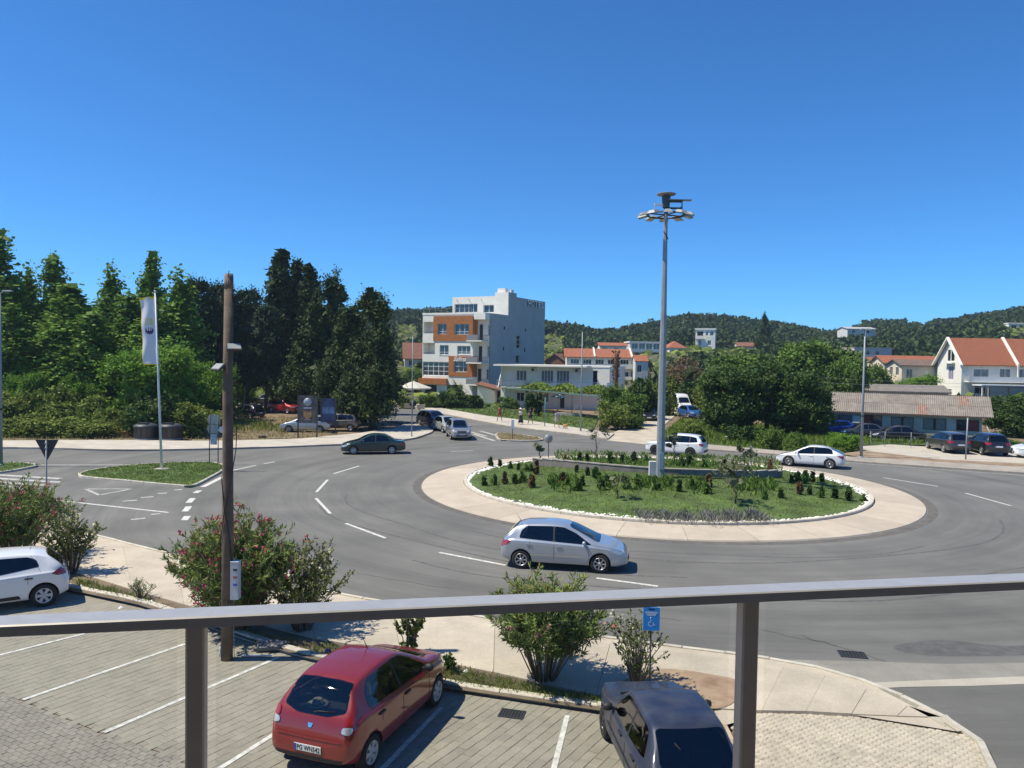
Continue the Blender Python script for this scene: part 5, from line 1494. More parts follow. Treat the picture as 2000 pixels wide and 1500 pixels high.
 # lights, grille, trim
 for d_ in S.get('patch', ()):
  pn, ax, poly, m_ = d_[:4]; kw = d_[4] if len(d_) > 4 else {}
  if ax in ('y', ):
   for a in ('y+', 'y-'): patch(pn, a, [(p[0]-L_/2, p[1]) for p in poly], m_, **kw)
  elif ax in ('x+', 'x-') and kw.get('mid'):
   k2 = {k: v for k, v in kw.items() if k != 'mid'}
   patch(pn, ax, poly + [(-p[0], p[1]) for p in reversed(poly)], m_, **k2)
  elif ax in ('x+', 'x-'):
   for sg in (1, -1): patch(pn, ax, [(p[0]*sg, p[1]) for p in poly], m_, **kw)
 # door seams and handles
 if detail > 0:
  for sg, ax in ((1, 'y+'), (-1, 'y-')):
   for line in S.get('seams', ()):
    pts = []
    for a, b in zip(line, line[1:]):
     for k in range(6):
      q = (a[0]+(b[0]-a[0])*k/5, a[1]+(b[1]-a[1])*k/5); hp, hn = cast(ax, q[0]-L_/2, q[1])
      if hp is not None: pts.append(hp + hn*0.001)
    if len(pts) > 2:
     m_ = MB(); m_.tube(pts, 0.0055, 4, cap=False); m_.build('door_seam', M_black, t)
   for hx, hz_ in S.get('handles', ()):
    hp, hn = cast(ax, hx-L_/2, hz_)
    if hp is not None:
     m_ = MB(); m_.box((hp.x, hp.y+sg*0.012, hp.z), (0.19, 0.03, 0.032)); m_.build('door_handle', S.get('handle_mat', paint), t)
   mx, mz = S['mirror']
   hp, hn = cast(ax, mx-L_/2, mz)
   if hp is not None:
    m_ = MB(); y = hp.y
    m_.lathe([(0.0, -0.1), (0.055, -0.085), (0.085, -0.02), (0.085, 0.03), (0.06, 0.08), (0.0, 0.09)], 10, M=Matrix.Translation((hp.x+0.01, y+sg*0.13, mz+0.05)) @ Matrix.Rotation(R(90), 4, 'X') @ Matrix.Diagonal((0.72, 0.85, 0.95, 1)))
    m_.box((hp.x, y+sg*0.04, mz+0.02), (0.06, 0.1, 0.035))
    m_.build('wing_mirror', S.get('mirror_mat', paint), t)
 # wheels
 hub, tyre, rim = wheel_meshes(wr, 0.2, rims[1], rims[0])
 for x in (rx, fx):
  for sg in (1, -1):
   w = link('wheel', hub, t, (x-L_/2, sg*(W_/2-0.115), wr), (0, 0, PI if sg > 0 else 0))
   link('tyre', tyre, w); link('rim', rim, w)
 # plates
 for ax, key in (('x-', 'plate_r'), ('x+', 'plate_f')):
  if key in S:
   hp, hn = cast(ax, 0, S[key])
   sg = -1 if ax == 'x-' else 1
   m_ = MB(); m_.box((hp.x + sg*0.012, 0, S[key]), (0.012, 0.52, 0.112)); pl = m_.build('number_plate', M_plate, t)
   m_ = MB(); m_.box((hp.x + sg*0.0195, -sg*0.236, S[key]), (0.003, 0.044, 0.108)); m_.build('plate_band', M_plate_b, pl)
   if plate and ax == 'x-':
    me_ = text_mesh(plate, 0.115, M_ink, 0.001, bold=0.002, align='CENTER')
    ww = max(v.co.x for v in me_.vertices) - min(v.co.x for v in me_.vertices)
    link('plate_lettering', me_, pl, (hp.x - 0.0195, -0.02, S[key]-0.04), (R(90), 0, R(-90)), (0.44/ww, 1, 1))
 if S.get('antenna'):
  hp, hn = cast('z', S['antenna'][0]-L_/2, 0); k = S['antenna'][1]
  m_ = MB(); m_.tube([hp + Vector((0, 0, -.005)), hp + Vector((-0.35*k, 0, 0.55*k))], [0.01, 0.003], 5); m_.build('antenna', M_black, t)
 bmB.free()
 t['_L'] = L_
 return t, cast
# ---- shapes (metres; x from the rear bumper forwards)
def shape_hatch(L=4.28, W=1.815, H=1.50, wb=2.61, fo=0.93, wr=0.315, **k):
 f = L/4.28; h = H/1.50
 X = lambda x: x*f
 Z = lambda z: z*h
 S = dict(L=L, W=W, H=H, wb=wb, fo=fo, wr=wr, rw=0.66, cab=(X(0.55), X(3.0)),
  top=[(0, Z(.62)), (X(.04), Z(.80)), (X(.10), Z(.98)), (X(.28), Z(1.16)), (X(.52), Z(1.37)), (X(.85), Z(1.455)), (X(1.35), H-.012), (X(1.75), H), (X(2.15), H-.03), (X(2.5), Z(1.36)), (X(2.95), Z(1.13)), (X(3.2), Z(1.0)), (X(3.6), Z(.90)), (X(3.95), Z(.79)), (X(4.15), Z(.68)), (L, Z(.52))],
  sh=[(0, Z(.60)), (X(.3), Z(.97)), (X(.9), Z(.96)), (X(2.4), Z(.90)), (X(3.1), Z(.86)), (X(3.7), Z(.80)), (X(4.1), Z(.66)), (L, Z(.5))],
  plan=[(0, .78), (X(.06), .86), (X(.2), .94), (X(.5), .985), (X(1.0), 1), (X(3.2), 1), (X(3.7), .96), (X(3.95), .88), (X(4.15), .76), (L, .60)],
  side=[[(X(.66), Z(1.03)), (X(.72), Z(1.26)), (X(.92), Z(1.40)), (X(1.78), Z(1.425)), (X(1.80), Z(.97))], [(X(1.85), Z(.965)), (X(1.835), Z(1.425)), (X(2.15), Z(1.40)), (X(2.55), Z(1.235)), (X(3.06), Z(.925)), (X(3.0), Z(.91))]],
  front=[(0, Z(.98)), (-.62*W/1.815, Z(.97)), (-.60*W/1.815, Z(1.05)), (-.51*W/1.815, Z(1.38)), (-.3, Z(1.425)), (0, Z(1.43))],
  back=[(0, Z(1.00)), (-.50, Z(1.02)), (-.53, Z(1.10)), (-.48, Z(1.36)), (-.2, Z(1.39)), (0, Z(1.39))],
  mirror=(X(2.82), Z(.94)), handles=[(X(1.0), Z(.85)), (X(2.0), Z(.82))],
  seams=[[(X(1.83), Z(.94)), (X(1.84), Z(.3))], [(X(2.95), Z(.86)), (X(3.0), Z(.5)), (X(2.9), Z(.3))], [(X(1.02), Z(.93)), (X(1.02), Z(.7))], [(X(.72), Z(1.0)), (X(.95), Z(1.42))]],
  patch=[('tail_light', 'y', [(X(.03), Z(.72)), (X(.03), Z(.86)), (X(.18), Z(.93)), (X(.42), Z(.94)), (X(.25), Z(.80))], M_red_l), ('tail_light', 'x-', [(.80*W/1.815, Z(.70)), (.80*W/1.815, Z(.92)), (.62, Z(.92)), (.60, Z(.72))], M_red_l),
    ('headlight', 'y', [(L-X(.62), Z(.76)), (L-X(.2), Z(.70)), (L-X(.13), Z(.60)), (L-X(.3), Z(.62))], M_clear_l), ('headlight', 'x+', [(.42, Z(.62)), (.72, Z(.66)), (.70, Z(.76)), (.45, Z(.70))], M_clear_l),
    ('grille', 'x+', [(0, Z(.32)), (.40, Z(.34)), (.36, Z(.50)), (0, Z(.52))], M_black, {'mid': True})],
  plate_r=Z(.62), plate_f=Z(.42))
 S.update(k); return S
def shape_sedan(L=4.6, W=1.76, H=1.43, wb=2.7, fo=0.88, wr=0.31, **k):
 f = L/4.6; X = lambda x: x*f
 S = dict(L=L, W=W, H=H, wb=wb, fo=fo, wr=wr, rw=0.66, cab=(X(.95), X(3.3)),
  top=[(0, .60), (X(.05), .84), (X(.15), .93), (X(.5), .96), (X(.75), 1.0), (X(1.05), 1.2), (X(1.4), 1.37), (X(1.8), H-.01), (X(2.2), H), (X(2.5), H-.03), (X(2.85), 1.28), (X(3.2), 1.08), (X(3.42), .97), (X(3.9), .87), (X(4.3), .75), (X(4.5), .64), (L, .50)],
  sh=[(0, .58), (X(.2), .89), (X(1.2), .90), (X(2.8), .86), (X(3.5), .83), (X(4.1), .74), (L, .48)],
  plan=[(0, .78), (X(.07), .87), (X(.3), .94), (X(.7), .98), (X(1.2), 1), (X(3.4), 1), (X(3.95), .96), (X(4.3), .86), (X(4.5), .74), (L, .60)],
  side=[[(X(1.12), .95), (X(1.45), 1.28), (X(1.75), 1.345), (X(2.12), 1.35), (X(2.13), .92)], [(X(2.2), .915), (X(2.19), 1.35), (X(2.5), 1.32), (X(2.88), 1.16), (X(3.25), .885), (X(3.1), .88)]],
  front=[(0, .95), (-.58, .94), (-.58, 1.0), (-.48, 1.32), (-.3, 1.36), (0, 1.365)], back=[(0, 1.0), (-.52, 1.01), (-.52, 1.06), (-.44, 1.30), (-.2, 1.335), (0, 1.34)],
  mirror=(X(3.02), .92), handles=[(X(1.35), .82), (X(2.35), .80)], seams=[[(X(2.16), .90), (X(2.17), .3)], [(X(3.2), .84), (X(3.22), .3)], [(X(1.3), .9), (X(1.28), .68)]],
  patch=[('tail_light', 'y', [(X(.04), .66), (X(.04), .84), (X(.35), .85), (X(.3), .68)], M_red_l), ('tail_light', 'x-', [(.74, .66), (.74, .85), (.45, .86), (.45, .66)], M_red_l),
    ('headlight', 'y', [(L-.5, .72), (L-.16, .66), (L-.12, .54), (L-.36, .57)], M_clear_l), ('headlight', 'x+', [(.4, .54), (.66, .56), (.64, .68), (.42, .66)], M_clear_l),
    ('grille', 'x+', [(0, .52), (.30, .53), (.30, .64), (0, .65)], M_black, {'mid': True})],
  plate_r=.70, plate_f=.36)
 S.update(k); return S
def shape_tall(L=4.45, W=1.83, H=1.65, wb=2.65, fo=0.88, wr=0.345, **k):
 "SUV, estate or people carrier with upright tail"
 f = L/4.45; X = lambda x: x*f; h = H/1.65; Z = lambda z: z*h
 S = dict(L=L, W=W, H=H, wb=wb, fo=fo, wr=wr, rw=0.68, zb=0.22, cab=(X(.4), X(3.1)),
  top=[(0, Z(.70)), (X(.04), Z(.92)), (X(.10), Z(1.1)), (X(.24), Z(1.32)), (X(.42), Z(1.53)), (X(.6), Z(1.6)), (X(1.2), H-.01), (X(1.9), H), (X(2.3), H-.03), (X(2.65), Z(1.50)), (X(3.05), Z(1.25)), (X(3.3), Z(1.10)), (X(3.7), Z(1.03)), (X(4.1), Z(.94)), (X(4.3), Z(.82)), (L, Z(.62))],
  sh=[(0, Z(.68)), (X(.25), Z(1.06)), (X(1.2), Z(1.05)), (X(2.6), Z(1.0)), (X(3.3), Z(.97)), (X(3.9), Z(.90)), (X(4.25), Z(.78)), (L, Z(.6))],
  plan=[(0, .82), (X(.06), .89), (X(.25), .95), (X(.6), .985), (X(1.0), 1), (X(3.4), 1), (X(3.9), .96), (X(4.15), .89), (X(4.32), .78), (L, .64)],
  side=[[(X(.42), Z(1.14)), (X(.55), Z(1.45)), (X(.95), Z(1.53)), (X(1.0), Z(1.07))], [(X(1.06), Z(1.07)), (X(1.02), Z(1.535)), (X(1.92), Z(1.55)), (X(1.94), Z(1.04))], [(X(2.01), Z(1.035)), (X(2.0), Z(1.55)), (X(2.3), Z(1.52)), (X(2.7), Z(1.33)), (X(3.13), Z(1.01)), (X(3.0), Z(1.0))]],
  front=[(0, Z(1.08)), (-.62, Z(1.07)), (-.61, Z(1.14)), (-.52, Z(1.52)), (-.3, Z(1.57)), (0, Z(1.575))], back=[(0, Z(1.10)), (-.56, Z(1.11)), (-.58, Z(1.16)), (-.52, Z(1.50)), (-.3, Z(1.53)), (0, Z(1.53))],
  mirror=(X(2.9), Z(1.04)), handles=[(X(1.15), Z(.94)), (X(2.15), Z(.92))], seams=[[(X(1.97), Z(1.03)), (X(1.98), .35)], [(X(3.1), Z(.97)), (X(3.12), .4)], [(X(1.04), Z(1.04)), (X(1.08), Z(.75))]],
  patch=[('tail_light', 'y', [(X(.03), Z(.84)), (X(.03), Z(1.03)), (X(.36), Z(1.04)), (X(.25), Z(.90))], M_red_l), ('tail_light', 'x-', [(.82, Z(.84)), (.82, Z(1.04)), (.5, Z(1.03)), (.52, Z(.86))], M_red_l),
    ('headlight', 'y', [(L-.55, Z(.87)), (L-.18, Z(.82)), (L-.12, Z(.70)), (L-.35, Z(.72))], M_clear_l), ('headlight', 'x+', [(.42, Z(.70)), (.72, Z(.72)), (.70, Z(.84)), (.44, Z(.82))], M_clear_l),
    ('grille', 'x+', [(0, Z(.60)), (.38, Z(.61)), (.38, Z(.80)), (0, Z(.81))], M_black, {'mid': True}), ('lower_grille', 'x+', [(0, Z(.34)), (.5, Z(.35)), (.5, Z(.46)), (0, Z(.47))], M_black, {'mid': True}),
    ('lower_trim', 'x-', [(0, Z(.36)), (.6, Z(.37)), (.62, Z(.52)), (0, Z(.52))], M_black, {'mid': True})],
  plate_r=Z(.74), plate_f=Z(.52))
 S.update(k); return S
P_silver = paint_mat('silver_blue_paint', (0.47, 0.50, 0.54), 0.55, 0.30)
P_silver2 = paint_mat('grey_silver_paint', (0.34, 0.345, 0.35), 0.55, 0.32)
P_white = paint_mat('white_paint', (0.76, 0.77, 0.78), 0.0, 0.35)
P_green = paint_mat('dark_green_paint', (0.006, 0.03, 0.024), 0.1, 0.28)
P_red = paint_mat('dark_red_paint', (0.235, 0.013, 0.008), 0.1, 0.33)
P_red2 = paint_mat('bright_red_paint', (0.42, 0.012, 0.02), 0.1, 0.3)
P_navy = paint_mat('navy_paint', (0.008, 0.012, 0.032), 0.2, 0.3)
P_fadedblue = paint_mat('faded_blue_paint', (0.020, 0.026, 0.055), 0.1, 0.5, 0.35, 0.25)
P_blue = paint_mat('bright_blue_paint', (0.01, 0.055, 0.36), 0.2, 0.3)
P_black = paint_mat('black_paint', (0.010, 0.011, 0.013), 0.1, 0.28)
P_grey = paint_mat('charcoal_paint', (0.055, 0.057, 0.062), 0.4, 0.32)
P_taupe = paint_mat('taupe_paint', (0.13, 0.12, 0.105), 0.5, 0.32)
P_pale = paint_mat('pale_green_silver_paint', (0.50, 0.53, 0.49), 0.4, 0.32)
def by_wheels(S, pr, pf, side, z=0.0):
 "car place and heading from where the rear and front wheel of one side stand; side +1 left, -1 right"
 a, b = gp(*pr, z), gp(*pf, z)
 h = math.atan2(b.y-a.y, b.x-a.x)
 mid = (a+b)/2
 n = Vector((-math.sin(h), math.cos(h), 0))
 c = mid - n*side*(S['W']/2-0.115)
 f = Vector((math.cos(h), math.sin(h), 0))
 off = (S['L'] - S['fo'] - S['wb']/2) - S['L']/2
 c = c - f*off
 return Vector((c.x, c.y, z)), h
def at(S, px, py, h_deg, z=0.0):
 p = gp(px, py, z); return Vector((p.x, p.y, z)), R(h_deg)
# silver hatchback crossing the roundabout
S = shape_hatch(antenna=(0.62, 0.5))
S['patch'] += [('side_moulding', 'y', [(1.05, .50), (1.05, .545), (1.78, .545), (1.78, .50)], M_chrome, {'rnd': 0}), ('side_moulding', 'y', [(1.86, .50), (1.86, .545), (2.75, .545), (2.75, .50)], M_chrome, {'rnd': 0})]
loc, h = by_wheels(S, (1019, 1110), (1170, 1119), -1)
car('hatchback', 'silver hatchback driving round the roundabout behind the oleander', 'car', loc, h, S, P_silver, 'cars on the road', rims=('alloy', 7), glass=M_carglass_d, seats=M_seat_l)
# dark red hatchback, nearest
S = shape_hatch(L=4.02, W=1.75, H=1.53, wb=2.59, fo=0.80, wr=0.30, antenna=(1.9, 0.6), mirror_mat=M_black, handle_mat=M_black)
S['top'] = [(0, .55), (.05, .80), (.12, .99), (.26, 1.16), (.46, 1.40), (.7, 1.485), (1.2, 1.525), (1.65, 1.53), (2.0, 1.50), (2.35, 1.38), (2.75, 1.16), (2.95, 1.04), (3.35, .98), (3.75, .88), (3.92, .74), (4.02, .56)]
S['back'] = [(0, 1.01), (-.30, 1.02), (-.60, 1.10), (-.53, 1.435), (-.25, 1.46), (0, 1.465)]
S['patch'] = [('tail_light', 'y', [(.03, .80), (.03, .95), (.10, 1.06), (.24, 1.12), (.24, .86)], M_red_l, {'off': .007, 'cell': .03}), ('tail_light', 'x-', [(.74, .80), (.76, .92), (.61, .92), (.59, .84)], M_clear_l, {'off': .016, 'cell': .03}), ('tail_light', 'x-', [(.76, .93), (.775, 1.05), (.63, 1.06), (.61, .93)], M_red_l, {'off': .016, 'cell': .03}),
    ('headlight', 'y', [(3.5, .86), (3.82, .80), (3.88, .66), (3.6, .70)], M_clear_l), ('grille', 'x+', [(0, .55), (.35, .55), (.35, .70), (0, .72)], M_black, {'mid': True}),
    ('bumper_crease', 'x-', [(0, .665), (.60, .675), (.62, .715), (0, .705)], P_red, {'mid': True, 'off': 0.014, 'rnd': 0}),
    ('lower_trim', 'x-', [(0, .30), (.62, .32), (.66, .40), (0, .38)], M_black, {'mid': True, 'off': 0.006}),
    ('badge', 'x-', [(0, .84), (.025, .84), (.05, .905), (0, .905)], M_chrome, {'mid': True, 'off': 0.012, 'rnd': 0, 'cell': 0.03})]
S['plate_r'] = .52
loc, h = by_wheels(S, (722, 1497), (843, 1380), -1)
redcar, rc_cast = car('hatchback', 'dark red hatchback parked nearest the balcony with a straw hat on its rear shelf', 'car', loc, h, S, P_red, 'cars in the paved bays', rims=('cap', 6), plate='PG WN542', seats=M_seat, glass=glass_mat('clear_car_glass', (0.42, 0.45, 0.44), 0.9, 0.015, 0.05))
for o in redcar.children:
 if o.name.startswith('side_window'): pass
hp, hn = rc_cast('x-', 0.1, 1.06)
mb = MB(); mb.box((hp.x+0.36, 0, 1.0), (0.62, 1.15, 0.03)); mb.build('parcel_shelf', M_seat, redcar)
hat = thing('straw_hat', 'pale straw hat lying behind the rear window of the dark red car', 'hat', redcar.location + Matrix.Rotation(h, 3, 'Z') @ Vector((hp.x+0.30, 0.12, 1.02)), 0.3)
mb = MB(); mb.lathe([(0.0, 0.115), (0.05, 0.12), (0.085, 0.105), (0.10, 0.02), (0.11, 0.015), (0.185, 0.03), (0.18, 0.02), (0.1, 0.0)], 18); mb.build('brim', mat('straw', (0.62, 0.55, 0.40), .8, .15, 20), hat)
mb = MB(); mb.lathe([(0.102, 0.022), (0.100, 0.05)], 18); mb.build('hat_band', mat('olive_band', (0.25, 0.24, 0.15), .8, .1), hat)
hp, hn = rc_cast('x-', 0.0, 1.08); hq, _ = rc_cast('x-', -0.28, 1.10)
mb = MB(); mb.tube([hp + Vector((-0.02, 0, -0.03)), hp + Vector((-0.02, -0.1, 0.0)), hq + Vector((-0.025, -0.12, 0.0))], [0.018, 0.01, 0.007], 5); mb.build('rear_wiper', M_black, redcar)
# old dark blue five-door, right
S = shape_hatch(L=3.98, W=1.64, H=1.42, wb=2.45, fo=0.78, wr=0.285, mirror_mat=M_black, handle_mat=M_black)
S['rw'] = 0.72
S['top'] = [(0, .55), (.05, .80), (.14, .92), (.30, 1.02), (.52, 1.22), (.78, 1.385), (1.0, 1.41), (1.6, 1.42), (2.0, 1.40), (2.2, 1.34), (2.55, 1.08), (2.75, .95), (3.2, .90), (3.7, .83), (3.88, .74), (3.98, .55)]
S['sh'] = [(0, .54), (.3, .86), (1.5, .86), (2.7, .85), (3.4, .82), (3.85, .70), (3.98, .52)]
S['back'] = [(0, .97), (-.54, .98), (-.58, 1.02), (-.54, 1.33), (-.48, 1.355), (0, 1.36)]
S['side'] = [[(.62, .95), (.80, 1.27), (.93, 1.31), (1.44, 1.33), (1.46, .91)], [(1.53, .91), (1.51, 1.33), (1.95, 1.32), (2.12, 1.28), (2.48, .93), (2.4, .91)]]
S['seams'] = [[(1.495, .89), (1.5, .3)], [(2.5, .86), (2.52, .3)], [(.72, .88), (.95, .5)]]
S['mirror'] = (2.4, .90); S['handles'] = [(.98, .79), (1.78, .79)]
S['patch'] = [('tail_light', 'x-', [(.70, .66), (.70, .82), (.45, .82), (.45, .66)], M_red_l), ('headlight', 'x+', [(.45, .58), (.66, .58), (.66, .72), (.45, .72)], M_clear_l),
    ('indicator', 'y', [(3.74, .58), (3.90, .56), (3.90, .68), (3.74, .70)], M_clear_l), ('side_moulding', 'y', [(.95, .52), (.95, .56), (2.75, .56), (2.75, .52)], M_black, {'rnd': 0})]
loc, h = by_wheels(S, (1292, 1590), (1184, 1442), 1)
h = R(95.5)
fwd = Vector((math.cos(h), math.sin(h), 0)); lf = Vector((-math.sin(h), math.cos(h), 0))
fw = gp(1186, 1440)
loc = fw - fwd*(S['L']/2 - S['fo']) - lf*(S['W']/2-0.115)
bluecar, bc_cast = car('hatchback', 'old faded dark blue hatchback parked beside the blue sign', 'car', loc, h, S, P_fadedblue, 'cars in the paved bays', rims=('dark', 5), seats=mat('greenish_seat', (0.12, 0.135, 0.12), .9, .2, 6))
hq, _ = bc_cast('x-', 0.05, 1.1); hp, _ = bc_cast('x-', 0.3, 1.22)
mb = MB(); mb.tube([hq + Vector((-.02, 0, -.12)), hp + Vector((-.02, 0, 0.03))], [0.012, 0.006], 5); mb.build('rear_wiper', M_black, bluecar)
# white hatchback at the left edge
S = shape_hatch(L=4.16, W=1.81, H=1.47, wb=2.64, fo=0.9, wr=0.318, antenna=(0.95, 0.16), mirror_mat=M_black, handle_mat=M_black)
S['patch'] = [p for p in S['patch'] if p[0] != 'tail_light'] + [('tail_light', 'y', [(.03, .88), (.10, .98), (.20, 1.04), (.30, .98), (.46, .90), (.30, .84), (.08, .83)], M_red_l), ('tail_light', 'x-', [(.82, .82), (.80, .98), (.6, .98), (.62, .86)], M_red_l),
    ('sill_trim', 'y', [(1.15, .30), (1.2, .40), (3.0, .36), (3.0, .28)], M_black, {'rnd': 1}), ('lower_trim', 'x-', [(0, .34), (.66, .36), (.72, .46), (0, .46)], M_black, {'mid': True})]
S['side'] = [[(.72, 1.10), (.80, 1.28), (1.0, 1.36), (1.78, 1.385), (1.80, .97)], [(1.86, .965), (1.85, 1.385), (2.15, 1.355), (2.55, 1.18), (3.02, .90), (2.9, .88)]]
rear = gp(86, 1184); h = R(212)
fwd = Vector((math.cos(h), math.sin(h), 0)); lf = Vector((-math.sin(h), math.cos(h), 0))
loc = rear - fwd*((S['L']-S['fo']-S['wb']) - S['L']/2) - lf*(S['W']/2-0.115)
car('hatchback', 'white hatchback parked at the left edge beside the pink oleander', 'car', loc, h, S, P_white, 'cars in the paved bays', rims=('cap', 6), glass=M_carglass_d)
# ---- traffic and cars further off
def simple(name, label, S, loc, h, paint, group, rims=('alloy', 5), detail=1, glass=None):
 return car(name, label, 'car', loc, h, S, paint, group, detail, glass or M_carglass_d, rims)[0]
G1, G2, G3 = 'cars on the road', 'cars parked under the conifers', 'cars parked on the right'
S = shape_sedan(); loc, h = by_wheels(S, (766, 887), (689, 888), 1)
simple('saloon_car', 'dark green saloon car entering the roundabout', S, loc, h, P_green, G1, ('cap', 7), 2)
S = shape_hatch(L=4.37, W=1.82, H=1.46, wb=2.6, fo=0.92, wr=0.335); S['top'] = [(0, .70), (.05, .92), (.14, 1.0), (.5, 1.17), (.95, 1.35), (1.45, 1.44), (1.85, 1.46), (2.2, 1.44), (2.6, 1.30), (3.05, 1.06), (3.35, .92), (3.75, .83), (4.05, .73), (4.25, .62), (4.37, .5)]
S['back'] = [(0, .98), (-.55, .98), (-.58, 1.04), (-.5, 1.26), (-.2, 1.33), (0, 1.34)]
loc, h = by_wheels(S, (1620, 916), (1541, 910), 1)
simple('hatchback', 'white sporty hatchback driving left on the far side of the island', S, loc, h, P_white, G1, ('mixed', 10), 2)
S = shape_tall(L=4.48, W=1.84, H=1.63, wb=2.68, wr=0.35); loc, h = by_wheels(S, (1347, 893), (1281, 888), 1)
simple('suv_car', 'white SUV driving behind the tall lamp mast', S, loc, h, P_white, G1, ('dark', 5), 2)
S = shape_tall(L=4.6, W=1.81, H=1.68, wb=2.83, wr=0.32); S['front'] = [(0, 1.05), (-.62, 1.04), (-.62, 1.10), (-.52, 1.54), (-.3, 1.59), (0, 1.6)]
p = gp(901, 860); h = R(-78); loc = Vector((p.x, p.y, 0)) - Vector((math.cos(h), math.sin(h), 0))*1.9
simple('people_carrier', 'grey silver people carrier driving towards the roundabout from the hotel', S, loc, h, P_silver2, G1)
S = shape_hatch(L=4.1, W=1.72, H=1.47); p = gp(884, 846); h = R(-66); loc = Vector((p.x, p.y, 0)) - Vector((math.cos(h), math.sin(h), 0))*1.6
simple('hatchback', 'pale silver hatchback half hidden behind the people carrier', S, loc, h, P_pale, G1)
S = shape_tall(L=4.65, W=1.88, H=1.67, wb=2.8, wr=0.36); a = gp(862, 837); h = R(-56); loc = Vector((a.x, a.y, 0)) - Vector((math.cos(h), math.sin(h), 0))*1.6
simple('suv_car', 'navy blue SUV third in the queue from the hotel', S, loc, h, P_navy, G1)
# under the conifers
S = shape_tall(L=4.35, W=1.78, H=1.60, wb=2.78, wr=0.31); loc, h = by_wheels(S, (679, 842), (632, 841), 1, 0.02)
simple('estate_car', 'taupe compact people carrier parked behind the blue poster board', S, loc, h, P_taupe, G2, ('alloy', 7), 2)
S = shape_tall(L=4.6, W=1.8, H=1.55, wb=2.75, wr=0.31, fo=0.95); S['top'] = [(0, .70), (.05, .92), (.12, 1.1), (.3, 1.32), (.5, 1.48), (.8, 1.53), (1.4, 1.55), (2.0, 1.53), (2.5, 1.44), (3.0, 1.22), (3.5, .99), (3.9, .88), (4.2, .78), (4.4, .70), (4.6, .55)]
loc, h = by_wheels(S, (628, 847), (563, 846), 1, 0.02); h = R(186); p = gp(564, 845); loc = Vector((p.x, p.y, .02)) - Vector((math.cos(h), math.sin(h), 0))*(S['L']/2-S['fo']) + Vector((-math.sin(h), math.cos(h), 0))*(-S['W']/2+.1)
simple('estate_car', 'silver long bonneted car parked behind the dark poster board', S, loc, h, P_silver, G2)
S = shape_tall(L=4.3, W=1.8, H=1.6, wb=2.6, wr=0.34); p = gp(556, 806); loc = Vector((p.x, p.y, .02)); simple('suv_car', 'bright red crossover parked in the clearing under the conifers', S, loc, R(-28), P_red2, G2)
S = shape_hatch(L=4.2); p = gp(482, 816); simple('hatchback', 'black hatchback in deep shade right of the wooden pole', S, Vector((p.x, p.y, .02)), R(152), P_black, G2)
S = shape_tall(); p = gp(522, 792); simple('suv_car', 'dark grey car under the trees behind the red crossover', S, Vector((p.x, p.y, .02)), R(165), P_grey, G2)
S = shape_hatch(); p = gp(676, 812); simple('hatchback', 'dark car parked in shade behind the taupe one', S, Vector((p.x, p.y, .02)), R(175), P_silver2, G2)
# right side
S = shape_hatch(L=4.0, W=1.7, H=1.47, wb=2.5, wr=0.3); p = gp(1627, 850); simple('hatchback', 'bright blue hatchback parked at the left end of the low grey building', S, Vector((p.x, p.y, .02)), R(186), P_blue, G3)
S = shape_sedan(); p = gp(1688, 856); simple('saloon_car', 'dark saloon behind the lamp post in front of the low building', S, Vector((p.x, p.y, .02)), R(172), P_grey, G3)
p = gp(1752, 862); simple('saloon_car', 'black saloon in front of the middle windows of the low building', shape_sedan(), Vector((p.x, p.y, .02)), R(170), P_black, G3)
S = shape_tall(L=4.7, W=1.88, H=1.62, wb=2.85, wr=0.35); p = gp(1862, 884, .1); h = R(84); loc = Vector((p.x, p.y, .105)) + Vector((math.cos(h), math.sin(h), 0))*1.1
simple('suv_car', 'charcoal SUV parked tail first behind the bare post', S, loc, h, P_grey, G3, detail=2)
S = shape_tall(L=4.5, W=1.86, H=1.70, wb=2.7, wr=0.35); p = gp(1938, 889, .1); h = R(80); loc = Vector((p.x, p.y, .105)) + Vector((math.cos(h), math.sin(h), 0))*1.1
simple('suv_car', 'black SUV parked right of the bare post', S, loc, h, P_black, G3, detail=2)
S = shape_hatch(L=4.3); p = gp(2004, 893, .1); h = R(172); loc = Vector((p.x, p.y, .105)) + Vector((1.0, -0.3, 0))
simple('hatchback', 'white car cut off by the right edge of the view', S, loc, h, P_white, G3)
# lane: van and cars
S = shape_tall(L=5.6, W=1.98, H=2.55, wb=3.4, fo=0.95, wr=0.34)
S['rw'] = 0.86
S['top'] = [(0, .8), (.05, 2.2), (.12, 2.48), (.5, 2.54), (3.4, 2.55), (3.9, 2.48), (4.25, 2.2), (4.65, 1.6), (4.85, 1.28), (5.2, 1.12), (5.45, .9), (5.6, .6)]
S['sh'] = [(0, .7), (.1, 1.2), (4.5, 1.2), (5.0, 1.05), (5.4, .85), (5.6, .58)]
S['plan'] = [(0, .92), (.1, .98), (.5, 1), (4.6, 1), (5.1, .96), (5.4, .88), (5.6, .74)]
S['side'] = [[(3.75, 1.28), (3.75, 1.9), (4.2, 1.9), (4.6, 1.32)]]
S['front'] = [(0, 1.34), (-.74, 1.33), (-.76, 1.4), (-.68, 2.0), (-.4, 2.06), (0, 2.07)]; S['back'] = None; S['cab'] = (3.4, 4.6); S['handles'] = []; S['seams'] = []; S['mirror'] = (4.3, 1.3)
S['patch'] = [('headlight', 'x+', [(.6, .82), (.86, .84), (.84, 1.06), (.62, 1.0)], M_clear_l), ('grille', 'x+', [(0, .8), (.45, .8), (.45, .98), (0, 1.0)], M_black, {'mid': True}), ('bumper', 'x+', [(0, .36), (.85, .38), (.85, .62), (0, .62)], M_black, {'mid': True})]
S['plate_f'] = .5
p = gp(1332, 806); h = R(-80);
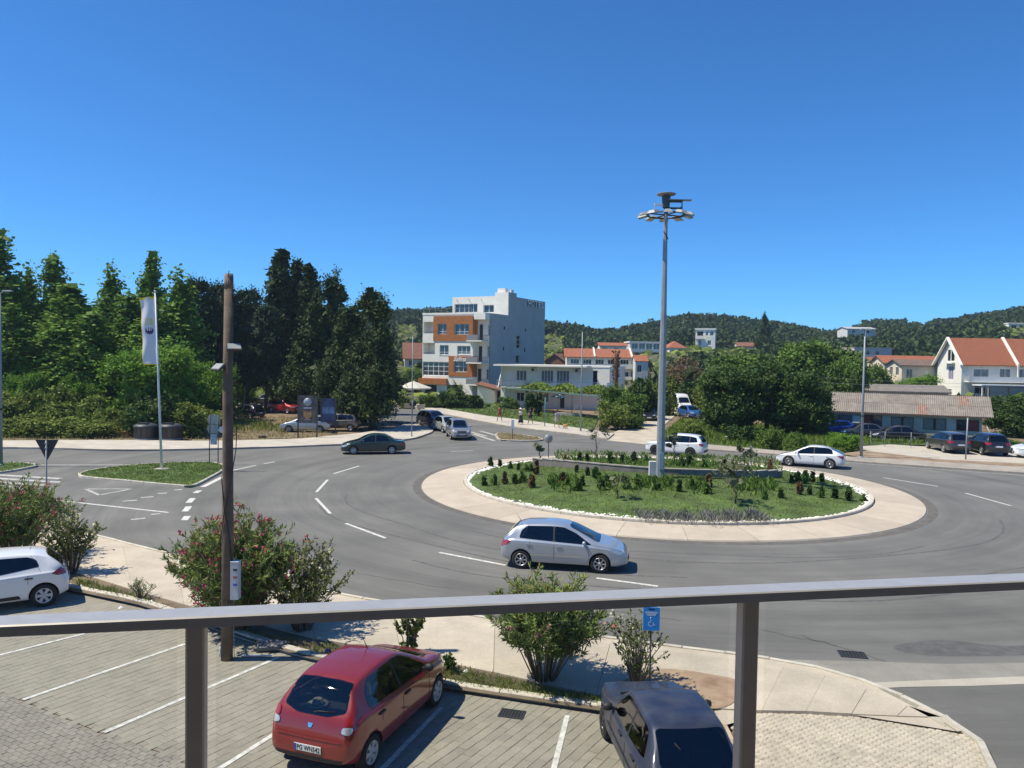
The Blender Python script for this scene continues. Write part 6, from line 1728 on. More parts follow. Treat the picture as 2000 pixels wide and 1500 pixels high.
car('delivery_van', 'white high roofed van parked at the end of the gravel lane', 'van', Vector((p.x, p.y+2.2, 0.0)), h, S, P_white, None, 1, M_carglass_d, ('cap', 5))
p = gp(1272, 822); simple('hatchback', 'black car in the shade of the hedge beside the gravel lane', shape_hatch(), Vector((p.x, p.y+1.5, .0)), R(-100), P_black, 'cars along the gravel lane')
p = gp(1284, 812); simple('hatchback', 'light silver car behind the black one by the hedge', shape_hatch(), Vector((p.x-0.3, p.y+4.5, .0)), R(-98), P_silver, 'cars along the gravel lane')
p = gp(1348, 815); simple('hatchback', 'blue car beside the white van under the big tree', shape_hatch(L=4.0), Vector((p.x, p.y, .0)), R(-75), paint_mat('mid_blue_paint', (0.02, 0.08, 0.25)), 'cars along the gravel lane')
# ================================================================== VEGETATION
M_bark = mat('bark', (0.10, 0.075, 0.055), 0.95, 0.35, 5, bump=0.6, bscale=12)
M_bark_p = mat('pale_bark', (0.22, 0.19, 0.15), 0.95, 0.3, 5, bump=0.5, bscale=12)
L_poplar = leaf_mat('poplar_leaves', (0.047, 0.097, 0.018), (0.200, 0.324, 0.052), 0.22, 0.45)
L_locust = leaf_mat('locust_leaves', (0.046, 0.114, 0.016), (0.213, 0.367, 0.044), 0.28, 0.5)
L_dark = leaf_mat('dark_broad_leaves', (0.017, 0.041, 0.010), (0.087, 0.144, 0.032), 0.18, 0.5)
L_mid = leaf_mat('green_broad_leaves', (0.037, 0.079, 0.016), (0.158, 0.245, 0.047), 0.22, 0.5)
L_cyp = leaf_mat('cypress_sprays', (0.016, 0.034, 0.011), (0.084, 0.115, 0.034), 0.08, 0.6)
L_ced = leaf_mat('cedar_sprays', (0.016, 0.032, 0.015), (0.072, 0.101, 0.046), 0.08, 0.6)
L_bram = leaf_mat('bramble_leaves', (0.055, 0.092, 0.019), (0.251, 0.306, 0.060), 0.2, 0.35, third=(0.16, 0.13, 0.06))
L_olean = leaf_mat('oleander_leaves', (0.063, 0.116, 0.038), (0.273, 0.339, 0.091), 0.15, 1.5, third=(0.20, 0.10, 0.05))
L_rose = leaf_mat('rose_leaves', (0.055, 0.089, 0.026), (0.245, 0.274, 0.085), 0.15, 1.5, third=(0.14, 0.08, 0.035))
L_olive = leaf_mat('olive_leaves', (0.066, 0.081, 0.039), (0.225, 0.237, 0.135), 0.15, 1.0)
L_brown = leaf_mat('withered_leaves', (0.076, 0.046, 0.021), (0.220, 0.130, 0.064), 0.1, 1.0)
L_lav = leaf_mat('lavender_stalks', (0.104, 0.118, 0.082), (0.286, 0.270, 0.242), 0.1, 1.0)
L_palm = leaf_mat('palm_fronds', (0.037, 0.079, 0.019), (0.148, 0.228, 0.047), 0.15, 1.0)
L_vine = leaf_mat('vine_leaves', (0.074, 0.131, 0.022), (0.278, 0.350, 0.071), 0.3, 0.8)
L_grass = leaf_mat('grass_blades', (0.062, 0.106, 0.018), (0.205, 0.279, 0.048), 0.25, 0.5)
L_dry = leaf_mat('dry_grass_blades', (0.186, 0.149, 0.055), (0.501, 0.376, 0.158), 0.2, 0.4)
L_wood = leaf_mat('woodland_leaves', (0.021, 0.042, 0.014), (0.076, 0.108, 0.033), 0.1, 0.03)
def crown(name, lobes, clumps, per, cr, leaf, m, seed, aspect=0.7, up=0.0, fill=0.25, inner=0.12, droop=0.0):
 """foliage: leaves gathered in clumps over and inside the lobes [(centre, radii)]"""
 rng = np.random.default_rng(seed)
 Cn = np.array([l[0] for l in lobes], float); Rd = np.array([l[1] for l in lobes], float)
 wgt = (Rd[:, 0]*Rd[:, 1]*Rd[:, 2])**(2/3); wgt /= wgt.sum()
 idx = rng.choice(len(lobes), clumps, p=wgt)
 d = unit(rng.normal(size=(clumps, 3)))
 rad = np.where(rng.random(clumps) < fill, rng.uniform(0.3, 0.85, clumps), rng.uniform(0.86, 1.06, clumps))
 cc = Cn[idx] + d*Rd[idx]*rad[:, None]
 ct = np.clip(rng.normal(0.5, 0.22, clumps), 0, 1)
 n = clumps*per
 k = np.repeat(np.arange(clumps), per)
 sz = cr*rng.uniform(0.6, 1.3, clumps)
 P = cc[k] + rng.normal(size=(n, 3))*sz[k][:, None]*0.5*np.array([1, 1, 0.8 if up == 0 else 1.5])
 out = unit(P - (Cn[idx[k]]))
 D = unit(rng.normal(size=(n, 3)) + out*0.4 + np.array([0, 0, up - droop]))
 face = unit(rng.normal(size=(n, 3))*0.7 + out*0.8 + np.array([0, 0, 0.5]))
 S = leaf*rng.uniform(0.6, 1.35, n)
 V, F = leaf_quads(P, D, S, aspect, rng, face)
 T = np.clip(ct[k]*0.6 + rng.random(n)*0.45, 0, 1)
 parts = [(V, F, T)]
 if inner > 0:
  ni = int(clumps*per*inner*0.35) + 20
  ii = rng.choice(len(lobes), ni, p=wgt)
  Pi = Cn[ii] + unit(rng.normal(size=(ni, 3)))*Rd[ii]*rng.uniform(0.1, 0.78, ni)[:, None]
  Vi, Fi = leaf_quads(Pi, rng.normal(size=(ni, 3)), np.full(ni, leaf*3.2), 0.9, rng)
  parts.append((Vi, Fi, rng.random(ni)*0.3))  # inner leaves tinted darker, painting the darkness inside the crown
 V, F, T = merge(parts)
 return np_mesh(name, V, F, m, T)
def trunk_mesh(h, r0, r1, seed, limbs=6, spread=1.0, m=None, low=0.35, lean=0.05):
 rnd = random.Random(seed); mb = MB()
 P = [Vector((0, 0, -0.15))]; k = 7
 for i in range(1, k+1): P.append(Vector((rnd.uniform(-lean, lean)*h*0.3, rnd.uniform(-lean, lean)*h*0.3, h*i/k)))
 mb.tube(P, [r0*1.25] + [r0 + (r1-r0)*i/k for i in range(1, k+1)], 8)
 for i in range(limbs):
  t = low + (0.95-low)*i/max(1, limbs-1); j = int(t*k); b = P[min(j, k)]
  a = rnd.uniform(0, 2*PI); L = spread*rnd.uniform(0.6, 1.1)*(1.2-t)
  e1 = b + Vector((math.cos(a)*L*0.5, math.sin(a)*L*0.5, L*0.45)); e2 = b + Vector((math.cos(a)*L, math.sin(a)*L, L*1.0))
  r = (r0 + (r1-r0)*t)*0.5
  mb.tube([b, e1, e2], [r, r*0.6, r*0.25], 5)
 return mb.mesh('trunk', m or M_bark)
PROTO = {}
def proto(key, crown_me, trunk_me, w, h): PROTO[key] = (crown_me, trunk_me, w, h)
def plant(name, label, cat, key, px, depth, top=None, wpx=None, group=None, height=None, width=None, rot=None, base=None, sx=1.0):
 cm, tm, w0, h0 = PROTO[key]
 if base is None:
  p = dp(px, 800, depth); base = Vector((p.x, p.y, tz(p.x, p.y)))
 h = height if height else hgt(px, top, base.y) - base.z
 w = width if width else wpx/1500*base.y
 t = thing(name, label, cat, base, rot if rot is not None else random.uniform(0, 6.28), group)
 t.scale = (w/w0*sx, w/w0, h/h0)
 if tm: link('trunk', tm, t)
 link('crown' if tm else 'foliage', cm, t)
 return t
# --- prototypes
for k in range(3):
 rr = random.Random(40+k); lob = []
 for i in range(9):
  z = 1.6 + i*1.18; t = i/8
  r = 1.45*min(1.0, (1-t)*1.9+0.30) * (0.9 if i else 0.8)
  for j in range(2 if t < 0.75 else 1):
   a = rr.uniform(0, 6.28); q = 0.42*(1-t); lob.append(((q*math.cos(a)*1.6, q*math.sin(a)*1.6, z + rr.uniform(-.3, .3)), (r*rr.uniform(.62, .85), r*rr.uniform(.62, .85), 1.15)))
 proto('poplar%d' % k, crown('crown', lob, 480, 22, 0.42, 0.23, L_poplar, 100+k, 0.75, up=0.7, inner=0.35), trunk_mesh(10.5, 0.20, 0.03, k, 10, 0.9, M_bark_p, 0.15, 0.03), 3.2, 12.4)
for k in range(2):
 lob = [((random.uniform(-.12, .12), random.uniform(-.12, .12), 1.0 + i*1.05), (0.75*min(1, (12-i)*.2)*(0.82 + 0.18*math.sin(i*1.7+k)), 0.75*min(1, (12-i)*.2), 0.95)) for i in range(11)]
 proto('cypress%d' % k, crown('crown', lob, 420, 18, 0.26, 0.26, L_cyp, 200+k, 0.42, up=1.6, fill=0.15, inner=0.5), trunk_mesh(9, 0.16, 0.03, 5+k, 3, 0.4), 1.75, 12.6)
for k in range(3):
 rr = random.Random(60+k); lob = []
 for i in range(8):
  z = (2.0 if k == 1 else 3.4) + i*(1.15 if k == 1 else .97); t = i/7; R0 = 2.5*(1-t**1.7) + 0.5
  for j in range(max(1, int(5*(1-t)) + 1)):
   a = rr.uniform(0, 6.28); q = R0*rr.uniform(0.3, 0.72); lob.append(((q*math.cos(a), q*math.sin(a), z + rr.uniform(-.5, .5)), (R0*rr.uniform(.36, .55), R0*rr.uniform(.36, .55), rr.uniform(.9, 1.4))))
 lob += [((rr.uniform(-.5, .5), rr.uniform(-.4, .4), 10.1), (1.1, 1.0, 1.1)), ((rr.uniform(-.9, .9), rr.uniform(-.5, .5), 10.5), (.7, .6, 1.0)), ((rr.uniform(-.4, .4), 0, 11.1), (0.45, 0.45, 0.9)), ((rr.uniform(-1.5, 1.5), 0, 9.7), (.6, .6, 1.1))]
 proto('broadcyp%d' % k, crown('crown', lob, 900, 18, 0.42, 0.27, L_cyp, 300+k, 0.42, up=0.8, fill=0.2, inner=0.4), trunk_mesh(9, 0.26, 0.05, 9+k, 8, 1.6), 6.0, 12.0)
rr = random.Random(5); lob = []
for i in range(8):
 z = 3.0 + i*1.0; R0 = 2.6*(1 - (i/9)**1.5)
 for j in range(4):
  a = rr.uniform(0, 6.28); q = R0*rr.uniform(.35, .8); lob.append(((q*math.cos(a), q*math.sin(a), z), (rr.uniform(.8, 1.2), rr.uniform(.8, 1.2), .38)))
proto('cedar', crown('crown', lob, 560, 18, 0.40, 0.27, L_ced, 350, 0.4, up=0.15, fill=0.25, inner=0.3), trunk_mesh(10.3, 0.25, 0.05, 14, 14, 2.2, None, 0.25), 5.6, 11.0)
def round_lobes(seed, R, H, n, low=0.18):
 rr = random.Random(seed); lob = [((0, 0, H*0.55), (R*0.62, R*0.62, H*0.36))]
 for i in range(n):
  a = 2*PI*i/n + rr.uniform(-.3, .3); q = R*rr.uniform(.35, .68); z = H*rr.uniform(low+0.14, 0.82)
  s = rr.uniform(.28, .44)*R*(1.12 - 0.3*z/H)
  lob.append(((q*math.cos(a), q*math.sin(a), z), (s, s, s*rr.uniform(.75, 1.0))))
 return lob
for k in range(2):
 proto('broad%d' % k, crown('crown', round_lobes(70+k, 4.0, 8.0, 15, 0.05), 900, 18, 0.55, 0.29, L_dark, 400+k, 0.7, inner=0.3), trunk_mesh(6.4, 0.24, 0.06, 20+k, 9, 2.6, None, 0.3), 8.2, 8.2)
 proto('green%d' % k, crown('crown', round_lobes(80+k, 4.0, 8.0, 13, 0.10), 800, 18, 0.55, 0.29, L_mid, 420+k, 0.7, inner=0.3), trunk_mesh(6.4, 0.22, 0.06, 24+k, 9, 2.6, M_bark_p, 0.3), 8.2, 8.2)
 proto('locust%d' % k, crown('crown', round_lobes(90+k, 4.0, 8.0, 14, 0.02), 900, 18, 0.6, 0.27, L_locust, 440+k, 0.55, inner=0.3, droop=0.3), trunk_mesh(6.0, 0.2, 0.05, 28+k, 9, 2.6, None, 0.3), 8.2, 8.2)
 proto('bush%d' % k, crown('foliage', round_lobes(95+k, 2.0, 2.4, 9, -0.1), 400, 18, 0.36, 0.19, L_bram, 460+k, 0.65, inner=0.35), None, 4.1, 2.5)
 proto('greenbush%d' % k, crown('foliage', round_lobes(97+k, 2.0, 2.4, 9, -0.1), 400, 18, 0.36, 0.19, L_mid, 465+k, 0.65, inner=0.35), None, 4.1, 2.5)
proto('darkbush', crown('foliage', round_lobes(99, 2.0, 2.4, 9, -0.1), 330, 13, 0.36, 0.24, L_dark, 470, 0.65, inner=0.35), None, 4.1, 2.5)
proto('bare', crown('crown', round_lobes(31, 2.2, 6, 8, 0.25), 120, 9, 0.6, 0.25, L_brown, 480, 0.5, inner=0.0), trunk_mesh(5.4, 0.12, 0.03, 33, 16, 1.6, M_bark_p, 0.25), 4.6, 6.2)
# --- left: poplars, shrubs below them
GP = 'poplars on the left'
for lab, k, px, top, w, dpt in [
 ('tall poplar cut off by the left edge', 0, -8, 438, 120, 80), ('slim poplar just right of the left edge poplar', 1, 56, 518, 62, 84), ('poplar with a high narrow tip, second peak from the left', 2, 104, 486, 74, 83),
 ('broad leaning poplar in front of the second peak', 0, 138, 545, 120, 78), ('poplar with rounded tip midway to the flag', 1, 217, 516, 72, 86), ('lower poplar left of the flag', 2, 250, 562, 92, 80),
 ('tall poplar whose tip rises just above the flag', 0, 297, 482, 66, 86), ('poplar right of the flag pole', 1, 350, 526, 88, 80), ('short dense poplar low between the second and third peaks', 2, 180, 600, 92, 75), ('dark poplar trunked tree behind the street lamp at the left', 1, 24, 590, 90, 75), ('poplar low behind the flag cloth', 0, 300, 590, 100, 77), ('poplar outside the left edge', 2, -90, 480, 110, 82)]:
 plant('poplar_tree', lab, 'tree', 'poplar%d' % k, px, dpt, top, w*1.5, GP)
GL = 'light green trees on the left'
for lab, k, px, top, w, dpt in [('large bright green spreading tree behind the flag pole and bins', 0, 308, 655, 205, 69), ('green tree left of the wooden pole', 1, 412, 692, 110, 76), ('green tree in the gap behind the wooden pole', 1, 462, 705, 90, 106), ('small green tree above the brambles at the far left', 1, 52, 716, 90, 72), ('small green tree on the bank between brambles and bright tree', 0, 165, 728, 90, 73)]:
 plant('locust_tree', lab, 'tree', 'locust%d' % k, px, dpt, top, w, GL)
GB = 'bramble bushes along the left verge'
i = 0
for lab, px, top, w, dpt in [('bramble bush at the left edge beside the lamp', 5, 772, 120, 66), ('tall bramble bush second from the left edge', 78, 752, 110, 68), ('wide bramble bush below the broad poplar', 150, 778, 130, 66), ('bramble bush left of the bins', 222, 790, 90, 65), ('low bramble in front at the left edge', 30, 812, 120, 63), ('low bramble in front below the broad poplar', 120, 815, 130, 63), ('low bramble by the heap of cut branches', 200, 822, 100, 63), ('dark bramble behind the bins', 300, 770, 130, 64), ('bramble right of the bins', 380, 790, 120, 64.5), ('bramble outside the left edge', -70, 760, 150, 66)]:
 plant('bramble_bush', lab, 'bush', ('bush%d' % (i % 2)) if 'dark' not in lab else 'darkbush', px, dpt, top, w, GB); i += 1
# --- conifers
GC = 'dark conifers left of the hotel'
for lab, key, px, top, w, dpt in [
 ('slender cypress with the highest tip', 'cypress0', 549, 479, 58, 101), ('slender cypress second tip from the left', 'cypress1', 578, 499, 50, 103), ('cypress with leaning thin tip', 'cypress0', 603, 511, 50, 100),
 ('wide dark cypress in the middle of the group', 'broadcyp0', 646, 529, 112, 92), ('wide dark cypress nearest the hotel, reaching low over the road', 'broadcyp1', 729, 558, 128, 74), ('wide cypress filling the gap before the rightmost one', 'broadcyp2', 690, 590, 110, 80),
 ('wide cypress below the slender tips', 'broadcyp2', 585, 560, 120, 104), ('dark cypress behind the poster boards', 'broadcyp0', 622, 585, 120, 88), ('dark cypress low behind the taupe car', 'broadcyp2', 676, 610, 110, 80)]:
 plant('cypress_tree', lab, 'tree', key, px, dpt, top, w*1.2, GC)
GD = 'cedars behind the wooden pole'
for lab, px, top, w, dpt in [('cedar left of the wooden pole top', 385, 536, 100, 92), ('cedar directly behind the wooden pole', 432, 545, 110, 94), ('cedar right of the wooden pole with feathery top', 482, 556, 110, 96), ('cedar between pole and slender cypresses', 520, 590, 90, 94)]:
 plant('cedar_tree', lab, 'tree', 'cedar', px, dpt, top, w, GD)
# --- right of the lane
GR = 'broadleaf trees right of the gravel lane'
for lab, key, px, top, w, dpt in [
 ('dark spreading tree at the left of the big clump', 'broad0', 1428, 702, 150, 74), ('dark spreading tree in the centre of the big clump', 'broad1', 1500, 688, 170, 75), ('dark tree at the right of the big clump beside the corrugated roof', 'broad0', 1572, 712, 120, 73.5),
 ('lighter green tall tree rising behind the big clump', 'green0', 1585, 650, 190, 98), ('light green tree behind the left of the clump', 'green1', 1445, 672, 170, 100), ('pale flowering tree left of the right lamp post', 'green0', 1652, 684, 90, 88), ('green tree far behind the corrugated roof', 'green1', 1700, 700, 90, 112),
 ('green tree between the mast and the big clump', 'green0', 1412, 700, 100, 96), ('round tree behind the roof in front of the cream house', 'locust0', 1792, 728, 90, 118), ('dark round tree at the right edge behind the black SUV', 'broad1', 1965, 762, 120, 78), ('dark tree outside the right edge', 'broad0', 2060, 740, 140, 80)]:
 plant('broadleaf_tree', lab, 'tree', key, px, dpt, top, w, GR)
plant('bare_tree', 'thin half bare brownish tree between the mast and the white cube house', 'tree', 'bare', 1340, 118, 675, 90)
plant('bare_tree', 'thin half bare tree behind the gravel lane', 'tree', 'bare', 1312, 125, 700, 70)
plant('cypress_tree', 'single dark cypress standing out against the wooded slope', 'tree', 'broadcyp0', 1490, 250, 610, 34)
GH = 'hedge bushes left of the gravel lane'
i = 0
for lab, px, top, w, dpt in [('hedge bush under the dead palm', 1205, 752, 80, 86), ('hedge bush behind the black car', 1250, 742, 80, 92), ('hedge bush touching the mast', 1288, 735, 80, 100), ('bush at the corner of the lane mouth', 1200, 786, 80, 78), ('low bush at the lane edge', 1236, 806, 50, 79), ('bush filling the hedge above the corner bush', 1225, 768, 90, 83), ('hedge bush at the back of the lane', 1320, 745, 90, 112), ('hedge bush behind the white van', 1392, 740, 80, 106)]:
 plant('hedge_bush', lab, 'bush', ['greenbush0', 'darkbush', 'bush1', 'bush0', 'greenbush1'][i % 5], px, dpt, top, w, GH); i += 1
GV = 'bushes on the right verge'
for lab, key, px, top, w, dpt in [('low bush below the blue car by the van', 'bush0', 1352, 822, 60, 70), ('pale leafed bush below the centre of the clump', 'greenbush1', 1508, 832, 60, 62), ('round bush beside the blue hatchback', 'greenbush0', 1560, 845, 50, 60), ('bush in front of the dark saloon by the lamp', 'locust1', 1650, 843, 70, 62), ('dark shrub at the foot of the clump right side', 'darkbush', 1450, 832, 70, 67), ('hedge at the right edge behind the white car', 'greenbush0', 1985, 860, 60, 66), ('hedge between the charcoal and black SUVs', 'greenbush1', 1898, 862, 30, 62)]:
 plant('verge_bush', lab, 'bush', key, px, dpt, top, w, GV)
# --- woods on the hills and between the houses: one mass
rng = np.random.default_rng(11)
CLEAR = [(1098, 1270, 742, 183), (1165, 1232, 688, 251), (1222, 1298, 696, 256), (1298, 1345, 692, 251), (1348, 1418, 684, 263), (1436, 1480, 681, 301), (1060, 1098, 678, 331), (1050, 1100, 712, 216), (1662, 1752, 700, 216), (1685, 1836, 752, 180), (1822, 2040, 800, 141), (1648, 1722, 651, 331), (1958, 2040, 650, 331), (770, 832, 702, 191), (772, 805, 660, 331), (820, 1066, 800, 152), (970, 1200, 790, 120), (1480, 1500, 640, 251)]
HOUSES = [o for o in scene.objects if o.type == 'EMPTY' and o.get('category') in ('house', 'apartment house', 'hotel', 'guest house', 'shed', 'building')]
HX = np.array([(o.location.x, o.location.y) for o in HOUSES])
cand = []
n_try = 26000
Y = np.sqrt(rng.uniform(118**2, 520**2, n_try)); A = rng.uniform(-0.80, 0.80, n_try); X = A*Y
Zt = terrain(X, Y)
Hh = rng.uniform(3.6, 7.0, n_try); Wd = Hh*rng.uniform(0.75, 1.15, n_try)
cell = {}
keep = []
for x, y, z, h, w in zip(X, Y, Zt, Hh, Wd):
 if y > 478 and rng.random() < 0.5: continue
 if y < 150 and abs(x/y) < 0.75 and rng.random() < 0.35: continue
 if x/y < -0.14 and y < 135: continue
 if np.min(np.hypot(HX[:, 0]-x-4, HX[:, 1]-y+4)) < 9: continue
 # not inside a footprint
 px = 1000 + 1500*x/y; hor = 700 + (px-1000)*0.016; py = hor - (z + h - CAM_Z)*1500/y
 ok = True
 for a, b, c, d_ in CLEAR:
  hw_ = w*0.5*1500/y
  if y < d_ + 12 and a - hw_ < px < b + hw_ and py < c: ok = False; break
 if not ok: continue
 g = (int(x//2.9), int(y//4.2))
 if g in cell: continue
 cell[g] = 1; keep.append((x, y, z, h, w))
K = np.array(keep); print('woodland trees', len(K))
BASES = []
for s in range(5):
 r2 = np.random.default_rng(600+s); n = 112
 lob_c = r2.normal(size=(6, 3))*np.array([.26, .26, .15]) + np.array([0, 0, .55])
 li = r2.integers(0, 6, n)
 d = unit(r2.normal(size=(n, 3)) + np.array([0, 0, 0.25])); P = lob_c[li] + d*np.array([.27, .27, .26])*r2.uniform(.8, 1.05, n)[:, None]
 face = unit(d + r2.normal(size=(n, 3))*0.5)
 Vb, Fb = leaf_quads(P, r2.normal(size=(n, 3)), 0.25*r2.uniform(.6, 1.4, n), 0.8, r2, face)
 BASES.append((Vb, Fb, r2.random(n)))
parts = []
for s in range(5):
 sel = K[rng.integers(0, 5, len(K)) == s] if s < 4 else K[rng.integers(0, 5, len(K)) == 4]
 Vb, Fb, Tb = BASES[s]
 m = len(sel); a = rng.uniform(0, 6.28, m)
 ca, sa = np.cos(a)[:, None], np.sin(a)[:, None]
 vx = (Vb[None, :, 0]*ca - Vb[None, :, 1]*sa)*sel[:, 4:5] + sel[:, 0:1]
 vy = (Vb[None, :, 0]*sa + Vb[None, :, 1]*ca)*sel[:, 4:5] + sel[:, 1:2]
 vz = Vb[None, :, 2]*sel[:, 3:4] + sel[:, 2:3] - 0.1*sel[:, 3:4]
 V = np.stack([vx, vy, vz], 2).reshape(-1, 3)
 F = (Fb[None] + (np.arange(m)*len(Vb))[:, None, None]).reshape(-1, 4)
 tone = np.clip(rng.normal(0.45, 0.17, m), 0, 1)
 T = np.clip(tone[:, None]*0.7 + Tb[None]*0.4, 0, 1).reshape(-1)
 parts.append((V, F, T))
V, F, T = merge(parts)
wood = link('woodland', np_mesh('woodland', V, F, L_wood, T)); tag(wood, 'dense green woodland covering the hills behind the houses', 'woodland', kind='stuff')
# undergrowth on the slopes: rough green ground cover
n = 16000
Y = np.sqrt(rng.uniform(112**2, 470**2, n)); X = rng.uniform(-0.8, 0.8, n)*Y
okm = np.ones(n, bool)
okm &= ~((X/Y > -0.14) & (X/Y < 0.14) & (Y < 128))
X, Y = X[okm], Y[okm]; n = len(X)
P = np.stack([X, Y, terrain(X, Y) + rng.uniform(0.1, 0.9, n)], 1)
Vg, Fg = leaf_quads(P, rng.normal(size=(n, 3))*np.array([1, 1, .5]), rng.uniform(1.6, 3.6, n), 0.9, rng, unit(rng.normal(size=(n, 3))*0.5 + np.array([0, -.3, 1])))
sc_ = link('undergrowth', np_mesh('undergrowth', Vg, Fg, L_bram, rng.random(n)*0.8)); tag(sc_, 'rough green undergrowth between the houses on the slope', 'undergrowth', kind='stuff')
# --- grass
def blades(name, label, pts, h, m, seed, w=0.12, lean=0.35, cat='grass', n_per=3):
 rng = np.random.default_rng(seed); n = len(pts)*n_per
 P = np.repeat(np.array(pts, float), n_per, 0) + rng.normal(size=(n, 3))*np.array([.06, .06, 0])
 H_ = h*rng.uniform(.5, 1.4, n)
 D = unit(np.array([0, 0, 1.0]) + rng.normal(size=(n, 3))*np.array([lean, lean, .05]))
 V, F = leaf_quads(P + D*H_[:, None]*0.45, D, H_, w, rng, rng.normal(size=(n, 3))*np.array([1, 1, .15]))
 o = link(name, np_mesh(name, V, F, m, rng.random(n))); return tag(o, label, cat, kind='stuff')
def scatter_poly(poly, n, seed, z=0.0):
 rng = np.random.default_rng(seed)
 x0, x1 = min(p[0] for p in poly), max(p[0] for p in poly); y0, y1 = min(p[1] for p in poly), max(p[1] for p in poly)
 X = rng.uniform(x0, x1, n*4); Y = rng.uniform(y0, y1, n*4); k = in_poly_np(X, Y, poly); X, Y = X[k][:n], Y[k][:n]
 return np.stack([X, Y, np.full(len(X), z)], 1)
rng = np.random.default_rng(21)
rr_ = (R_IN-0.75)*np.sqrt(rng.random(15000)); aa = rng.uniform(0, 2*PI, 15000)
gx, gy = RC.x + rr_*np.cos(aa), RC.y + rr_*np.sin(aa)
blades('lawn_grass', 'short mown grass on the roundabout', np.stack([gx, gy, mound(gx, gy)], 1), 0.07, L_grass, 31, 0.30)
blades('island_grass', 'short grass on the flag island', scatter_poly([tuple(Vector(p)*0.97 + Vector((sum(q[0] for q in isl1_poly)/len(isl1_poly), sum(q[1] for q in isl1_poly)/len(isl1_poly)))*0.03) for p in isl1_poly], 3500, 32, 0.1), 0.08, L_grass, 33, 0.3)
blades('island_grass', 'short grass on the lamp island at the left edge', scatter_poly(isl0_poly, 1000, 34, 0.1), 0.08, L_grass, 35, 0.3)
blades('dry_grass', 'dry yellow grass on the small sign island', scatter_poly(isl2_poly, 600, 36, 0.1), 0.10, L_dry, 37, 0.25)
blades('verge_grass', 'tall green grass on the right verge', np.concatenate([scatter_poly(verge_right, 6500, 38, 0.03)]), 0.45, L_grass, 39, 0.14)
blades('dry_grass', 'dry grass on the left verge', scatter_poly(verge_left, 3000, 40, 0.03), 0.28, L_dry, 41, 0.14)
blades('verge_grass', 'green weeds along the left verge', scatter_poly(px_poly([(8, 858), (243, 856), (420, 845), (560, 845), (560, 835), (440, 815), (0, 820)]), 3000, 42, 0.03), 0.40, L_grass, 43, 0.16)
blades('lawn_grass', 'short grass on the hotel lawn', scatter_poly(hotel_lawn_poly, 3000, 44, 0.03), 0.18, L_grass, 45, 0.35)
strip_in = px_poly([(150, 1128), (330, 1185), (500, 1235), (640, 1262), (860, 1296), (1000, 1330), (1100, 1352), (1240, 1372), (1390, 1386), (1390, 1408), (1160, 1376), (890, 1336), (600, 1275), (500, 1245), (270, 1172), (150, 1146)], 0.1)
P_ = scatter_poly(strip_in, 11000, 46, 0.09)
rng = np.random.default_rng(47); patchy = (np.sin(P_[:, 0]*1.7+1)+np.sin(P_[:, 0]*0.63+P_[:, 1]*2.1)) > -0.6
blades('strip_grass', 'patchy green grass in the planted strip', P_[patchy], 0.12, L_grass, 48, 0.12, 0.6)
blades('dry_grass', 'dry straw in the planted strip', P_[~patchy][:1400], 0.09, L_dry, 49, 0.08, 0.9)
# cut branches heaped by the kerb
rng = np.random.default_rng(50); p = gp(205, 856)
n = 240; P_ = np.stack([p.x + rng.normal(size=n)*1.5, p.y + 0.6 + rng.normal(size=n)*0.5, np.abs(rng.normal(size=n))*0.25 + 0.1], 1)
V, F = leaf_quads(P_, rng.normal(size=(n, 3))*np.array([1, .6, .35]), rng.uniform(.5, 1.5, n), 0.06, rng)
tag(link('brushwood', np_mesh('brushwood', V, F, L_brown, rng.random(n))), 'heap of dry cut branches left of the bins', 'brushwood', kind='stuff')
# ------------------------------------------------------------------ flowering shrubs near the balcony
def petals(centres, size, m, seed, n=5, name='blossom', clump=0.045):
 rng = np.random.default_rng(seed); C = np.repeat(np.array(centres, float), n, 0); k = len(C)
 C = C + rng.normal(size=(k, 3))*clump
 V, F = leaf_quads(C, rng.normal(size=(k, 3)), size*rng.uniform(.7, 1.3, k), 0.85, rng, unit(rng.normal(size=(k, 3)) + np.array([0, -.4, .8])))
 return np_mesh(name, V, F, m, rng.random(k))
B_pink = leaf_mat('pink_petals', (0.33, 0.03, 0.09), (0.62, 0.13, 0.22), 0.25, 3)
B_pale = leaf_mat('pale_pink_petals', (0.45, 0.14, 0.12), (0.70, 0.38, 0.32), 0.25, 3)
B_white = leaf_mat('white_petals', (0.60, 0.58, 0.42), (0.80, 0.78, 0.66), 0.25, 3)
B_yellow = leaf_mat('cream_petals', (0.62, 0.56, 0.26), (0.78, 0.74, 0.45), 0.25, 3)
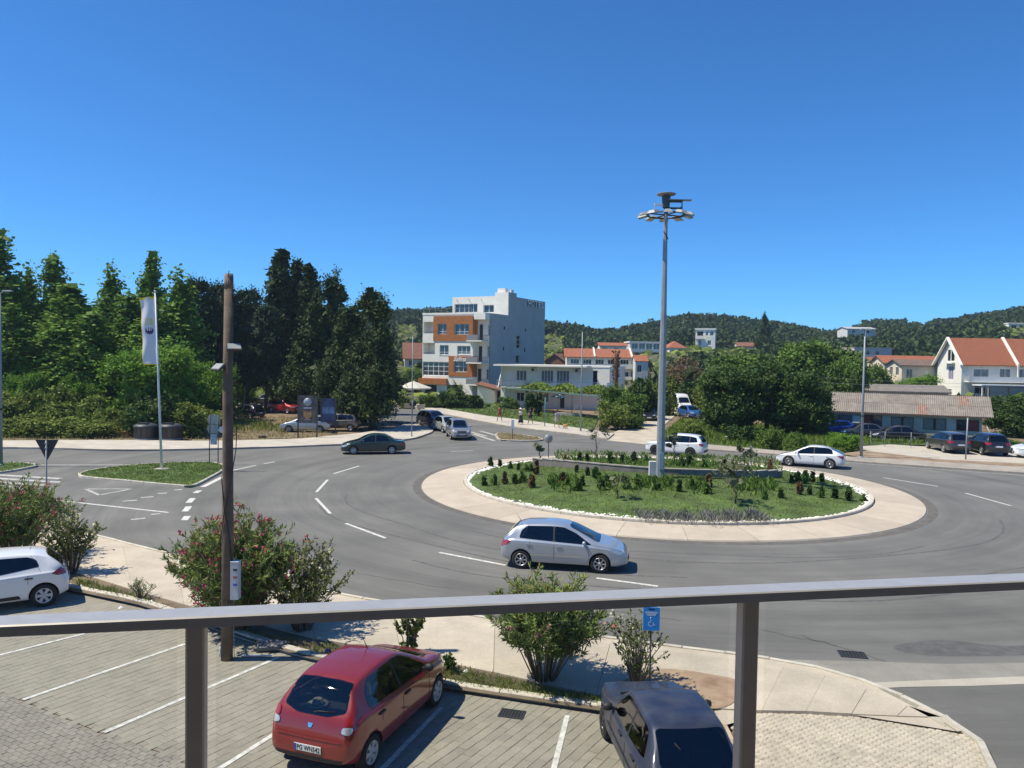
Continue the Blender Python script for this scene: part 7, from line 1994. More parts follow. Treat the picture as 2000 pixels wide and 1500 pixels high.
def shrub(name, label, base, w, h, stems, per, leaf, lw, lm, seed, flowers=None, ffrac=0.3, bare=0.35, group=None, fsize=0.075, droop=0.1, bend=1.0, dense=1.0, sec=3):
 """stems rising from one foot, leaves in whorls along their upper part"""
 rnd = random.Random(seed); rng = np.random.default_rng(seed)
 t = thing(name, label, 'shrub', base, 0, group)
 mb = MB(); tips = []; segs = []
 for i in range(stems):
  a = rnd.uniform(0, 2*PI); q = math.sqrt(rnd.random());
  R0 = w/2*q; hh = h*(1 - 0.42*q*q)*rnd.uniform(0.82, 1.05)
  b = Vector((math.cos(a)*R0*0.16, math.sin(a)*R0*0.16, -0.03)); e = Vector((math.cos(a)*R0, math.sin(a)*R0, hh))
  m1 = b.lerp(e, 0.5) + Vector((-math.cos(a)*R0*0.12*bend, -math.sin(a)*R0*0.12*bend, hh*0.06))
  mb.tube([b, m1, e], [0.016, 0.012, 0.005], 4)
  segs.append((m1, e)); tips.append(e)
  for s in range(sec):
   tt = rnd.uniform(0.1, 0.8); o = m1.lerp(e, tt); a2 = rnd.uniform(0, 2*PI); L = w*rnd.uniform(.06, .16)
   e2 = o + Vector((math.cos(a2)*L, math.sin(a2)*L, L*rnd.uniform(.3, 1.3)))
   mb.tube([o, e2], [0.007, 0.003], 3, cap=False); segs.append((o, e2)); tips.append(e2)
   if rnd.random() < dense*0.6:
    o2 = b.lerp(m1, rnd.uniform(bare*1.4, 1.0)); e3 = o2 + Vector((math.cos(a2)*L*1.2, math.sin(a2)*L*1.2, L*.7)); segs.append((o2, e3)); tips.append(e3)
 mb.build('stems', M_bark_p, t)
 A = np.array([s[0][:] for s in segs]); E = np.array([s[1][:] for s in segs]); n = len(segs)*per
 k = np.repeat(np.arange(len(segs)), per); u = rng.random(n)**0.7
 P = A[k] + (E[k]-A[k])*u[:, None]
 ax = unit(E[k]-A[k]); D = unit(ax*0.9 + rng.normal(size=(n, 3))*0.75 + np.array([0, 0, 0.25-droop]))
 S = leaf*rng.uniform(.65, 1.25, n)
 V, F = leaf_quads(P + D*S[:, None]*0.5, D, S, lw, rng, rng.normal(size=(n, 3)) + np.array([0, 0, .8]))
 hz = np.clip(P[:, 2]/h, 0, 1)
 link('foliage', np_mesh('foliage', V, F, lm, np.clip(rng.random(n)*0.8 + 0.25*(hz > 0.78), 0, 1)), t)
 if flowers:
  T_ = [tip for tip in tips if rnd.random() < ffrac]
  link('blossoms', petals([x[:] for x in T_], fsize, flowers, seed+1, 7), t)
 return t
def gb(px, py, z=0.1):
 p = gp(px, py, z); return Vector((p.x, p.y, z))
GO = 'oleanders in the planted strip'
shrub('oleander_bush', 'big pink flowering oleander around the foot of the wooden pole', gb(462, 1226), 3.45, 2.95, 130, 24, 0.16, 0.20, L_olean, 1, B_pink, 0.20, group=GO, sec=5, bare=0.2)
shrub('oleander_bush', 'oleander with bare stems and pale pink flowers in front of the silver hatchback', gb(1062, 1326), 2.75, 2.45, 62, 28, 0.16, 0.19, L_olean, 2, B_pale, 0.07, group=GO, bare=0.5, sec=6)
shrub('oleander_bush', 'pink oleander above the white hatchback at the left edge', gb(30, 1092), 3.6, 2.6, 110, 24, 0.16, 0.20, L_olean, 3, B_pink, 0.15, group=GO, sec=5)
shrub('oleander_bush', 'oleander continuing left beyond the frame', gb(-120, 1075), 3.2, 2.6, 50, 12, 0.15, 0.17, L_olean, 4, B_pink, 0.14, group=GO)
GS = 'rose bushes in the planted strip'
shrub('rose_bush', 'rose bush with cream yellow flowers right of the left oleander', gb(140, 1118), 1.9, 2.0, 46, 26, 0.07, 0.6, L_rose, 5, B_yellow, 0.10, group=GS, fsize=0.075)
shrub('rose_bush', 'rose bush with white flowers right of the wooden pole', gb(590, 1230), 2.6, 2.3, 72, 26, 0.07, 0.6, L_rose, 6, B_white, 0.12, group=GS, fsize=0.07)
shrub('rose_bush', 'open rose bush with a few white flowers behind the blue sign', gb(1243, 1338), 1.5, 1.75, 30, 16, 0.065, 0.6, L_rose, 7, B_white, 0.07, group=GS, fsize=0.06, bare=0.3, sec=2)
shrub('rose_bush', 'small sparse rose bush above the roof of the red car', gb(798, 1284), 1.0, 1.25, 9, 22, 0.085, 0.75, L_rose, 8, None, group=GS)
shrub('weed_plant', 'spindly weed at the end of the strip beside the blue car', gb(1362, 1392), 0.35, 0.42, 5, 6, 0.06, 0.4, L_rose, 9)
shrub('weed_plant', 'tall weeds by the pink oleander near the left kerb', gb(275, 1168), 0.9, 0.55, 14, 6, 0.08, 0.2, L_olean, 10)
shrub('weed_plant', 'dark leafy weed in the grass right of the red car', gb(882, 1308), 0.6, 0.3, 10, 10, 0.07, 0.6, L_dark, 12)
# ------------------------------------------------------------------ plants on the roundabout
def ib(px, py):
 z = 0.45
 for _ in range(4):
  p = gp(px, py, z); z = float(mound(p.x, p.y))
 return Vector((p.x, p.y, z))
def sapling(seed, m, h=0.7, w=0.36, up=1.2, n=120):
 lob = [((0, 0, h*(0.2+0.2*i)), (w*0.5*(1-0.13*i), w*0.5*(1-0.13*i), h*0.2)) for i in range(4)]
 return crown('foliage', lob, n//8, 9, 0.10, 0.10, m, seed, 0.45, up=up, fill=0.3, inner=0.3)
SAP = [sapling(700, L_dark), sapling(701, L_dark, 0.6, 0.45, 0.6), sapling(702, L_mid, 0.6, 0.6, 0.2)]
SAPB = [sapling(703, L_brown, 0.7, 0.5, 0.3), sapling(704, L_brown)]
def c6(x, y): return (820 + x/3.948, 780 + y/3.948)
def c7(x, y): return (1240 + x/3.333, 780 + y/3.333)
rows = {
 'sapling row at the left lawn edge': [c6(*q) for q in ((545, 520), (617, 515), (495, 665), (575, 660), (728, 650), (790, 640))],
 'saplings near the left end of the low wall': [c6(*q) for q in ((700, 535), (762, 545), (822, 555), (860, 555))],
 'saplings on the middle lawn left of the mast': [c6(*q) for q in ((1210, 705), (1250, 670), (1405, 700), (1440, 650), (1600, 690), (1680, 670), (1360, 610), (1210, 560), (1290, 590))],
 'saplings on the lawn just right of the mast': [c7(*q) for q in ((145, 590), (220, 565), (290, 600), (370, 580), (470, 612))],
 'saplings at the right end of the low wall': [c7(*q) for q in ((1020, 545), (1060, 548), (1105, 545), (1157, 540), (1217, 538))],
 'sapling row at the right lawn edge': [c7(*q) for q in ((845, 650), (950, 640), (1135, 620), (1212, 640), (1300, 645), (1388, 660), (1488, 665))],
 'small shrubs on the terrace behind the low wall': [c6(*q) for q in ((1230, 470), (1290, 480), (1470, 490), (1560, 490), (1650, 490), (1740, 480))] + [c7(*q) for q in ((350, 430), (450, 445), (580, 450), (310, 440), (700, 470))],
 'withered brown shrubs on the lawn left of the mast': [c6(*q) for q in ((655, 655), (865, 680), (1100, 655), (1120, 490), (900, 580))],
 'withered brown shrubs on the lawn right of the mast': [c7(*q) for q in ((1070, 620), (880, 470), (480, 570))]}
ORD = ['first', 'second', 'third', 'fourth', 'fifth', 'sixth', 'seventh', 'eighth', 'ninth', 'tenth', 'eleventh', 'twelfth']
k = 0
for gname, pts in rows.items():
 for nth, q in enumerate(sorted(pts)):
  b = ib(*q); brown = 'brown' in gname
  me = (SAPB if brown else SAP)[k % (2 if brown else 3)]; k += 1
  one = gname.replace('saplings', 'dark green sapling').replace('sapling row', 'dark green sapling in the row').replace('shrubs', 'shrub')
  o = link('sapling' if not brown else 'withered_shrub', me, None, b, (0, 0, random.uniform(0, 6)), None)
  s = random.uniform(0.65, 1.0); o.scale = (s, s, s*random.uniform(.9, 1.25))
  tag(o, ORD[nth] + ' ' + one.replace('dark green sapling', 'sapling') + ', from left', 'shrub', gname)
def small_tree(label, q, h, w, m, seed, n=260, leaf=0.11, base=None):
 b = base or ib(*q)
 t = thing('olive_tree', label, 'tree', b, random.uniform(0, 6), 'small olive trees on the roundabout')
 link('trunk', trunk_mesh(h*0.75, 0.05, 0.012, seed, 7, h*0.28, M_bark, 0.25, 0.15), t)
 rr = random.Random(seed)
 lob = [((rr.uniform(-.3, .3)*w, rr.uniform(-.3, .3)*w, h*rr.uniform(.55, .88)), (w*.22, w*.22, h*.14)) for _ in range(7)]
 link('crown', crown('crown', lob, n//9, 11, 0.16, leaf, m, seed, 0.35, fill=0.4, inner=0.05), t)
small_tree('silvery olive tree on the far side of the roundabout terrace', c6(1360, 432), 2.3, 2.2, L_olive, 801, 330)
small_tree('leafy olive tree on the lawn below the right part of the low wall', c7(655, 678), 2.0, 2.3, L_olive, 802, 520, 0.12)
small_tree('nearly bare small olive tree on the lawn left of the mast', c6(1520, 768), 1.4, 1.3, L_olive, 803, 60)
small_tree('thin young tree on the terrace in front of the white SUV', c7(255, 420), 2.0, 1.4, L_olive, 804, 160)
small_tree('feathery young plant at the far left of the terrace', c6(925, 480), 1.4, 1.0, L_olive, 805, 90)
small_tree('small grey green tree behind the round sign on the far terrace', c7(712, 455), 1.5, 1.2, L_olive, 806, 200)
def low_mass(name, label, a, b, m, seed, h, depth, n):
 p, q = ib(*a), ib(*b); rng = np.random.default_rng(seed)
 t_ = rng.random(n); C = np.array(p[:])[None] + (np.array(q[:]) - np.array(p[:]))[None]*t_[:, None] + rng.normal(size=(n, 3))*np.array([.12, depth, 0])
 C[:, 2] = mound(C[:, 0], C[:, 1])
 D = unit(rng.normal(size=(n, 3))*np.array([.6, .6, .1]) + np.array([0, 0, 1.0])); H_ = h*rng.uniform(.5, 1.2, n)*(0.75+0.25*np.sin(t_*17))
 V, F = leaf_quads(C + D*H_[:, None]*.5, D, H_, 0.10, rng)
 o = link(name, np_mesh(name, V, F, m, rng.random(n))); tag(o, label, 'lavender')
low_mass('lavender_bed', 'grey lavender clump on the near lawn left part', c7(30, 770), c7(400, 782), L_lav, 811, 0.38, 0.42, 1300)
low_mass('lavender_bed', 'grey lavender clump on the near lawn below the olive tree', c7(440, 785), c7(860, 775), L_lav, 812, 0.45, 0.42, 1600)
P_ = []
rng = np.random.default_rng(820)
for i in range(1700):
 t_ = rng.random(); q = (1085 + t_*440, 905 + t_*14 - rng.random()*24)
 if 1270 < q[0] < 1300: continue
 b = ib(*q); P_.append((b.x, b.y, b.z))
blades('terrace_plants', 'tangle of green ground cover on the roundabout terrace', P_, 0.27, L_mid, 821, 0.25, 0.6, 'ground cover', 2)
P_ = []
rng = np.random.default_rng(822)
for i in range(1500):
 t_ = rng.random(); q = (1075 + t_*440, 934 + t_*6 + abs(rng.normal())*11)
 if math.sin(t_*31) + math.sin(t_*13+2) < -0.5: continue
 b = ib(*q); P_.append((b.x, b.y, b.z))
blades('wall_plants', 'loose low green plants along the front of the low wall', P_, 0.34, L_mid, 823, 0.28, 0.6, 'ground cover', 2)
# ring of white stones inside the kerb
rng = np.random.default_rng(830); parts = []
n = 2100
ang_ = rng.uniform(0, 2*PI, n); rad_ = R_IN - 0.20 - np.abs(rng.normal(size=n))*0.24*(0.7 + 0.5*np.sin(ang_*3+1))
s_ = rng.uniform(0.025, 0.07, n)
C = np.stack([RC.x + rad_*np.cos(ang_), RC.y + rad_*np.sin(ang_), mound(RC.x + rad_*np.cos(ang_), RC.y + rad_*np.sin(ang_)) + s_*0.3], 1)
oct_ = np.array([(1, 0, 0), (0, 1, 0), (-1, 0, 0), (0, -1, 0), (0, 0, 1)], float)
jit = rng.uniform(.7, 1.3, (n, 5, 1))
V = (C[:, None, :] + oct_[None]*s_[:, None, None]*jit*np.array([1.2, 1, .8])).reshape(-1, 3)
Fq = np.array([(0, 1, 4), (1, 2, 4), (2, 3, 4), (3, 0, 4)])
F = (Fq[None] + (np.arange(n)*5)[:, None, None]).reshape(-1, 3)
tag(link('white_stones', np_mesh('white_stones', V, F, mat('white_stone', (0.80, 0.78, 0.72), 0.8, 0.12, 5))), 'ring of white stones inside the roundabout kerb', 'stones', kind='stuff')
# ------------------------------------------------------------------ palms and hotel garden
def frond_mesh(name, fronds, L, seed, droop=0.9, m=None, leaf=0.35):
 rnd = random.Random(seed); rng = np.random.default_rng(seed); Ps, Ds, Ss = [], [], []
 for i in range(fronds):
  a = rnd.uniform(0, 2*PI); el = rnd.uniform(-0.2, 1.35); l = L*rnd.uniform(.8, 1.1)
  p = Vector((0, 0, 0)); d = Vector((math.cos(a)*math.cos(el), math.sin(a)*math.cos(el), math.sin(el)))
  side = Vector((-math.sin(a), math.cos(a), 0)); k = 16
  for j in range(k):
   d = (d + Vector((0, 0, -droop*0.085))).normalized(); p = p + d*(l/k)
   for sg in (-1, 1):
    q = d*0.5 + side*sg*0.9 + Vector((0, 0, -0.25)); Ps.append(p[:]); Ds.append(q[:]); Ss.append(leaf*(1.15 - j/k*0.7))
 Ps, Ds, Ss = np.array(Ps), unit(np.array(Ds)), np.array(Ss)
 V, F = leaf_quads(Ps + Ds*Ss[:, None]*0.5, Ds, Ss, 0.16, rng, np.tile((0, 0, 1.0), (len(Ps), 1)))
 return np_mesh(name, V, F, m or L_palm, rng.random(len(Ps)))
def palm(label, px, depth, top, hgt_trunk, L, seed, n=26):
 p = dp(px, 780, depth); b = Vector((p.x, p.y, tz(p.x, p.y)))
 t = thing('palm_tree', label, 'palm', b, 0, 'palms beside the hotel')
 mb = MB(); mb.tube([(0, 0, -.1), (0.05, 0, hgt_trunk*0.5), (0, 0.05, hgt_trunk)], [0.24, 0.2, 0.2], 8); mb.build('trunk', M_bark, t)
 o = link('crown', frond_mesh('crown', n, L, seed, leaf=L*0.26), t, (0, 0.05, hgt_trunk))
palm('bushy palm in front of the hotel entrance', 893, 112, 725, 2.6, 2.4, 1, 34)
palm('palm in front of the white guest house', 1029, 104, 722, 3.3, 1.7, 2, 30)
palm('low palm at the left of the hotel garden', 868, 108, 745, 1.2, 2.0, 3, 26)
palm('low palm right of the hotel garden', 915, 108, 765, 0.8, 1.8, 4, 24)
GG = 'shrubs in the hotel garden'
for lab, key, px, top, w, dpt in [('dark shrub at the left corner of the hotel garden', 'greenbush0', 840, 770, 60, 106), ('dark shrub below the bushy palm', 'darkbush', 880, 765, 70, 107), ('shrub below the right low palm', 'darkbush', 922, 772, 60, 107), ('little clipped bush by the white shed', 'greenbush1', 953, 788, 14, 110), ('shrubs behind the pergola left post', 'greenbush0', 995, 775, 50, 108), ('shrubs left of the parasol', 'bush0', 795, 775, 40, 104), ('tree behind the parasol left of the hotel', 'green0', 812, 715, 60, 140)]:
 plant('garden_shrub', lab, 'shrub', key, px, dpt, top, w, GG)
# dead palm trunk
p = dp(1201, 790, 92); b = Vector((p.x, p.y, tz(p.x, p.y)))
t = thing('dead_palm', 'tall ragged brown trunk of a dead palm beside the guest house', 'palm', b)
h_ = hgt(1203, 686, 92) - b.z
mb = MB(); mb.tube([(0, 0, -.1), (.03, 0, h_*.5), (.08, 0, h_*.85), (.1, 0, h_)], [.26, .28, .27, .16], 9); mb.build('trunk', mat('dead_palm_bark', (0.17, 0.085, 0.05), .95, .4, 4, bump=.8, bscale=8), t)
rng = np.random.default_rng(77); n = 420
z_ = rng.uniform(.4, h_, n); a_ = rng.uniform(0, 6.28, n); P_ = np.stack([.27*np.cos(a_)+.05, .27*np.sin(a_), z_], 1)
D_ = unit(np.stack([np.cos(a_), np.sin(a_), rng.uniform(.2, 1.4, n)], 1)); S_ = rng.uniform(.2, .5, n)
V, F = leaf_quads(P_ + D_*S_[:, None]*.4, D_, S_, .35, rng); link('frond_stubs', np_mesh('frond_stubs', V, F, L_brown, rng.random(n)), t)
# ================================================================== STREET FURNITURE, SIGNS, PEOPLE
M_wood = mat('weathered_pole_wood', (0.145, 0.108, 0.078), 0.95, 0.3, 3, bump=0.7, bscale=25)
M_galv = mat('grey_galvanised_pole', (0.27, 0.295, 0.31), 0.55, 0.14, 2, metal=0.2)
M_polew = mat('white_pole', (0.72, 0.73, 0.74), 0.45, 0.06)
M_signback = mat('sign_back_black', (0.025, 0.027, 0.03), 0.6, 0.2)
M_signgrey = mat('sign_back_grey', (0.33, 0.34, 0.34), 0.5, 0.1, metal=0.3)
M_cable = mat('cable_black', (0.012, 0.012, 0.012), 0.6, 0.0)
def gz(px, py, z=0.0):
 p = gp(px, py, z); return Vector((p.x, p.y, z))
# --- wooden utility pole with floodlights and meter box
b = gz(443, 1288, 0.0); hp_ = hgt(450, 540, b.y)
t = thing('utility_pole', 'weathered wooden utility pole with two floodlights and a meter box', 'utility pole', b)
mb = MB(); mb.tube([(0, 0, -.2), (0.01, 0, hp_*.35), (0.0, 0, hp_*.7), (0.015, 0, hp_)], [.133, .125, .112, .098], 14); mb.build('pole', M_wood, t)
mb = MB(); mb.tube([(0.015, 0, hp_-.28), (0.015, 0, hp_+.06)], [.104, .092], 14); mb.build('pole_cap', mat('zinc_cap', (0.16, 0.13, 0.11), .8, .2, 5), t)
mb = MB()
for s in (-1, 1): mb.tube([(0.0, 0, hp_-.42), (s*.22, -.02, hp_-.42), (s*.22, -.02, hp_-.34)], .008, 4)
mb.tube([(.04, -.1, hp_-.02), (.06, -.12, hp_+.12)], .01, 4); mb.build('bracket', M_steel_d, t)
for px, py, yaw, nm in ((461, 678, R(25), 'upper'), (430, 717, R(-35), 'lower')):
 z = hgt(px, py, b.y); x = dp(px, py, b.y).x - b.x
 fl_ = MB(); M = Matrix.Translation((x, -.12, z)) @ Matrix.Rotation(yaw, 4, 'Z') @ Matrix.Rotation(R(-48), 4, 'X')
 fl_.box((0, 0, 0), (.32, .05, .21), M=M); o = fl_.build('floodlight', M_steel_d, t)
 g_ = MB(); g_.box((0, -.029, 0), (.28, .008, .17), M=M); g_.build('lens', mat('floodlight_lens', (.36, .36, .33), .25, .1), o)
 g_ = MB(); g_.tube([(0, -.1, z), (x, -.08, z)], .014, 5); g_.build('arm', M_steel_d, o)
z0, z1 = hgt(465, 1168, b.y), hgt(465, 1096, b.y)
mb = MB(); mb.b2(.12, .30, -.14, .04, z0, z1); mbx = mb.build('meter_box', mat('meter_box_grey', (.55, .56, .56), .55, .08, 5), t)
mb = MB(); mb.b2(.115, .305, -.145, .045, z1+.002, z1+.02); mb.build('box_lid', M_greyrender, mbx)
for k, zz in enumerate((.78, .58, .38)):
 mb = MB(); mb.b2(.19, .28, -.147, -.141, z0+(z1-z0)*zz, z0+(z1-z0)*zz+.05); mb.build('box_label', [M_steel_d, mat('red_label', (.30, .12, .10), .6), mat('blue_label', (.05, .12, .45), .6)][k], mbx)
cz = lambda py: hgt(470, py, b.y)
mb = MB(); mb.tube([(.1, -.05, hp_-.4), (.24, -.04, hp_-.9), (.245, -.04, cz(800)), (.21, -.06, cz(880)), (.10, -.13, cz(950)), (-.02, -.15, cz(1000)), (-.13, -.08, cz(1060)), (-.14, -.05, cz(1120)), (.05, -.14, cz(1180)), (.14, -.1, z0)], .011, 5, cap=False); mb.build('cable', M_cable, t)
mb = MB(); mb.tube([(-.12, -.06, cz(930)), (-.02, -.145, cz(990)), (.08, -.12, cz(1040)), (.13, -.08, z1)], .009, 5, cap=False); mb.build('cable', M_cable, t)
mb = MB(); mb.tube([(.18, -.05, z0), (.17, -.06, z0-.4), (.19, -.05, .05)], .008, 5, cap=False); mb.build('cable', M_galv, t)
# litter at its foot
bt = gz(431, 1281); t = thing('water_bottle', 'crushed clear plastic bottle left of the wooden pole foot', 'bottle', bt, .4)
M_pet = mat('clear_plastic', (.55, .62, .68), .12, .1, coat=.5)
mb = MB(); mb.lathe([(0, 0), (.035, .003), (.037, .06), (.033, .1), (.037, .14), (.035, .19), (.014, .23), (.013, .25)], 10); mb.build('body', M_pet, t)
mb = MB(); mb.lathe([(.015, .245), (.015, .27), (0, .272)], 8); mb.build('cap', mat('blue_cap', (.04, .10, .4), .4), t)
t = link('broken_slab', None); bpy.data.objects.remove(t)
mb = MB(); mb.prism([(0, 0), (.55, -.08), (.75, .12), (.35, .34), (.05, .25)], 0, .09); o = mb.build('broken_slab', concrete('grey_slab', (.20, .20, .205), .2), None, gz(498, 1275) + Vector((0, 0, .02)), (R(8), R(-6), .2)); tag(o, 'broken dark concrete slab lying right of the wooden pole foot', 'slab')
mb = MB(); mb.b2(0, .7, 0, .05, 0, .02); o = mb.build('pipe_offcut', M_polew, None, gz(470, 1284) + Vector((0, 0, .02)), (0, 0, .05)); tag(o, 'short white strip lying on the ground beside the pole', 'strip')
M_purple = mat('purple_plastic', (.07, .02, .25), .5)
mb = MB(); mb.lathe([(0, .01), (.06, .0), (.08, .06), (.05, .1), (0, .11)], 8); o = mb.build('plastic_litter', M_purple, None, gz(640, 1276, .1)); tag(o, 'purple plastic wrapper in the strip behind the red car', 'litter')
M_paper = mat('white_paper', (.75, .75, .73), .8, .1)
for px, py, lab in ((910, 1312, 'crumpled white paper in the grass right of the red car'), (158, 1146, 'pale wrapper in the grass beside the white hatchback'), (296, 1176, 'white scrap near the tall weeds by the kerb'), (236, 1188, 'grey stone on the kerb left of the railing post'), (1392, 1403, 'white scrap in the grass beside the blue car')):
 rnd = random.Random(px); mb = MB(); n = 7
 ring = [(rnd.uniform(.05, .09)*math.cos(2*PI*i/n), rnd.uniform(.05, .09)*math.sin(2*PI*i/n), rnd.uniform(0, .02)) for i in range(n)]
 mb.add(ring + [(0.01, 0.01, .07)], [(i, (i+1) % n, n) for i in range(n)]); o = mb.build('paper_scrap' if 'stone' not in lab else 'loose_stone', M_paper, None, gz(px, py, .1)); tag(o, lab, 'litter')
# --- drain grates
def grate(name, label, c, ang, lx, ly, z, nb=7):
 t = thing(name, label, 'drain', (c.x, c.y, z), ang)
 mb = MB(); w = .03
 mb.b2(-lx/2, lx/2, -ly/2, -ly/2+w, -.01, .006); mb.b2(-lx/2, lx/2, ly/2-w, ly/2, -.01, .006); mb.b2(-lx/2, -lx/2+w, -ly/2+w, ly/2-w, -.01, .006); mb.b2(lx/2-w, lx/2, -ly/2+w, ly/2-w, -.01, .006); mb.b2(-.012, .012, -ly/2+w, ly/2-w, -.008, .004)
 mb.build('frame', M_steel_d, t)
 mb = MB(); mb.b2(-lx/2+.01, lx/2-.01, -ly/2+.01, ly/2-.01, -.012, -.004); mb.build('shaft', M_arch, t)
 for k in range(nb):
  x = -lx/2 + w + (lx-2*w)*(k+.5)/nb; mb = MB(); mb.b2(x-.012, x+.012, -ly/2+w, ly/2-w, -.008, .003); mb.build('bar', M_steel_d, t)
grate('drain_grate', 'iron drain grate in the paved bays below the bush', gz(1000, 1395), line_ang*0-R(14), .5, .36, .012)
grate('drain_grate', 'iron drain grate in the asphalt right of the railing post', gz(1665, 1279), R(-10), .62, .42, .014)
# --- signs
def pole_(mb, h, r, n=8): mb.tube([(0, 0, -.1), (0, 0, h)], r, n)
b = gz(91, 1030, 0.12); b.x, b.y = gp(91, 1030, .12).x, gp(91, 1030, .12).y
t = thing('yield_sign', 'back of a triangular give way sign at the left road edge', 'road sign', b, R(2))
zt = hgt(90, 860, b.y) - b.z; zb_ = hgt(91, 898, b.y) - b.z
mb = MB(); pole_(mb, zt-.01, .032); mb.build('pole', M_galv, t)
hw_ = 22/1500*b.y
tri = [(-hw_, zt), (-hw_+.03, zt+.02), (hw_-.03, zt+.02), (hw_, zt), (.03, zb_), (-.03, zb_)]
mb = MB(); P = [(x, .04, z) for x, z in tri] + [(x, .055, z) for x, z in tri]; n = len(tri); mb.add(P, [tuple(range(n)), tuple(reversed(range(n, 2*n)))] + [(i, n+i, n+(i+1) % n, (i+1) % n) for i in range(n)]); mb.build('sign_plate', M_signback, t)
for zz in (.12, .3):
 mb = MB(); mb.b2(-.06, .06, -.038, .038, zt-zz-.02, zt-zz+.02); mb.build('clamp', M_galv, t)
# disabled parking sign
b = gz(1268, 1376, .1); t = thing('parking_sign', 'blue disabled parking sign on a dark post in front of the open rose bush', 'sign', b, R(-4))
z1 = hgt(1270, 1184, b.y)-b.z; z0 = hgt(1270, 1231, b.y)-b.z; w_ = 34/1500*b.y
M_sblue = mat('sign_blue', (.02, .28, .72), .4, .04)
mb = MB(); pole_(mb, z0+.1, .018); mb.build('post', M_steel_d, t)
mb = MB(); mb.b2(-w_/2, w_/2, -.03, -.022, z0, z1); pl = mb.build('sign_plate', M_frame_w, t)
mb = MB(); mb.b2(-w_/2+.012, w_/2-.012, -.0345, -.0305, z0+.012, z1-.012); mb.build('blue_field', M_sblue, pl)
mb = MB(); mb.b2(-w_*.17, w_*.17, -.037, -.035, z1-.065, z1-.035); mb.build('dark_slot', M_ink, pl)
mb = MB()
for k, f in enumerate((.36, .33, .28, .24)): mb.b2(-w_*f, w_*f, -.037, -.035, z1-.115-k*.022, z1-.105-k*.022)
mb.build('text_lines', M_frame_w, pl)
mb = MB(); cx, cz_ = -.012, z0+.14
for i in range(16):
 a0, a1 = R(100)+R(250)*i/16, R(100)+R(250)*(i+1)/16; r0, r1 = .040, .052
 mb.add([(cx+r0*math.cos(a0), -.036, cz_+r0*math.sin(a0)), (cx+r1*math.cos(a0), -.036, cz_+r1*math.sin(a0)), (cx+r1*math.cos(a1), -.036, cz_+r1*math.sin(a1)), (cx+r0*math.cos(a1), -.036, cz_+r0*math.sin(a1))], [(0, 1, 2, 3)])
def st2(p, q, w): mb.bar((p[0], -.036, p[1]), (q[0], -.036, q[1]), .002, w)
st2((cx, cz_+.105), (cx, cz_+.03), .016); st2((cx, cz_+.03), (cx+.045, cz_+.03), .013); st2((cx+.045, cz_+.03), (cx+.068, cz_-.03), .013); st2((cx, cz_+.07), (cx+.036, cz_+.07), .010); st2((cx+.066, cz_-.03), (cx+.085, cz_-.022), .011)
mb.lathe([(0, -.001), (.014, -.001), (.014, .001), (0, .001)], 10, M=Matrix.Translation((cx, -.036, cz_+.125)) @ Matrix.Rotation(R(90), 4, 'X')); mb.build('wheelchair_symbol', M_frame_w, pl)
# double post boards on the flag island
b = gz(418, 905, .1); t = thing('direction_board', 'two grey sign boards seen from behind on twin posts at the island tip', 'road sign', b)
s_ = b.y/1500
for dx in (-9, 8):
 mb = MB(); mb.tube([(dx*s_, 0, -.1), (dx*s_, 0, 95*s_)], .03, 6); mb.build('post', M_steel_d, t)
def arrow_board(z0, z1, x0, x1, tip, nm):
 mb = MB(); Q = [(x0, z0), (x1, z0), (x1, z1), (x0, z1), (x0-tip, (z0+z1)/2)]; P = [(x, .05, z) for x, z in Q] + [(x, .065, z) for x, z in Q]; n = 5
 mb.add(P, [tuple(range(n)), tuple(reversed(range(n, 2*n)))] + [(i, n+i, n+(i+1) % n, (i+1) % n) for i in range(n)]); mb.build(nm, M_signgrey, t)
arrow_board(77*s_, 95*s_, -11*s_, 11*s_, 3*s_, 'arrow_board'); arrow_board(59*s_, 76*s_, -11*s_, 7*s_, 4*s_, 'arrow_board')
mb = MB(); mb.b2(-6.5*s_, 6*s_, -.05, -.035, 37*s_, 58*s_); pb = mb.build('poster', mat('poster_blue', (.10, .22, .42), .5, .5, 3, col2=(.55, .62, .68)), t)
mb = MB(); mb.lathe([(0, -.01), (.2, -.01), (.2, .01), (0, .01)], 16, M=Matrix.Translation((13.5*s_, .1, 66*s_)) @ Matrix.Rotation(R(90), 4, 'X') @ Matrix.Rotation(R(40), 4, 'Y')); mb.build('round_sign', M_polew, t)
def round_sign(name, label, px, py_b, py_c, dia, z=.1, yaw=0.0, m=None, pm=None):
 b = gz(px, py_b, z); t = thing(name, label, 'road sign', b, yaw); zc_ = hgt(px, py_c, b.y)-b.z
 mb = MB(); pole_(mb, zc_+dia*.4, .03, 6); mb.build('pole', pm or M_galv, t)
 mb = MB(); mb.lathe([(0, -.012), (dia/2, -.012), (dia/2, .0), (0, .0)], 24, M=Matrix.Translation((0, .05, zc_)) @ Matrix.Rotation(R(90), 4, 'X')); mb.build('sign_disc', m or M_signback, t)
 return t
bq = ib(1071, 893)
round_sign('round_sign', 'back of a round sign on the roundabout kerb left of the olive tree', 1071, 893, 857, .60, .15, R(10), M_signgrey, M_steel_d)
round_sign('round_sign', 'narrow round sign seen edge on right of the white SUV', 1467, 918, 878, .55, .2, R(62), M_signgrey)
round_sign('round_sign', 'black backed round sign behind the slim lamp post by the hotel', 806, 812, 788, .85, .1, 0, M_signback)
b = gz(1001, 858, .1); t = thing('post_sign', 'slim post with a small white sign on the dry island', 'road sign', b); zz = hgt(1001, 820, b.y)-b.z
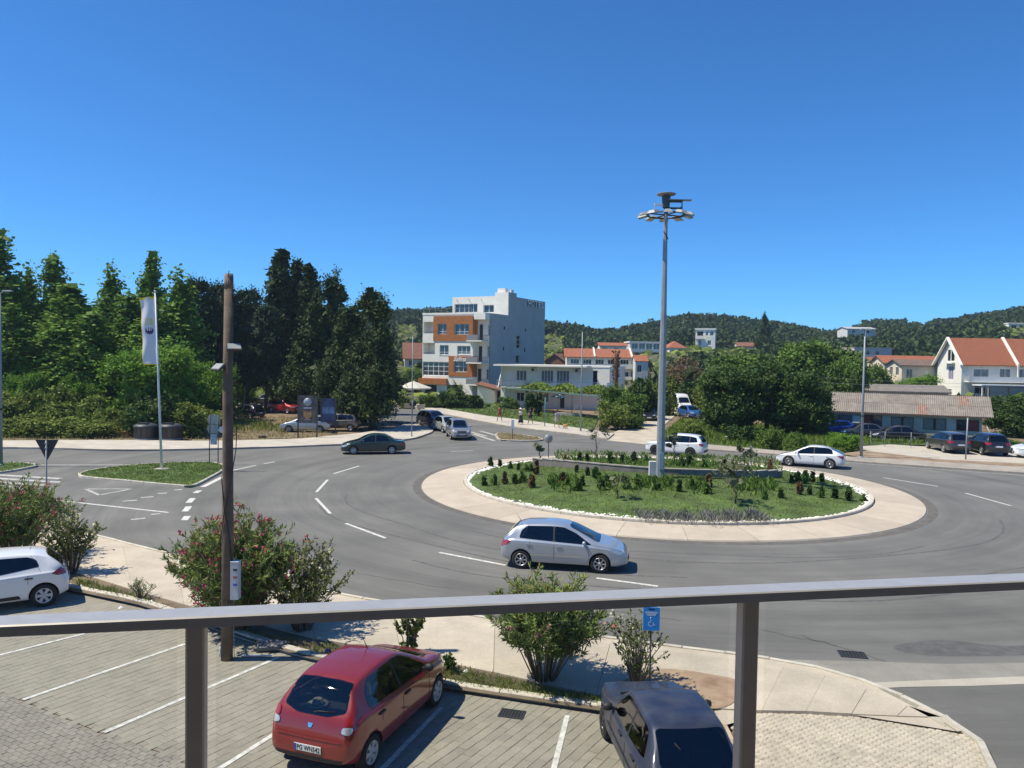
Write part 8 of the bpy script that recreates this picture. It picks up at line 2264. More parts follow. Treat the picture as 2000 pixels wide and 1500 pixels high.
mb = MB(); pole_(mb, zz*.75, .03, 6); mb.build('post', M_steel_d, t); mb = MB(); mb.b2(-.12, .12, -.03, .03, zz*.55, zz); mb.build('sign_plate', M_frame_w, t)
# --- flag
b = gz(316, 917, .1); top = hgt(303, 570, b.y)
lean = dp(303, 570, b.y).x - b.x
t = thing('flagpole', 'white flagpole on the grass island', 'flagpole', b)
mb = MB(); mb.tube([(0, 0, -.1), (lean*.5, 0, (top-b.z)*.5), (lean, 0, top-b.z)], [.075, .06, .04], 10); mb.tube([(lean, 0, top-b.z), (lean, 0, top-b.z+.08)], .07, 8); mb.build('pole', M_polew, t)
mb = MB(); mb.prism([(.45*math.cos(2*PI*i/10)*(1+.2*math.sin(i*2.3)), .3*math.sin(2*PI*i/10)) for i in range(10)], -.03, .06); mb.build('concrete_foot', M_conc_far, t)
fz1, fz0 = hgt(288, 578, b.y)-b.z, hgt(288, 712, b.y)-b.z; fw_ = 29/1500*b.y
nu, nv = 22, 64
def flag_pt(i, j):
 u, v = i/nu, j/nv; z = fz0 + (fz1-fz0)*v - u*.10*(v > .5)*(v-.5)*2 - .02
 x = lean*(z/(top-b.z)) - .06 - u*fw_*(0.90 + 0.13*v)
 y = .10*math.sin(u*5.5 + v*3) * u + .05*math.sin(v*14+u*3)*u
 return (x, y, z)
V = [flag_pt(i, j) for j in range(nv+1) for i in range(nu+1)]
F = [(j*(nu+1)+i, j*(nu+1)+i+1, (j+1)*(nu+1)+i+1, (j+1)*(nu+1)+i) for j in range(nv) for i in range(nu)]
def cloth(name, col):
 m, N, L, P = _nt(name); P.inputs['Base Color'].default_value = (*col, 1); P.inputs['Roughness'].default_value = .8
 tr = N.new('ShaderNodeBsdfTranslucent'); tr.inputs[0].default_value = (*col, 1); mx = N.new('ShaderNodeMixShader'); mx.inputs[0].default_value = .3
 out = [q for q in N if q.type == 'OUTPUT_MATERIAL'][0]; L.new(P.outputs[0], mx.inputs[1]); L.new(tr.outputs[0], mx.inputs[2]); L.new(mx.outputs[0], out.inputs[0]); return m
F_w, F_y, F_p = cloth('white_cloth', (.72, .73, .76)), cloth('yellow_cloth', (.72, .58, .03)), cloth('purple_cloth', (.10, .05, .14))
me = bpy.data.meshes.new('flag'); me.from_pydata(V, [], F)
for q in (F_w, F_y, F_p): me.materials.append(q)
for p_ in me.polygons:
 i, j = p_.index % nu, p_.index//nu; a_, v = (i+.5)/nu, (j+.5)/nv; q = 0
 if v > .975 or v < .01 or a_ > .95: q = 1
 if .585 < v < .685 and .16 < a_ < .62: q = 1
 if ((a_-.42)/.27)**2 + ((v-.50)/.055)**2 < 1: q = 2
 if v > .505 and min(abs(a_-.30), abs(a_-.42), abs(a_-.55)) < .035: q = 0
 p_.material_index = q; p_.use_smooth = True
flag = link('flag', me, None, b); tag(flag, 'tall white flag with yellow and purple emblem hanging from the white pole', 'flag')
# --- lamp posts
def lamp(label, px, py_b, py_t, r0, r1, heads, z=.1, band=False):
 b = gz(px, py_b, z); h = hgt(px, py_t, b.y)-b.z
 t = thing('street_lamp', label, 'street lamp', b)
 mb = MB(); mb.tube([(0, 0, -.1), (0, 0, h*.5), (0, 0, h)], [r0, (r0+r1)/2, r1], 10); mb.build('pole', M_galv, t)
 mb = MB(); mb.lathe([(r0*1.9, 0), (r0*1.9, .06), (r0*1.2, .07)], 10); mb.build('base_plate', M_galv, t)
 for a, L_ in heads:
  mb = MB(); d = Vector((math.cos(a), math.sin(a), 0)); M = Matrix.Translation(d*L_*.55 + Vector((0, 0, h+.12))) @ Matrix.Rotation(a, 4, 'Z')
  mb.tube([(0, 0, h-.05), d*L_*.3 + Vector((0, 0, h+.1)), d*L_*.4 + Vector((0, 0, h+.12))], .03, 6); ar = mb.build('arm', M_galv, t)
  mb = MB(); mb.add([(-L_*.35, -.06, -.02), (L_*.45, -.13, -.03), (L_*.45, .13, -.03), (-L_*.35, .06, -.02), (-L_*.35, -.05, .05), (L_*.4, -.1, .05), (L_*.4, .1, .05), (-L_*.35, .05, .05)], [(3,2,1,0),(4,5,6,7),(0,1,5,4),(1,2,6,5),(2,3,7,6),(3,0,4,7)], M=M); mb.build('lamp_head', mat('lamp_head_grey', (.30, .32, .33), .5, .1), t)
 if band:
  mb = MB(); mb.lathe([(r0*.98, h*.32), (r0*.98, h*.32+.12)], 10); mb.build('band', M_steel_d, t)
 return t
lamp('grey street lamp with a flat head in front of the corrugated roof', 1682, 893, 646, .11, .055, ((R(0), .38), (R(180), .34)), .12, True)
lamp('slim grey lamp post in front of the pergola', 1134, 842, 648, .085, .045, (), .12)
lamp('very slim grey post on the corner footway by the conifers', 804, 852, 655, .05, .03, (), .12)
lamp('grey street lamp at the left edge with its head pointing right', 2, 908, 572, .10, .06, ((R(0), .75),), .1, True)
# --- high mast in the roundabout
b = ib(1289, 932); H_m = hgt(1311, 378, b.y) - b.z
t = thing('lamp_mast', 'tall octagonal floodlight mast with a ring of lamps in the roundabout', 'lamp mast', b)
def oct_tube(mb, z0, z1, r0, r1): mb.tube([(0, 0, z0), (0, 0, z1)], [r0, r1], 8, smooth=False)
z_r = hgt(1310, 420, b.y) - b.z
mb = MB(); oct_tube(mb, -.1, H_m*.36, .235, .195); mb.build('lower_mast', M_galv, t)
mb = MB(); oct_tube(mb, H_m*.36-.1, z_r+.05, .20, .10); mb.build('upper_mast', M_galv, t)
mb = MB(); mb.lathe([(.42, 0), (.42, .05), (.3, .06)], 12); mb.build('base_plate', M_galv, t)
mb = MB(); mb.b2(-.10, .13, -.265, -.205, .45, 1.35); mb.build('access_door', mat('door_grey', (.43, .46, .48), .45, .05, metal=.3), t)
mb = MB(); mb.tube([(0, 0, z_r+.05), (0, 0, z_r+.5), (0, 0, H_m-.75), (0, 0, H_m-.15)], [.11, .12, .19, .24], 8, smooth=False); mb.build('mast_head', M_steel_d, t)
mb = MB(); mb.lathe([(.0, H_m-.10), (.48, H_m-.08), (.52, H_m-.03), (.25, H_m+.04), (0, H_m+.05)], 20); mb.build('top_cap', mat('rusty_cap', (.27, .23, .22), .6, .25, 4), t)
mb = MB()
for i in range(20):
 a0, a1 = 2*PI*i/20, 2*PI*(i+1)/20; mb.tube([(1.0*math.cos(a0), 1.0*math.sin(a0), z_r), (1.0*math.cos(a1), 1.0*math.sin(a1), z_r)], .045, 5, cap=False)
for i in range(4):
 a = 2*PI*i/4+.4; mb.tube([(0, 0, z_r), (1.0*math.cos(a), 1.0*math.sin(a), z_r)], .04, 5)
mb.build('lamp_ring', M_steel_d, t)
for i in range(10):
 a = 2*PI*i/10 + .2; d = Vector((math.cos(a), math.sin(a), 0)); M = Matrix.Translation(d*1.2 + Vector((0, 0, z_r+.02))) @ Matrix.Rotation(a, 4, 'Z') @ Matrix.Rotation(R(14), 4, 'Y')
 mb = MB(); mb.add([(-.3, -.2, -.06), (.32, -.24, -.06), (.32, .24, -.06), (-.3, .2, -.06), (-.2, -.12, .07), (.18, -.13, .08), (.18, .13, .08), (-.2, .12, .07)], [(4,5,6,7),(0,1,5,4),(1,2,6,5),(2,3,7,6),(3,0,4,7)], M=M); o = mb.build('floodlight', mat('lamp_head_grey', (.5, .52, .54)), t)
 mb = MB(); mb.add([(-.27, -.18, -.065), (.29, -.22, -.065), (.29, .22, -.065), (-.27, .18, -.065)], [(0, 1, 2, 3)], M=M); mb.build('lens', mat('floodlight_lens', (.36, .36, .33), .25), o)
for a, L_, n_ in ((R(0), .85, 'hoist_arm'), (R(0), .8, 'hoist_arm'), (R(180), .6, 'hoist_arm')):
 z = H_m - (.42 if L_ > .82 else .78 if L_ > .7 else .6); d = Vector((math.cos(a), math.sin(a), 0))
 mb = MB(); mb.bar((0, 0, z), tuple(d*L_ + Vector((0, 0, z))), .09, .10); mb.bar(tuple(d*L_ + Vector((0, 0, z+.1))), tuple(d*L_ + Vector((0, 0, z_r+.1))), .05, .05); mb.build(n_, M_steel_d if a == 0 else M_polew, t)
mb = MB(); mb.b2(.1, 1.35, -.2, .2, H_m-.36, H_m-.33); mb.build('top_tray', M_galv, t)
mb = MB(); mb.tube([(-.13, -.15, z_r-.9), (.0, -.2, z_r-1.1), (.12, -.12, z_r-1.3)], .03, 5); mb.build('cable', M_cable, t)
bc_ = ib(1277, 930); mb = MB(); mb.b2(-.22, .22, -.15, .15, -.1, .78); o = mb.build('control_box', M_greyrender, None, bc_ + Vector((0, .25, 0))); tag(o, 'grey concrete control box at the foot of the mast', 'box')
# low curved retaining wall on the roundabout
Wp = smooth_line([tuple(ib(x, y)[:2]) for x, y in ((1040, 910), (1110, 915), (1200, 921), (1275, 926), (1330, 929), (1400, 932), (1470, 935), (1530, 934))], 5)
wt = thing('retaining_wall', 'low grey retaining wall across the roundabout lawn behind the mast', 'wall', (0, 0, 0))
Wp = [(x, y+.15) for x, y in resample(Wp, .9)]
for i in range(len(Wp)-1):
 A_, B_ = Vector(Wp[i]), Vector(Wp[i+1]); tt = (i+.5)/(len(Wp)-1); hh = 0.42*math.sin(PI*min(1, max(0, tt)))**.35
 mb = MB(); n_ = Vector((-(B_-A_).y, (B_-A_).x)).normalized()*.2
 z0 = .62 - .2
 mb.prism([tuple(A_), tuple(B_-(B_-A_)*.01), tuple(B_-(B_-A_)*.01+n_), tuple(A_+n_)], z0, z0+.2+hh); mb.build('wall_block', M_wall_c, wt)
 mb = MB(); mb.prism([tuple(A_-n_*.15), tuple(B_-n_*.15), tuple(B_+n_*1.15), tuple(A_+n_*1.15)], z0+.202+hh, z0+.25+hh); mb.build('coping', M_kerb_far, wt)
# --- bins
M_bin = mat('bin_black', (.028, .029, .032), .55, .2, 3)
for px, lab in ((285, 'round black half buried waste container left of the flagpole'), (334, 'round black half buried waste container right of the flagpole')):
 b = gz(px, 858, .1); t = thing('waste_container', lab, 'waste container', b, 0, 'waste containers by the left footway')
 mb = MB(); mb.lathe([(.86, -.1), (.88, 0), (.86, .95), (.90, .97), (.90, 1.02), (.8, 1.04)], 24); mb.build('body', M_bin, t)
 mb = MB(); mb.lathe([(.92, 1.03), (.92, 1.08), (.78, 1.2), (.45, 1.3), (.2, 1.32), (0, 1.32)], 24); ld = mb.build('lid', mat('bin_lid', (.05, .053, .06), .5, .15), t)
 mb = MB(); mb.b2(-.35, .35, -.6, -.1, 1.2, 1.36); mb.build('flap', M_bin, ld)
 mb = MB(); mb.lathe([(.885, .03), (.89, .12)], 24); mb.build('base_band', M_signgrey, t)
 for k in range(12):
  a = 2*PI*k/12; mb = MB(); mb.box((.875*math.cos(a), .875*math.sin(a), .55), (.05, .03, .75), a); mb.build('rib', M_bin, t)
# --- poster boards
def board(label, pl_, pr_, y_top, y_bot, y_base, col, depth_px):
 b = gz((pl_+pr_)/2, y_base, .03); s = b.y/1500; w = (pr_-pl_)*s; z1 = hgt(pl_, y_top, b.y)-b.z; z0 = hgt(pl_, y_bot, b.y)-b.z
 t = thing('poster_board', label, 'poster board', b, R(0))
 for sg in (-1, 1):
  mb = MB(); mb.b2(sg*w/2-.05, sg*w/2+.05, -.05, .05, -.1, z1); mb.build('post', M_steel_d, t)
 mb = MB(); mb.b2(-w/2+.052, w/2-.052, -.03, .03, z0, z1); p_ = mb.build('panel', col, t)
 return t, p_, w, z0, z1
M_post1 = mat('dark_poster_print', (.025, .022, .024), .5, .9, 2.6, col2=(.14, .11, .10))
t, p_, w, z0, z1 = board('dark concert style poster board on two posts at the edge of the conifers', 582, 619, 772, 826, 856, M_post1, 0)
mb = MB(); mb.lathe([(0, -.002), (.34, -.002), (.34, .002), (0, .002)], 16, M=Matrix.Translation((0, -.035, z1-.55)) @ Matrix.Rotation(R(90), 4, 'X')); mb.build('printed_figure', mat('poster_pale', (.22, .27, .33), .5, .5, 4), p_)
mb = MB(); mb.b2(-.34, .34, -.036, -.033, z1-1.12, z1-.98); mb.b2(-.3, .3, -.036, -.033, z0+.25, z0+.3); mb.build('printed_title', mat('poster_lilac', (.30, .28, .42), .5, .3, 6), p_)
sh_ = [(-.36, z1-1.35), (.36, z1-1.35), (.33, z1-1.75), (0, z1-2.1), (-.33, z1-1.75)]
mb = MB(); mb.add([(x, -.036, z) for x, z in sh_], [(0, 1, 2, 3, 4)]); mb.build('printed_shield', mat('poster_gold', (.30, .17, .06), .5, .5, 6), p_)
M_post2 = mat('blue_poster_print', (.012, .022, .04), .5, .8, 1.4, col2=(.05, .10, .24))
t, p_, w, z0, z1 = board('blue poster board on two posts in front of the taupe car', 627, 655, 778, 824, 845, M_post2, 0)
mb = MB(); mb.b2(-w/2+.1, w/2-.1, -.036, -.033, z0+.75, z0+1.35); mb.build('printed_view', mat('poster_sea', (.10, .17, .34), .5, .5, 3), p_)
b = gz(512, 855, .05); mb = MB(); mb.lathe([(.2, .0), (.33, .02), (.34, .14), (.2, .16)], 18); o = mb.build('old_tyre', M_tyre, None, b); tag(o, 'old black tyre lying on the dry verge right of the wooden pole', 'tyre')
b = gz(548, 856, .05); mb = MB(); mb.b2(-.9, .9, -.12, .12, 0, .05); o = mb.build('plank', mat('pale_wood', (.45, .36, .25), .8, .2, 4), None, b, (0, 0, -.05)); tag(o, 'pale plank lying on the verge beside the tyre', 'plank')
for px, py, lab in ((1428, 859, 'pale stone slab in the grass under the big trees'), (1640, 868, 'pile of pale rubble by the right lamp')):
 mb = MB(); mb.prism([(-.6, -.2), (.5, -.3), (.8, .1), (.2, .3), (-.5, .25)], 0, .3); o = mb.build('rubble_stone', M_conc_far, None, gz(px, py, .05)); tag(o, lab, 'stone')
# --- hotel terrace
b = gz(822, 792, .05); b.y += 8; b.x = dp(822, 700, b.y).x; b.z = tz(b.x, b.y)
t = thing('parasol', 'open cream parasol at the left corner of the hotel', 'parasol', b); zt = hgt(808, 744, b.y)-b.z; ze = hgt(808, 757, b.y)-b.z
mb = MB(); mb.tube([(-1.1, 0, -.1), (-1.1, 0, zt)], .04, 6); mb.build('pole', M_metal, t)
mb = MB(); n = 8; rr_ = 2.9; P = [(-1.1, 0, zt)] + [(-1.1+rr_*math.cos(2*PI*i/n+.4), rr_*math.sin(2*PI*i/n+.4), ze) for i in range(n)] + [(-1.1+rr_*math.cos(2*PI*i/n+.4), rr_*math.sin(2*PI*i/n+.4), ze-.18) for i in range(n)]
mb.add(P, [(0, 1+i, 1+(i+1) % n) for i in range(n)] + [(1+i, 1+n+i, 1+n+(i+1) % n, 1+(i+1) % n) for i in range(n)]); mb.build('canopy', cloth('cream_cloth', (.75, .71, .62)), t)
mb = MB(); mb.lathe([(0, 0), (.4, 0), (.4, .1), (.06, .12)], 10, M=Matrix.Translation((-1.1, 0, 0))); mb.build('foot', M_conc_far, t)
M_planter = mat('planter_stone', (.55, .44, .34), .9, .15, 3)
for px, py, lab in ((784, 795, 'pale planter box left of the black round sign'), (797, 797, 'planter box just left of the slim post by the hotel'), (822, 799, 'planter box right of the black round sign')):
 b = gz(px, py, .12); t = thing('planter', lab, 'planter', b, R(-10), 'planters along the hotel footway'); mb = MB(); mb.add([(-.4, -.3, 0), (.4, -.3, 0), (.4, .3, 0), (-.4, .3, 0), (-.48, -.36, .6), (.48, -.36, .6), (.48, .36, .6), (-.48, .36, .6)], [(0,1,5,4),(1,2,6,5),(2,3,7,6),(3,0,4,7),(4,5,6,7)]); mb.build('pot', M_planter, t)
 link('plant', SAP[0], t, (0, 0, .55))
# --- pergola
pa, pb2 = gz(984, 806, .05), gz(1188, 838, .05)
pc = gz(1064, 836, .1)
t = thing('pergola', 'green steel pergola over the lawn beside the guest house', 'pergola', (0, 0, 0))
M_perg = mat('turquoise_steel', (.09, .23, .20), .5, .15)
zt = hgt(1100, 772, 90)
PT = [(984, 808), (1064, 834), (1170, 820), (1117, 806), (1045, 797), (1188, 818)]
tops = []
for k, (px, py) in enumerate(PT):
 p = gz(px, py, .05); z = 3.05; mb = MB(); mb.tube([p, p + Vector((0, 0, z))], .045, 6); mb.build('post', M_perg, t); tops.append(p + Vector((0, 0, z)))
fr = [dp(984, 769, 103), dp(1168, 780, 84), dp(1192, 776, 92), dp(1000, 764, 112)]
for p in fr: p.z = 3.05
for a, b2_ in ((0, 1), (1, 2), (2, 3), (3, 0)):
 mb = MB(); mb.bar(fr[a], fr[b2_], .07, .10); mb.build('beam', M_perg, t)
for k in range(1, 9):
 a = fr[0].lerp(fr[1], k/9); c = fr[3].lerp(fr[2], k/9); mb = MB(); mb.bar(a + Vector((0, 0, .09)), c + Vector((0, 0, .09)), .04, .05); mb.build('rafter', M_perg, t)
rng = np.random.default_rng(900); n = 5200
u_, v_ = rng.random(n)*.78 + .18, rng.random(n)*.75 + .28
Pn = np.array([fr[i][:] for i in range(4)]); Pq = (Pn[0][None]*(1-u_)[:, None] + Pn[1][None]*u_[:, None])*(1-v_)[:, None] + (Pn[3][None]*(1-u_)[:, None] + Pn[2][None]*u_[:, None])*v_[:, None]
Pq[:, 2] += rng.uniform(.05, .85, n)*(0.6+.4*np.sin(u_*23))
V, F = leaf_quads(Pq, rng.normal(size=(n, 3)), .34*rng.uniform(.6, 1.3, n), .9, rng, unit(rng.normal(size=(n, 3))*.6 + np.array([0, -.3, .8])))
vine = link('grape_vine', np_mesh('grape_vine', V, F, L_vine, rng.random(n))); tag(vine, 'bright green grape vine spreading over the pergola', 'vine')
for px, w_, h_, lab in ((1035, .55, 3.1, 'dark leafy trunk under the left half of the pergola'), (1052, .4, 3.0, 'second dark trunk under the pergola beside the leafy one')):
 b = gz(px, 812, .05); tt = thing('vine_trunk', lab, 'tree', b); mb = MB(); mb.tube([(0, 0, -.1), (.1, 0, 1.5), (-.05, .1, h_)], [.14, .12, .1], 7); mb.build('trunk', M_bark, tt)
 link('crown', crown('crown', [((0, 0, h_*.55), (w_, w_, h_*.42))], 60, 10, .35, .26, L_dark, px, .7, inner=.3), tt)
b = gz(1090, 806, .05); tt = thing('parasol', 'pale blue parasol under the pergola', 'parasol', b); mb = MB(); mb.tube([(0, 0, 0), (0, 0, 2.45)], .03, 6); mb.build('pole', M_metal, tt)
mb = MB(); mb.lathe([(1.3, 2.0), (.7, 2.25), (0, 2.5)], 8, smooth=False); mb.build('canopy', cloth('pale_blue_cloth', (.35, .52, .68)), tt)
b = gz(1112, 812, .05); mb = MB(); mb.b2(-1.6, 1.6, -.3, .3, 0, .35); o = mb.build('stone_bench', M_conc_far, None, b, (0, 0, R(-12))); tag(o, 'long pale stone bench under the right half of the pergola', 'bench')
for px, lab in ((1060, 'white plastic chair under the middle of the pergola'), (1030, 'white plastic chair behind the dark trunk'), (1125, 'white plastic chair by the stone bench')):
 b = gz(px, 804, .05); tt = thing('garden_chair', lab, 'chair', b, random.uniform(0, 6), 'white chairs under the pergola');
 mb = MB(); mb.b2(-.25, .25, -.22, .22, .42, .46); mb.build('seat', M_frame_w, tt); mb = MB(); mb.b2(-.25, .25, .2, .24, .462, .88); mb.build('backrest', M_frame_w, tt)
 for sx in (-.22, .22):
  for sy in (-.19, .19): mb = MB(); mb.b2(sx-.02, sx+.02, sy-.02, sy+.02, 0, .418); mb.build('leg', M_frame_w, tt)
b = dp(1192, 755, 90); b.z = 3.4; mb = MB(); mb.b2(-.42, .42, -.03, .03, -.1, .95); o = mb.build('white_sign', M_frame_w, None, b); tag(o, 'blank white board in the hedge below the dead palm', 'board')
# --- posts, wires and fences on the right
b = gz(1886, 897, .12); t = thing('bare_post', 'bare pale concrete post in front of the charcoal SUV', 'post', b); mb = MB(); mb.tube([(0, 0, -.1), (.05, 0, hgt(1889, 816, b.y)-b.z)], .05, 6); mb.build('shaft', M_galv, t)
b = gz(1946, 868, .05); mb = MB(); mb.tube([(0, 0, 0), (-.9, 0, 1.55)], .05, 6); o = mb.build('leaning_post', M_conc_far, None, b); tag(o, 'leaning pale post at the right end of the low building', 'post')
fn = thing('wire_fence', 'thin wire fence with slim posts in front of the low building', 'fence', (0, 0, 0))
FP = [gz(px, py, .05) for px, py in ((1700, 872), (1728, 873), (1779, 875), (1830, 877), (1855, 878))]
for p in FP: mb = MB(); mb.tube([p, p + Vector((0, 0, 1.3))], .025, 5); mb.build('post', M_galv, fn)
for z in (.35, .65, .95, 1.25):
 mb = MB(); mb.tube([p + Vector((0, 0, z + .02*math.sin(p.x))) for p in FP], .006, 3, cap=False); mb.build('wire', M_galv, fn)
wr_ = thing('power_lines', 'thin power lines crossing in front of the trees on the right', 'power line', (0, 0, 0))
for k, (a, b2_) in enumerate((((1380, 715, 88), (1940, 750, 84)), ((1380, 728, 88), (1940, 756, 84)), ((1255, 702, 95), (1650, 742, 88)))):
 A_, B_ = dp(*a), dp(*b2_); mb = MB(); mb.tube([A_.lerp(B_, q/10) - Vector((0, 0, .45*(1-(2*q/10-1)**2))) for q in range(11)], .014, 3, cap=False); mb.build('wire', M_galv, wr_)
# --- traffic gravel stone at lane mouth left out; low rail on pergola footway
# ------------------------------------------------------------------ people
M_skin = mat('tanned_skin', (.36, .20, .13), .6, .08, 10)
M_hair = mat('dark_hair', (.03, .022, .018), .7, .2, 20)
def skin_mesh(name, J, E, m, lv=2):
 "J {name:(x,y,z,r)}, E edges; grown with the skin modifier"
 names = list(J); V = [J[k][:3] for k in names]; me = bpy.data.meshes.new(name)
 me.from_pydata(V, [(names.index(a), names.index(b)) for a, b in E], [])
 o = bpy.data.objects.new(name, me); COL.objects.link(o)
 o.modifiers.new('k', 'SKIN'); s = o.modifiers.new('u', 'SUBSURF'); s.levels = lv; s.render_levels = lv
 for i, k in enumerate(names):
  r = J[k][3]; me.skin_vertices[0].data[i].radius = r if hasattr(r, '__len__') else (r, r)
 me.skin_vertices[0].data[0].use_root = True
 dg = bpy.context.evaluated_depsgraph_get(); dg.update()
 m2 = bpy.data.meshes.new_from_object(o.evaluated_get(dg)); bpy.data.objects.remove(o)
 m2.name = name; m2.materials.clear(); m2.materials.append(m)
 m2.polygons.foreach_set('use_smooth', [True]*len(m2.polygons)); return m2
def person(label, base, heading, h, stride, arms, top_m, low_m, low='shorts', hat=None, torso=True, group='people walking on the hotel footway'):
 "stride = step length; walks along local +x"
 t = thing('person', label, 'person', base, heading, group); s = h/1.75
 P = lambda x, y, z, r: (x*s, y*s, z*s, r*s)
 a, f = stride/2, 0.10
 J = dict(pelvis=P(0, 0, .95, .125), belly=P(.01, 0, 1.10, .118), chest=P(.02, 0, 1.30, (.135)), neckb=P(.02, 0, 1.44, .075), neck=P(.03, 0, 1.50, .05), head0=P(.045, 0, 1.58, .075), head=P(.05, 0, 1.67, .088), crown=P(.045, 0, 1.735, .06))
 E = [('pelvis', 'belly'), ('belly', 'chest'), ('chest', 'neckb'), ('neckb', 'neck'), ('neck', 'head0'), ('head0', 'head'), ('head', 'crown')]
 for sg, n, fx in ((1, 'l', a), (-1, 'r', -a)):
  kx = fx*.55 + (.06 if fx > 0 else .05)
  J.update({'hip'+n: P(0, sg*.10, .90, .095), 'knee'+n: P(kx, sg*.10, .50, .058), 'calf'+n: P(kx*.7+fx*.35-.02, sg*.10, .34, .052), 'ank'+n: P(fx, sg*.10, .09 if fx > 0 else .13, .035), 'toe'+n: P(fx+.17, sg*.11, .035 if fx > 0 else .05, .035)})
  E += [('pelvis', 'hip'+n), ('hip'+n, 'knee'+n), ('knee'+n, 'calf'+n), ('calf'+n, 'ank'+n), ('ank'+n, 'toe'+n)]
  ex, ez, hx, hz = arms[0 if sg > 0 else 1]
  J.update({'sh'+n: P(.02, sg*.19, 1.42, .06), 'elb'+n: P(ex, sg*.25, ez, .042), 'wr'+n: P(hx, sg*.24, hz, .028), 'palm'+n: P(hx+.03, sg*.24, hz-.06, .034)})
  E += [('neckb', 'sh'+n), ('sh'+n, 'elb'+n), ('elb'+n, 'wr'+n), ('wr'+n, 'palm'+n)]
  for q, (dy, dz, r) in enumerate(((-.03, -.13, .009), (-.01, -.15, .009), (.01, -.145, .009), (.03, -.125, .008))):
   J['f%d%s' % (q, n)] = P(hx+.04+abs(dy)*.3, sg*.24+dy, hz+dz, r); E.append(('palm'+n, 'f%d%s' % (q, n)))
  J['th'+n] = P(hx+.07, sg*.24-.045*sg, hz-.09, .010); E.append(('palm'+n, 'th'+n))
 body = link('body', skin_mesh('body', J, E, M_skin, 1), t)
 mb = MB(); mb.lathe([(0, .105), (.06, .095), (.095, .05), (.10, .0), (.098, -.06), (.07, -.10)], 12, M=Matrix.Translation((.035*s, 0, 1.68*s)) @ Matrix.Diagonal((s*.97, s*.93, s, 1))); mb.build('hair', M_hair, t)
 mb = MB(); mb.lathe([(0, 0), (.016, .004), (.012, .045), (0, .05)], 6, M=Matrix.Translation((.135*s, 0, 1.63*s)) @ Matrix.Diagonal((s, s, s, 1))); mb.build('nose', M_skin, t)
 for sg in (1, -1):
  mb = MB(); mb.lathe([(0, -.008), (.01, 0), (0, .008)], 6, M=Matrix.Translation((.128*s, sg*.034*s, 1.68*s))); mb.build('eye', M_ink, t)
 if torso:
  q = {k: (J[k][0], J[k][1], J[k][2], J[k][3]*1.16) for k in ('belly', 'chest', 'neckb', 'shl', 'shr')}; q['pelvis'] = (J['pelvis'][0], 0, J['pelvis'][2]+.0, J['pelvis'][3]*1.13)
  for n in 'lr': e_, s_ = Vector(J['elb'+n][:3]), Vector(J['sh'+n][:3]); m_ = s_.lerp(e_, .6); q['sl'+n] = (*m_, .065*s)
  link('shirt', skin_mesh('shirt', q, [('pelvis', 'belly'), ('belly', 'chest'), ('chest', 'neckb'), ('neckb', 'shl'), ('neckb', 'shr'), ('shl', 'sll'), ('shr', 'slr')], top_m, 1), t)
 if low == 'skirt':
  mb = MB(); mb.lathe([(.145*s, 1.02*s), (.19*s, .85*s), (.25*s, .5*s), (.31*s, .22*s), (.0, .24*s)], 16); mb.build('skirt', low_m, t)
 else:
  q = {'pelvis': (0, 0, J['pelvis'][2], J['pelvis'][3]*1.15)}; ed = []
  for n in 'lr':
   h_, k_ = Vector(J['hip'+n][:3]), Vector(J['knee'+n][:3]); m_ = h_.lerp(k_, .75 if low == 'shorts' else 1.0)
   q['hip'+n] = (*h_, .115*s); q['leg'+n] = (*m_, .095*s if low == 'shorts' else .075*s); ed += [('pelvis', 'hip'+n), ('hip'+n, 'leg'+n)]
  link('shorts', skin_mesh('shorts', q, ed, low_m, 1), t)
 if hat:
  mb = MB(); mb.lathe([(0, .17), (.08, .16), (.1, .08), (.2, .06), (.2, .05), (.09, .06)], 14, M=Matrix.Translation((.04*s, 0, 1.66*s))); mb.build('sun_hat', hat, t)
 return t
M_rust = mat('rust_cloth', (.35, .10, .05), .85, .15); M_whitec = mat('white_fabric', (.72, .72, .68), .85, .08); M_blackc = mat('black_fabric', (.02, .02, .022), .85, .2)
M_navyc = mat('dark_navy_fabric', (.03, .035, .05), .85, .2); M_lilac = mat('lilac_fabric', (.42, .40, .55), .85, .1); M_khaki = mat('pale_khaki_fabric', (.50, .47, .40), .85, .1)
wa = math.atan2((gp(1130, 843)-gp(975, 822)).y, (gp(1130, 843)-gp(975, 822)).x)
person('bare armed person in rust red top and shorts walking left ahead of the group', gz(976, 824, .12), wa+PI, 1.78, .62, ((-.12, 1.14, .05, .95), (.12, 1.14, .22, 1.0)), M_rust, M_rust)
person('person in white top, long black skirt and pale sun hat walking left', gz(1017, 829, .12), wa+PI, 1.66, .40, ((-.05, 1.14, .12, .98), (.05, 1.14, .15, 1.0)), M_whitec, M_blackc, 'skirt', M_whitec)
person('person in dark top and shorts walking left under the pergola edge', gz(1036, 829, .12), wa+PI, 1.76, .50, ((-.10, 1.14, .06, .95), (.10, 1.14, .2, .98)), M_navyc, M_navyc)
person('person in lilac shirt and pale shorts walking right beside the slim lamp post', gz(1087, 836, .12), wa, 1.80, .50, ((-.08, 1.14, .04, .94), (.12, 1.14, .26, 1.0)), M_lilac, M_khaki)
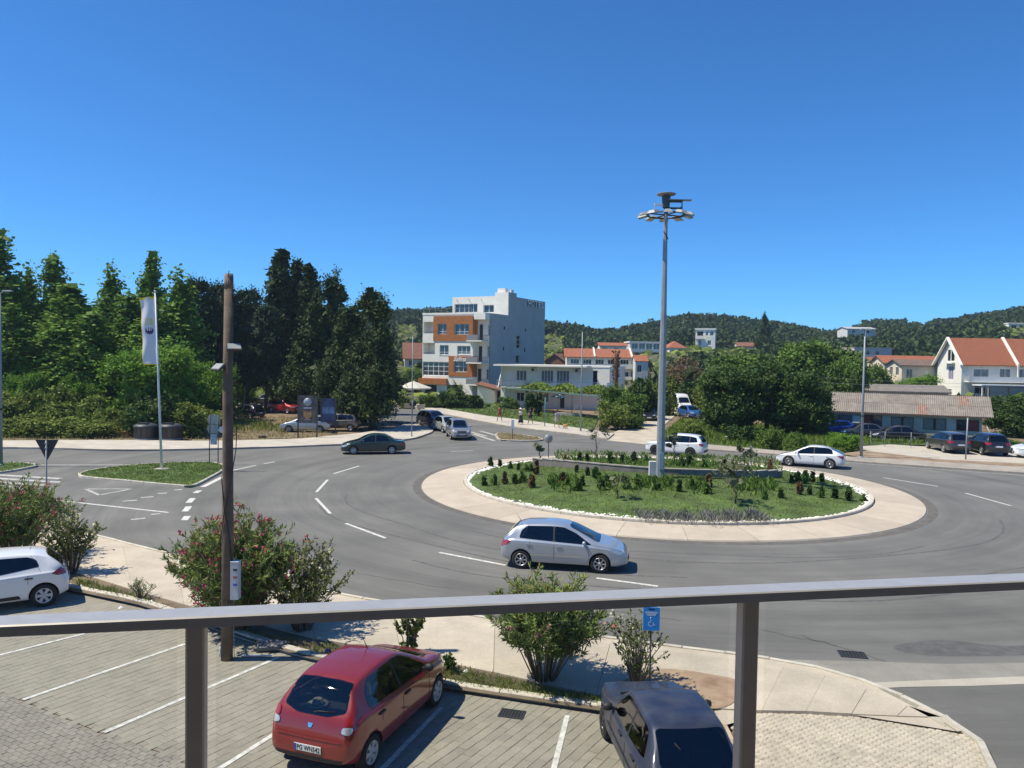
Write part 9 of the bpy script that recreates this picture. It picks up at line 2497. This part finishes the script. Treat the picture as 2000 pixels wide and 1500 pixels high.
# --- dog
b = gz(1104, 838, .12)
t = thing('dog', 'small tan dog standing near the person in the lilac shirt', 'dog', b, wa)
J = dict(hip=(-.20, 0, .36, .085), mid=(0, 0, .36, .085), chest=(.18, 0, .37, .105), neck=(.29, 0, .48, .07), head=(.36, 0, .56, .07), muz=(.47, 0, .53, .038), tail=(-.33, 0, .46, .022), tailt=(-.40, 0, .56, .014))
E_ = [('hip', 'mid'), ('mid', 'chest'), ('chest', 'neck'), ('neck', 'head'), ('head', 'muz'), ('hip', 'tail'), ('tail', 'tailt')]
for sg, n in ((1, 'l'), (-1, 'r')):
 J.update({'sh'+n: (.19, sg*.08, .30, .05), 'wr'+n: (.17, sg*.08, .13, .026), 'fp'+n: (.20, sg*.08, .02, .028), 'th'+n: (-.20, sg*.08, .28, .06), 'kn'+n: (-.13, sg*.085, .20, .036), 'hk'+n: (-.24, sg*.085, .12, .024), 'bp'+n: (-.20, sg*.085, .02, .028)})
 E_ += [('chest', 'sh'+n), ('sh'+n, 'wr'+n), ('wr'+n, 'fp'+n), ('hip', 'th'+n), ('th'+n, 'kn'+n), ('kn'+n, 'hk'+n), ('hk'+n, 'bp'+n)]
link('body', skin_mesh('body', J, E_, mat('tan_fur', (.42, .22, .09), .85, .25, 8), 1), t)
for sg in (1, -1):
 mb = MB(); mb.add([(.33, sg*.05, .61), (.38, sg*.06, .60), (.345, sg*.085, .68)], [(0, 1, 2), (2, 1, 0)]); mb.build('ear', mat('brown_fur', (.22, .11, .05), .85, .2, 8), t)
# ================================================================== thin summer haze
m = bpy.data.materials.new('haze_air'); m.use_nodes = True; nt = m.node_tree
nt.nodes.remove(nt.nodes['Principled BSDF'])
v = nt.nodes.new('ShaderNodeVolumePrincipled'); v.inputs['Color'].default_value = (0.66, 0.84, 1.0, 1); v.inputs['Density'].default_value = 0.00024; v.inputs['Anisotropy'].default_value = 0.2
nt.links.new(v.outputs[0], [n for n in nt.nodes if n.type == 'OUTPUT_MATERIAL'][0].inputs['Volume'])
mb = MB(); mb.b2(-960, 1060, -120, 1560, float(GZMIN) - 1.0, 78)
hz_ = mb.build('haze', m); tag(hz_, 'thin pale summer haze', 'haze', kind='stuff')
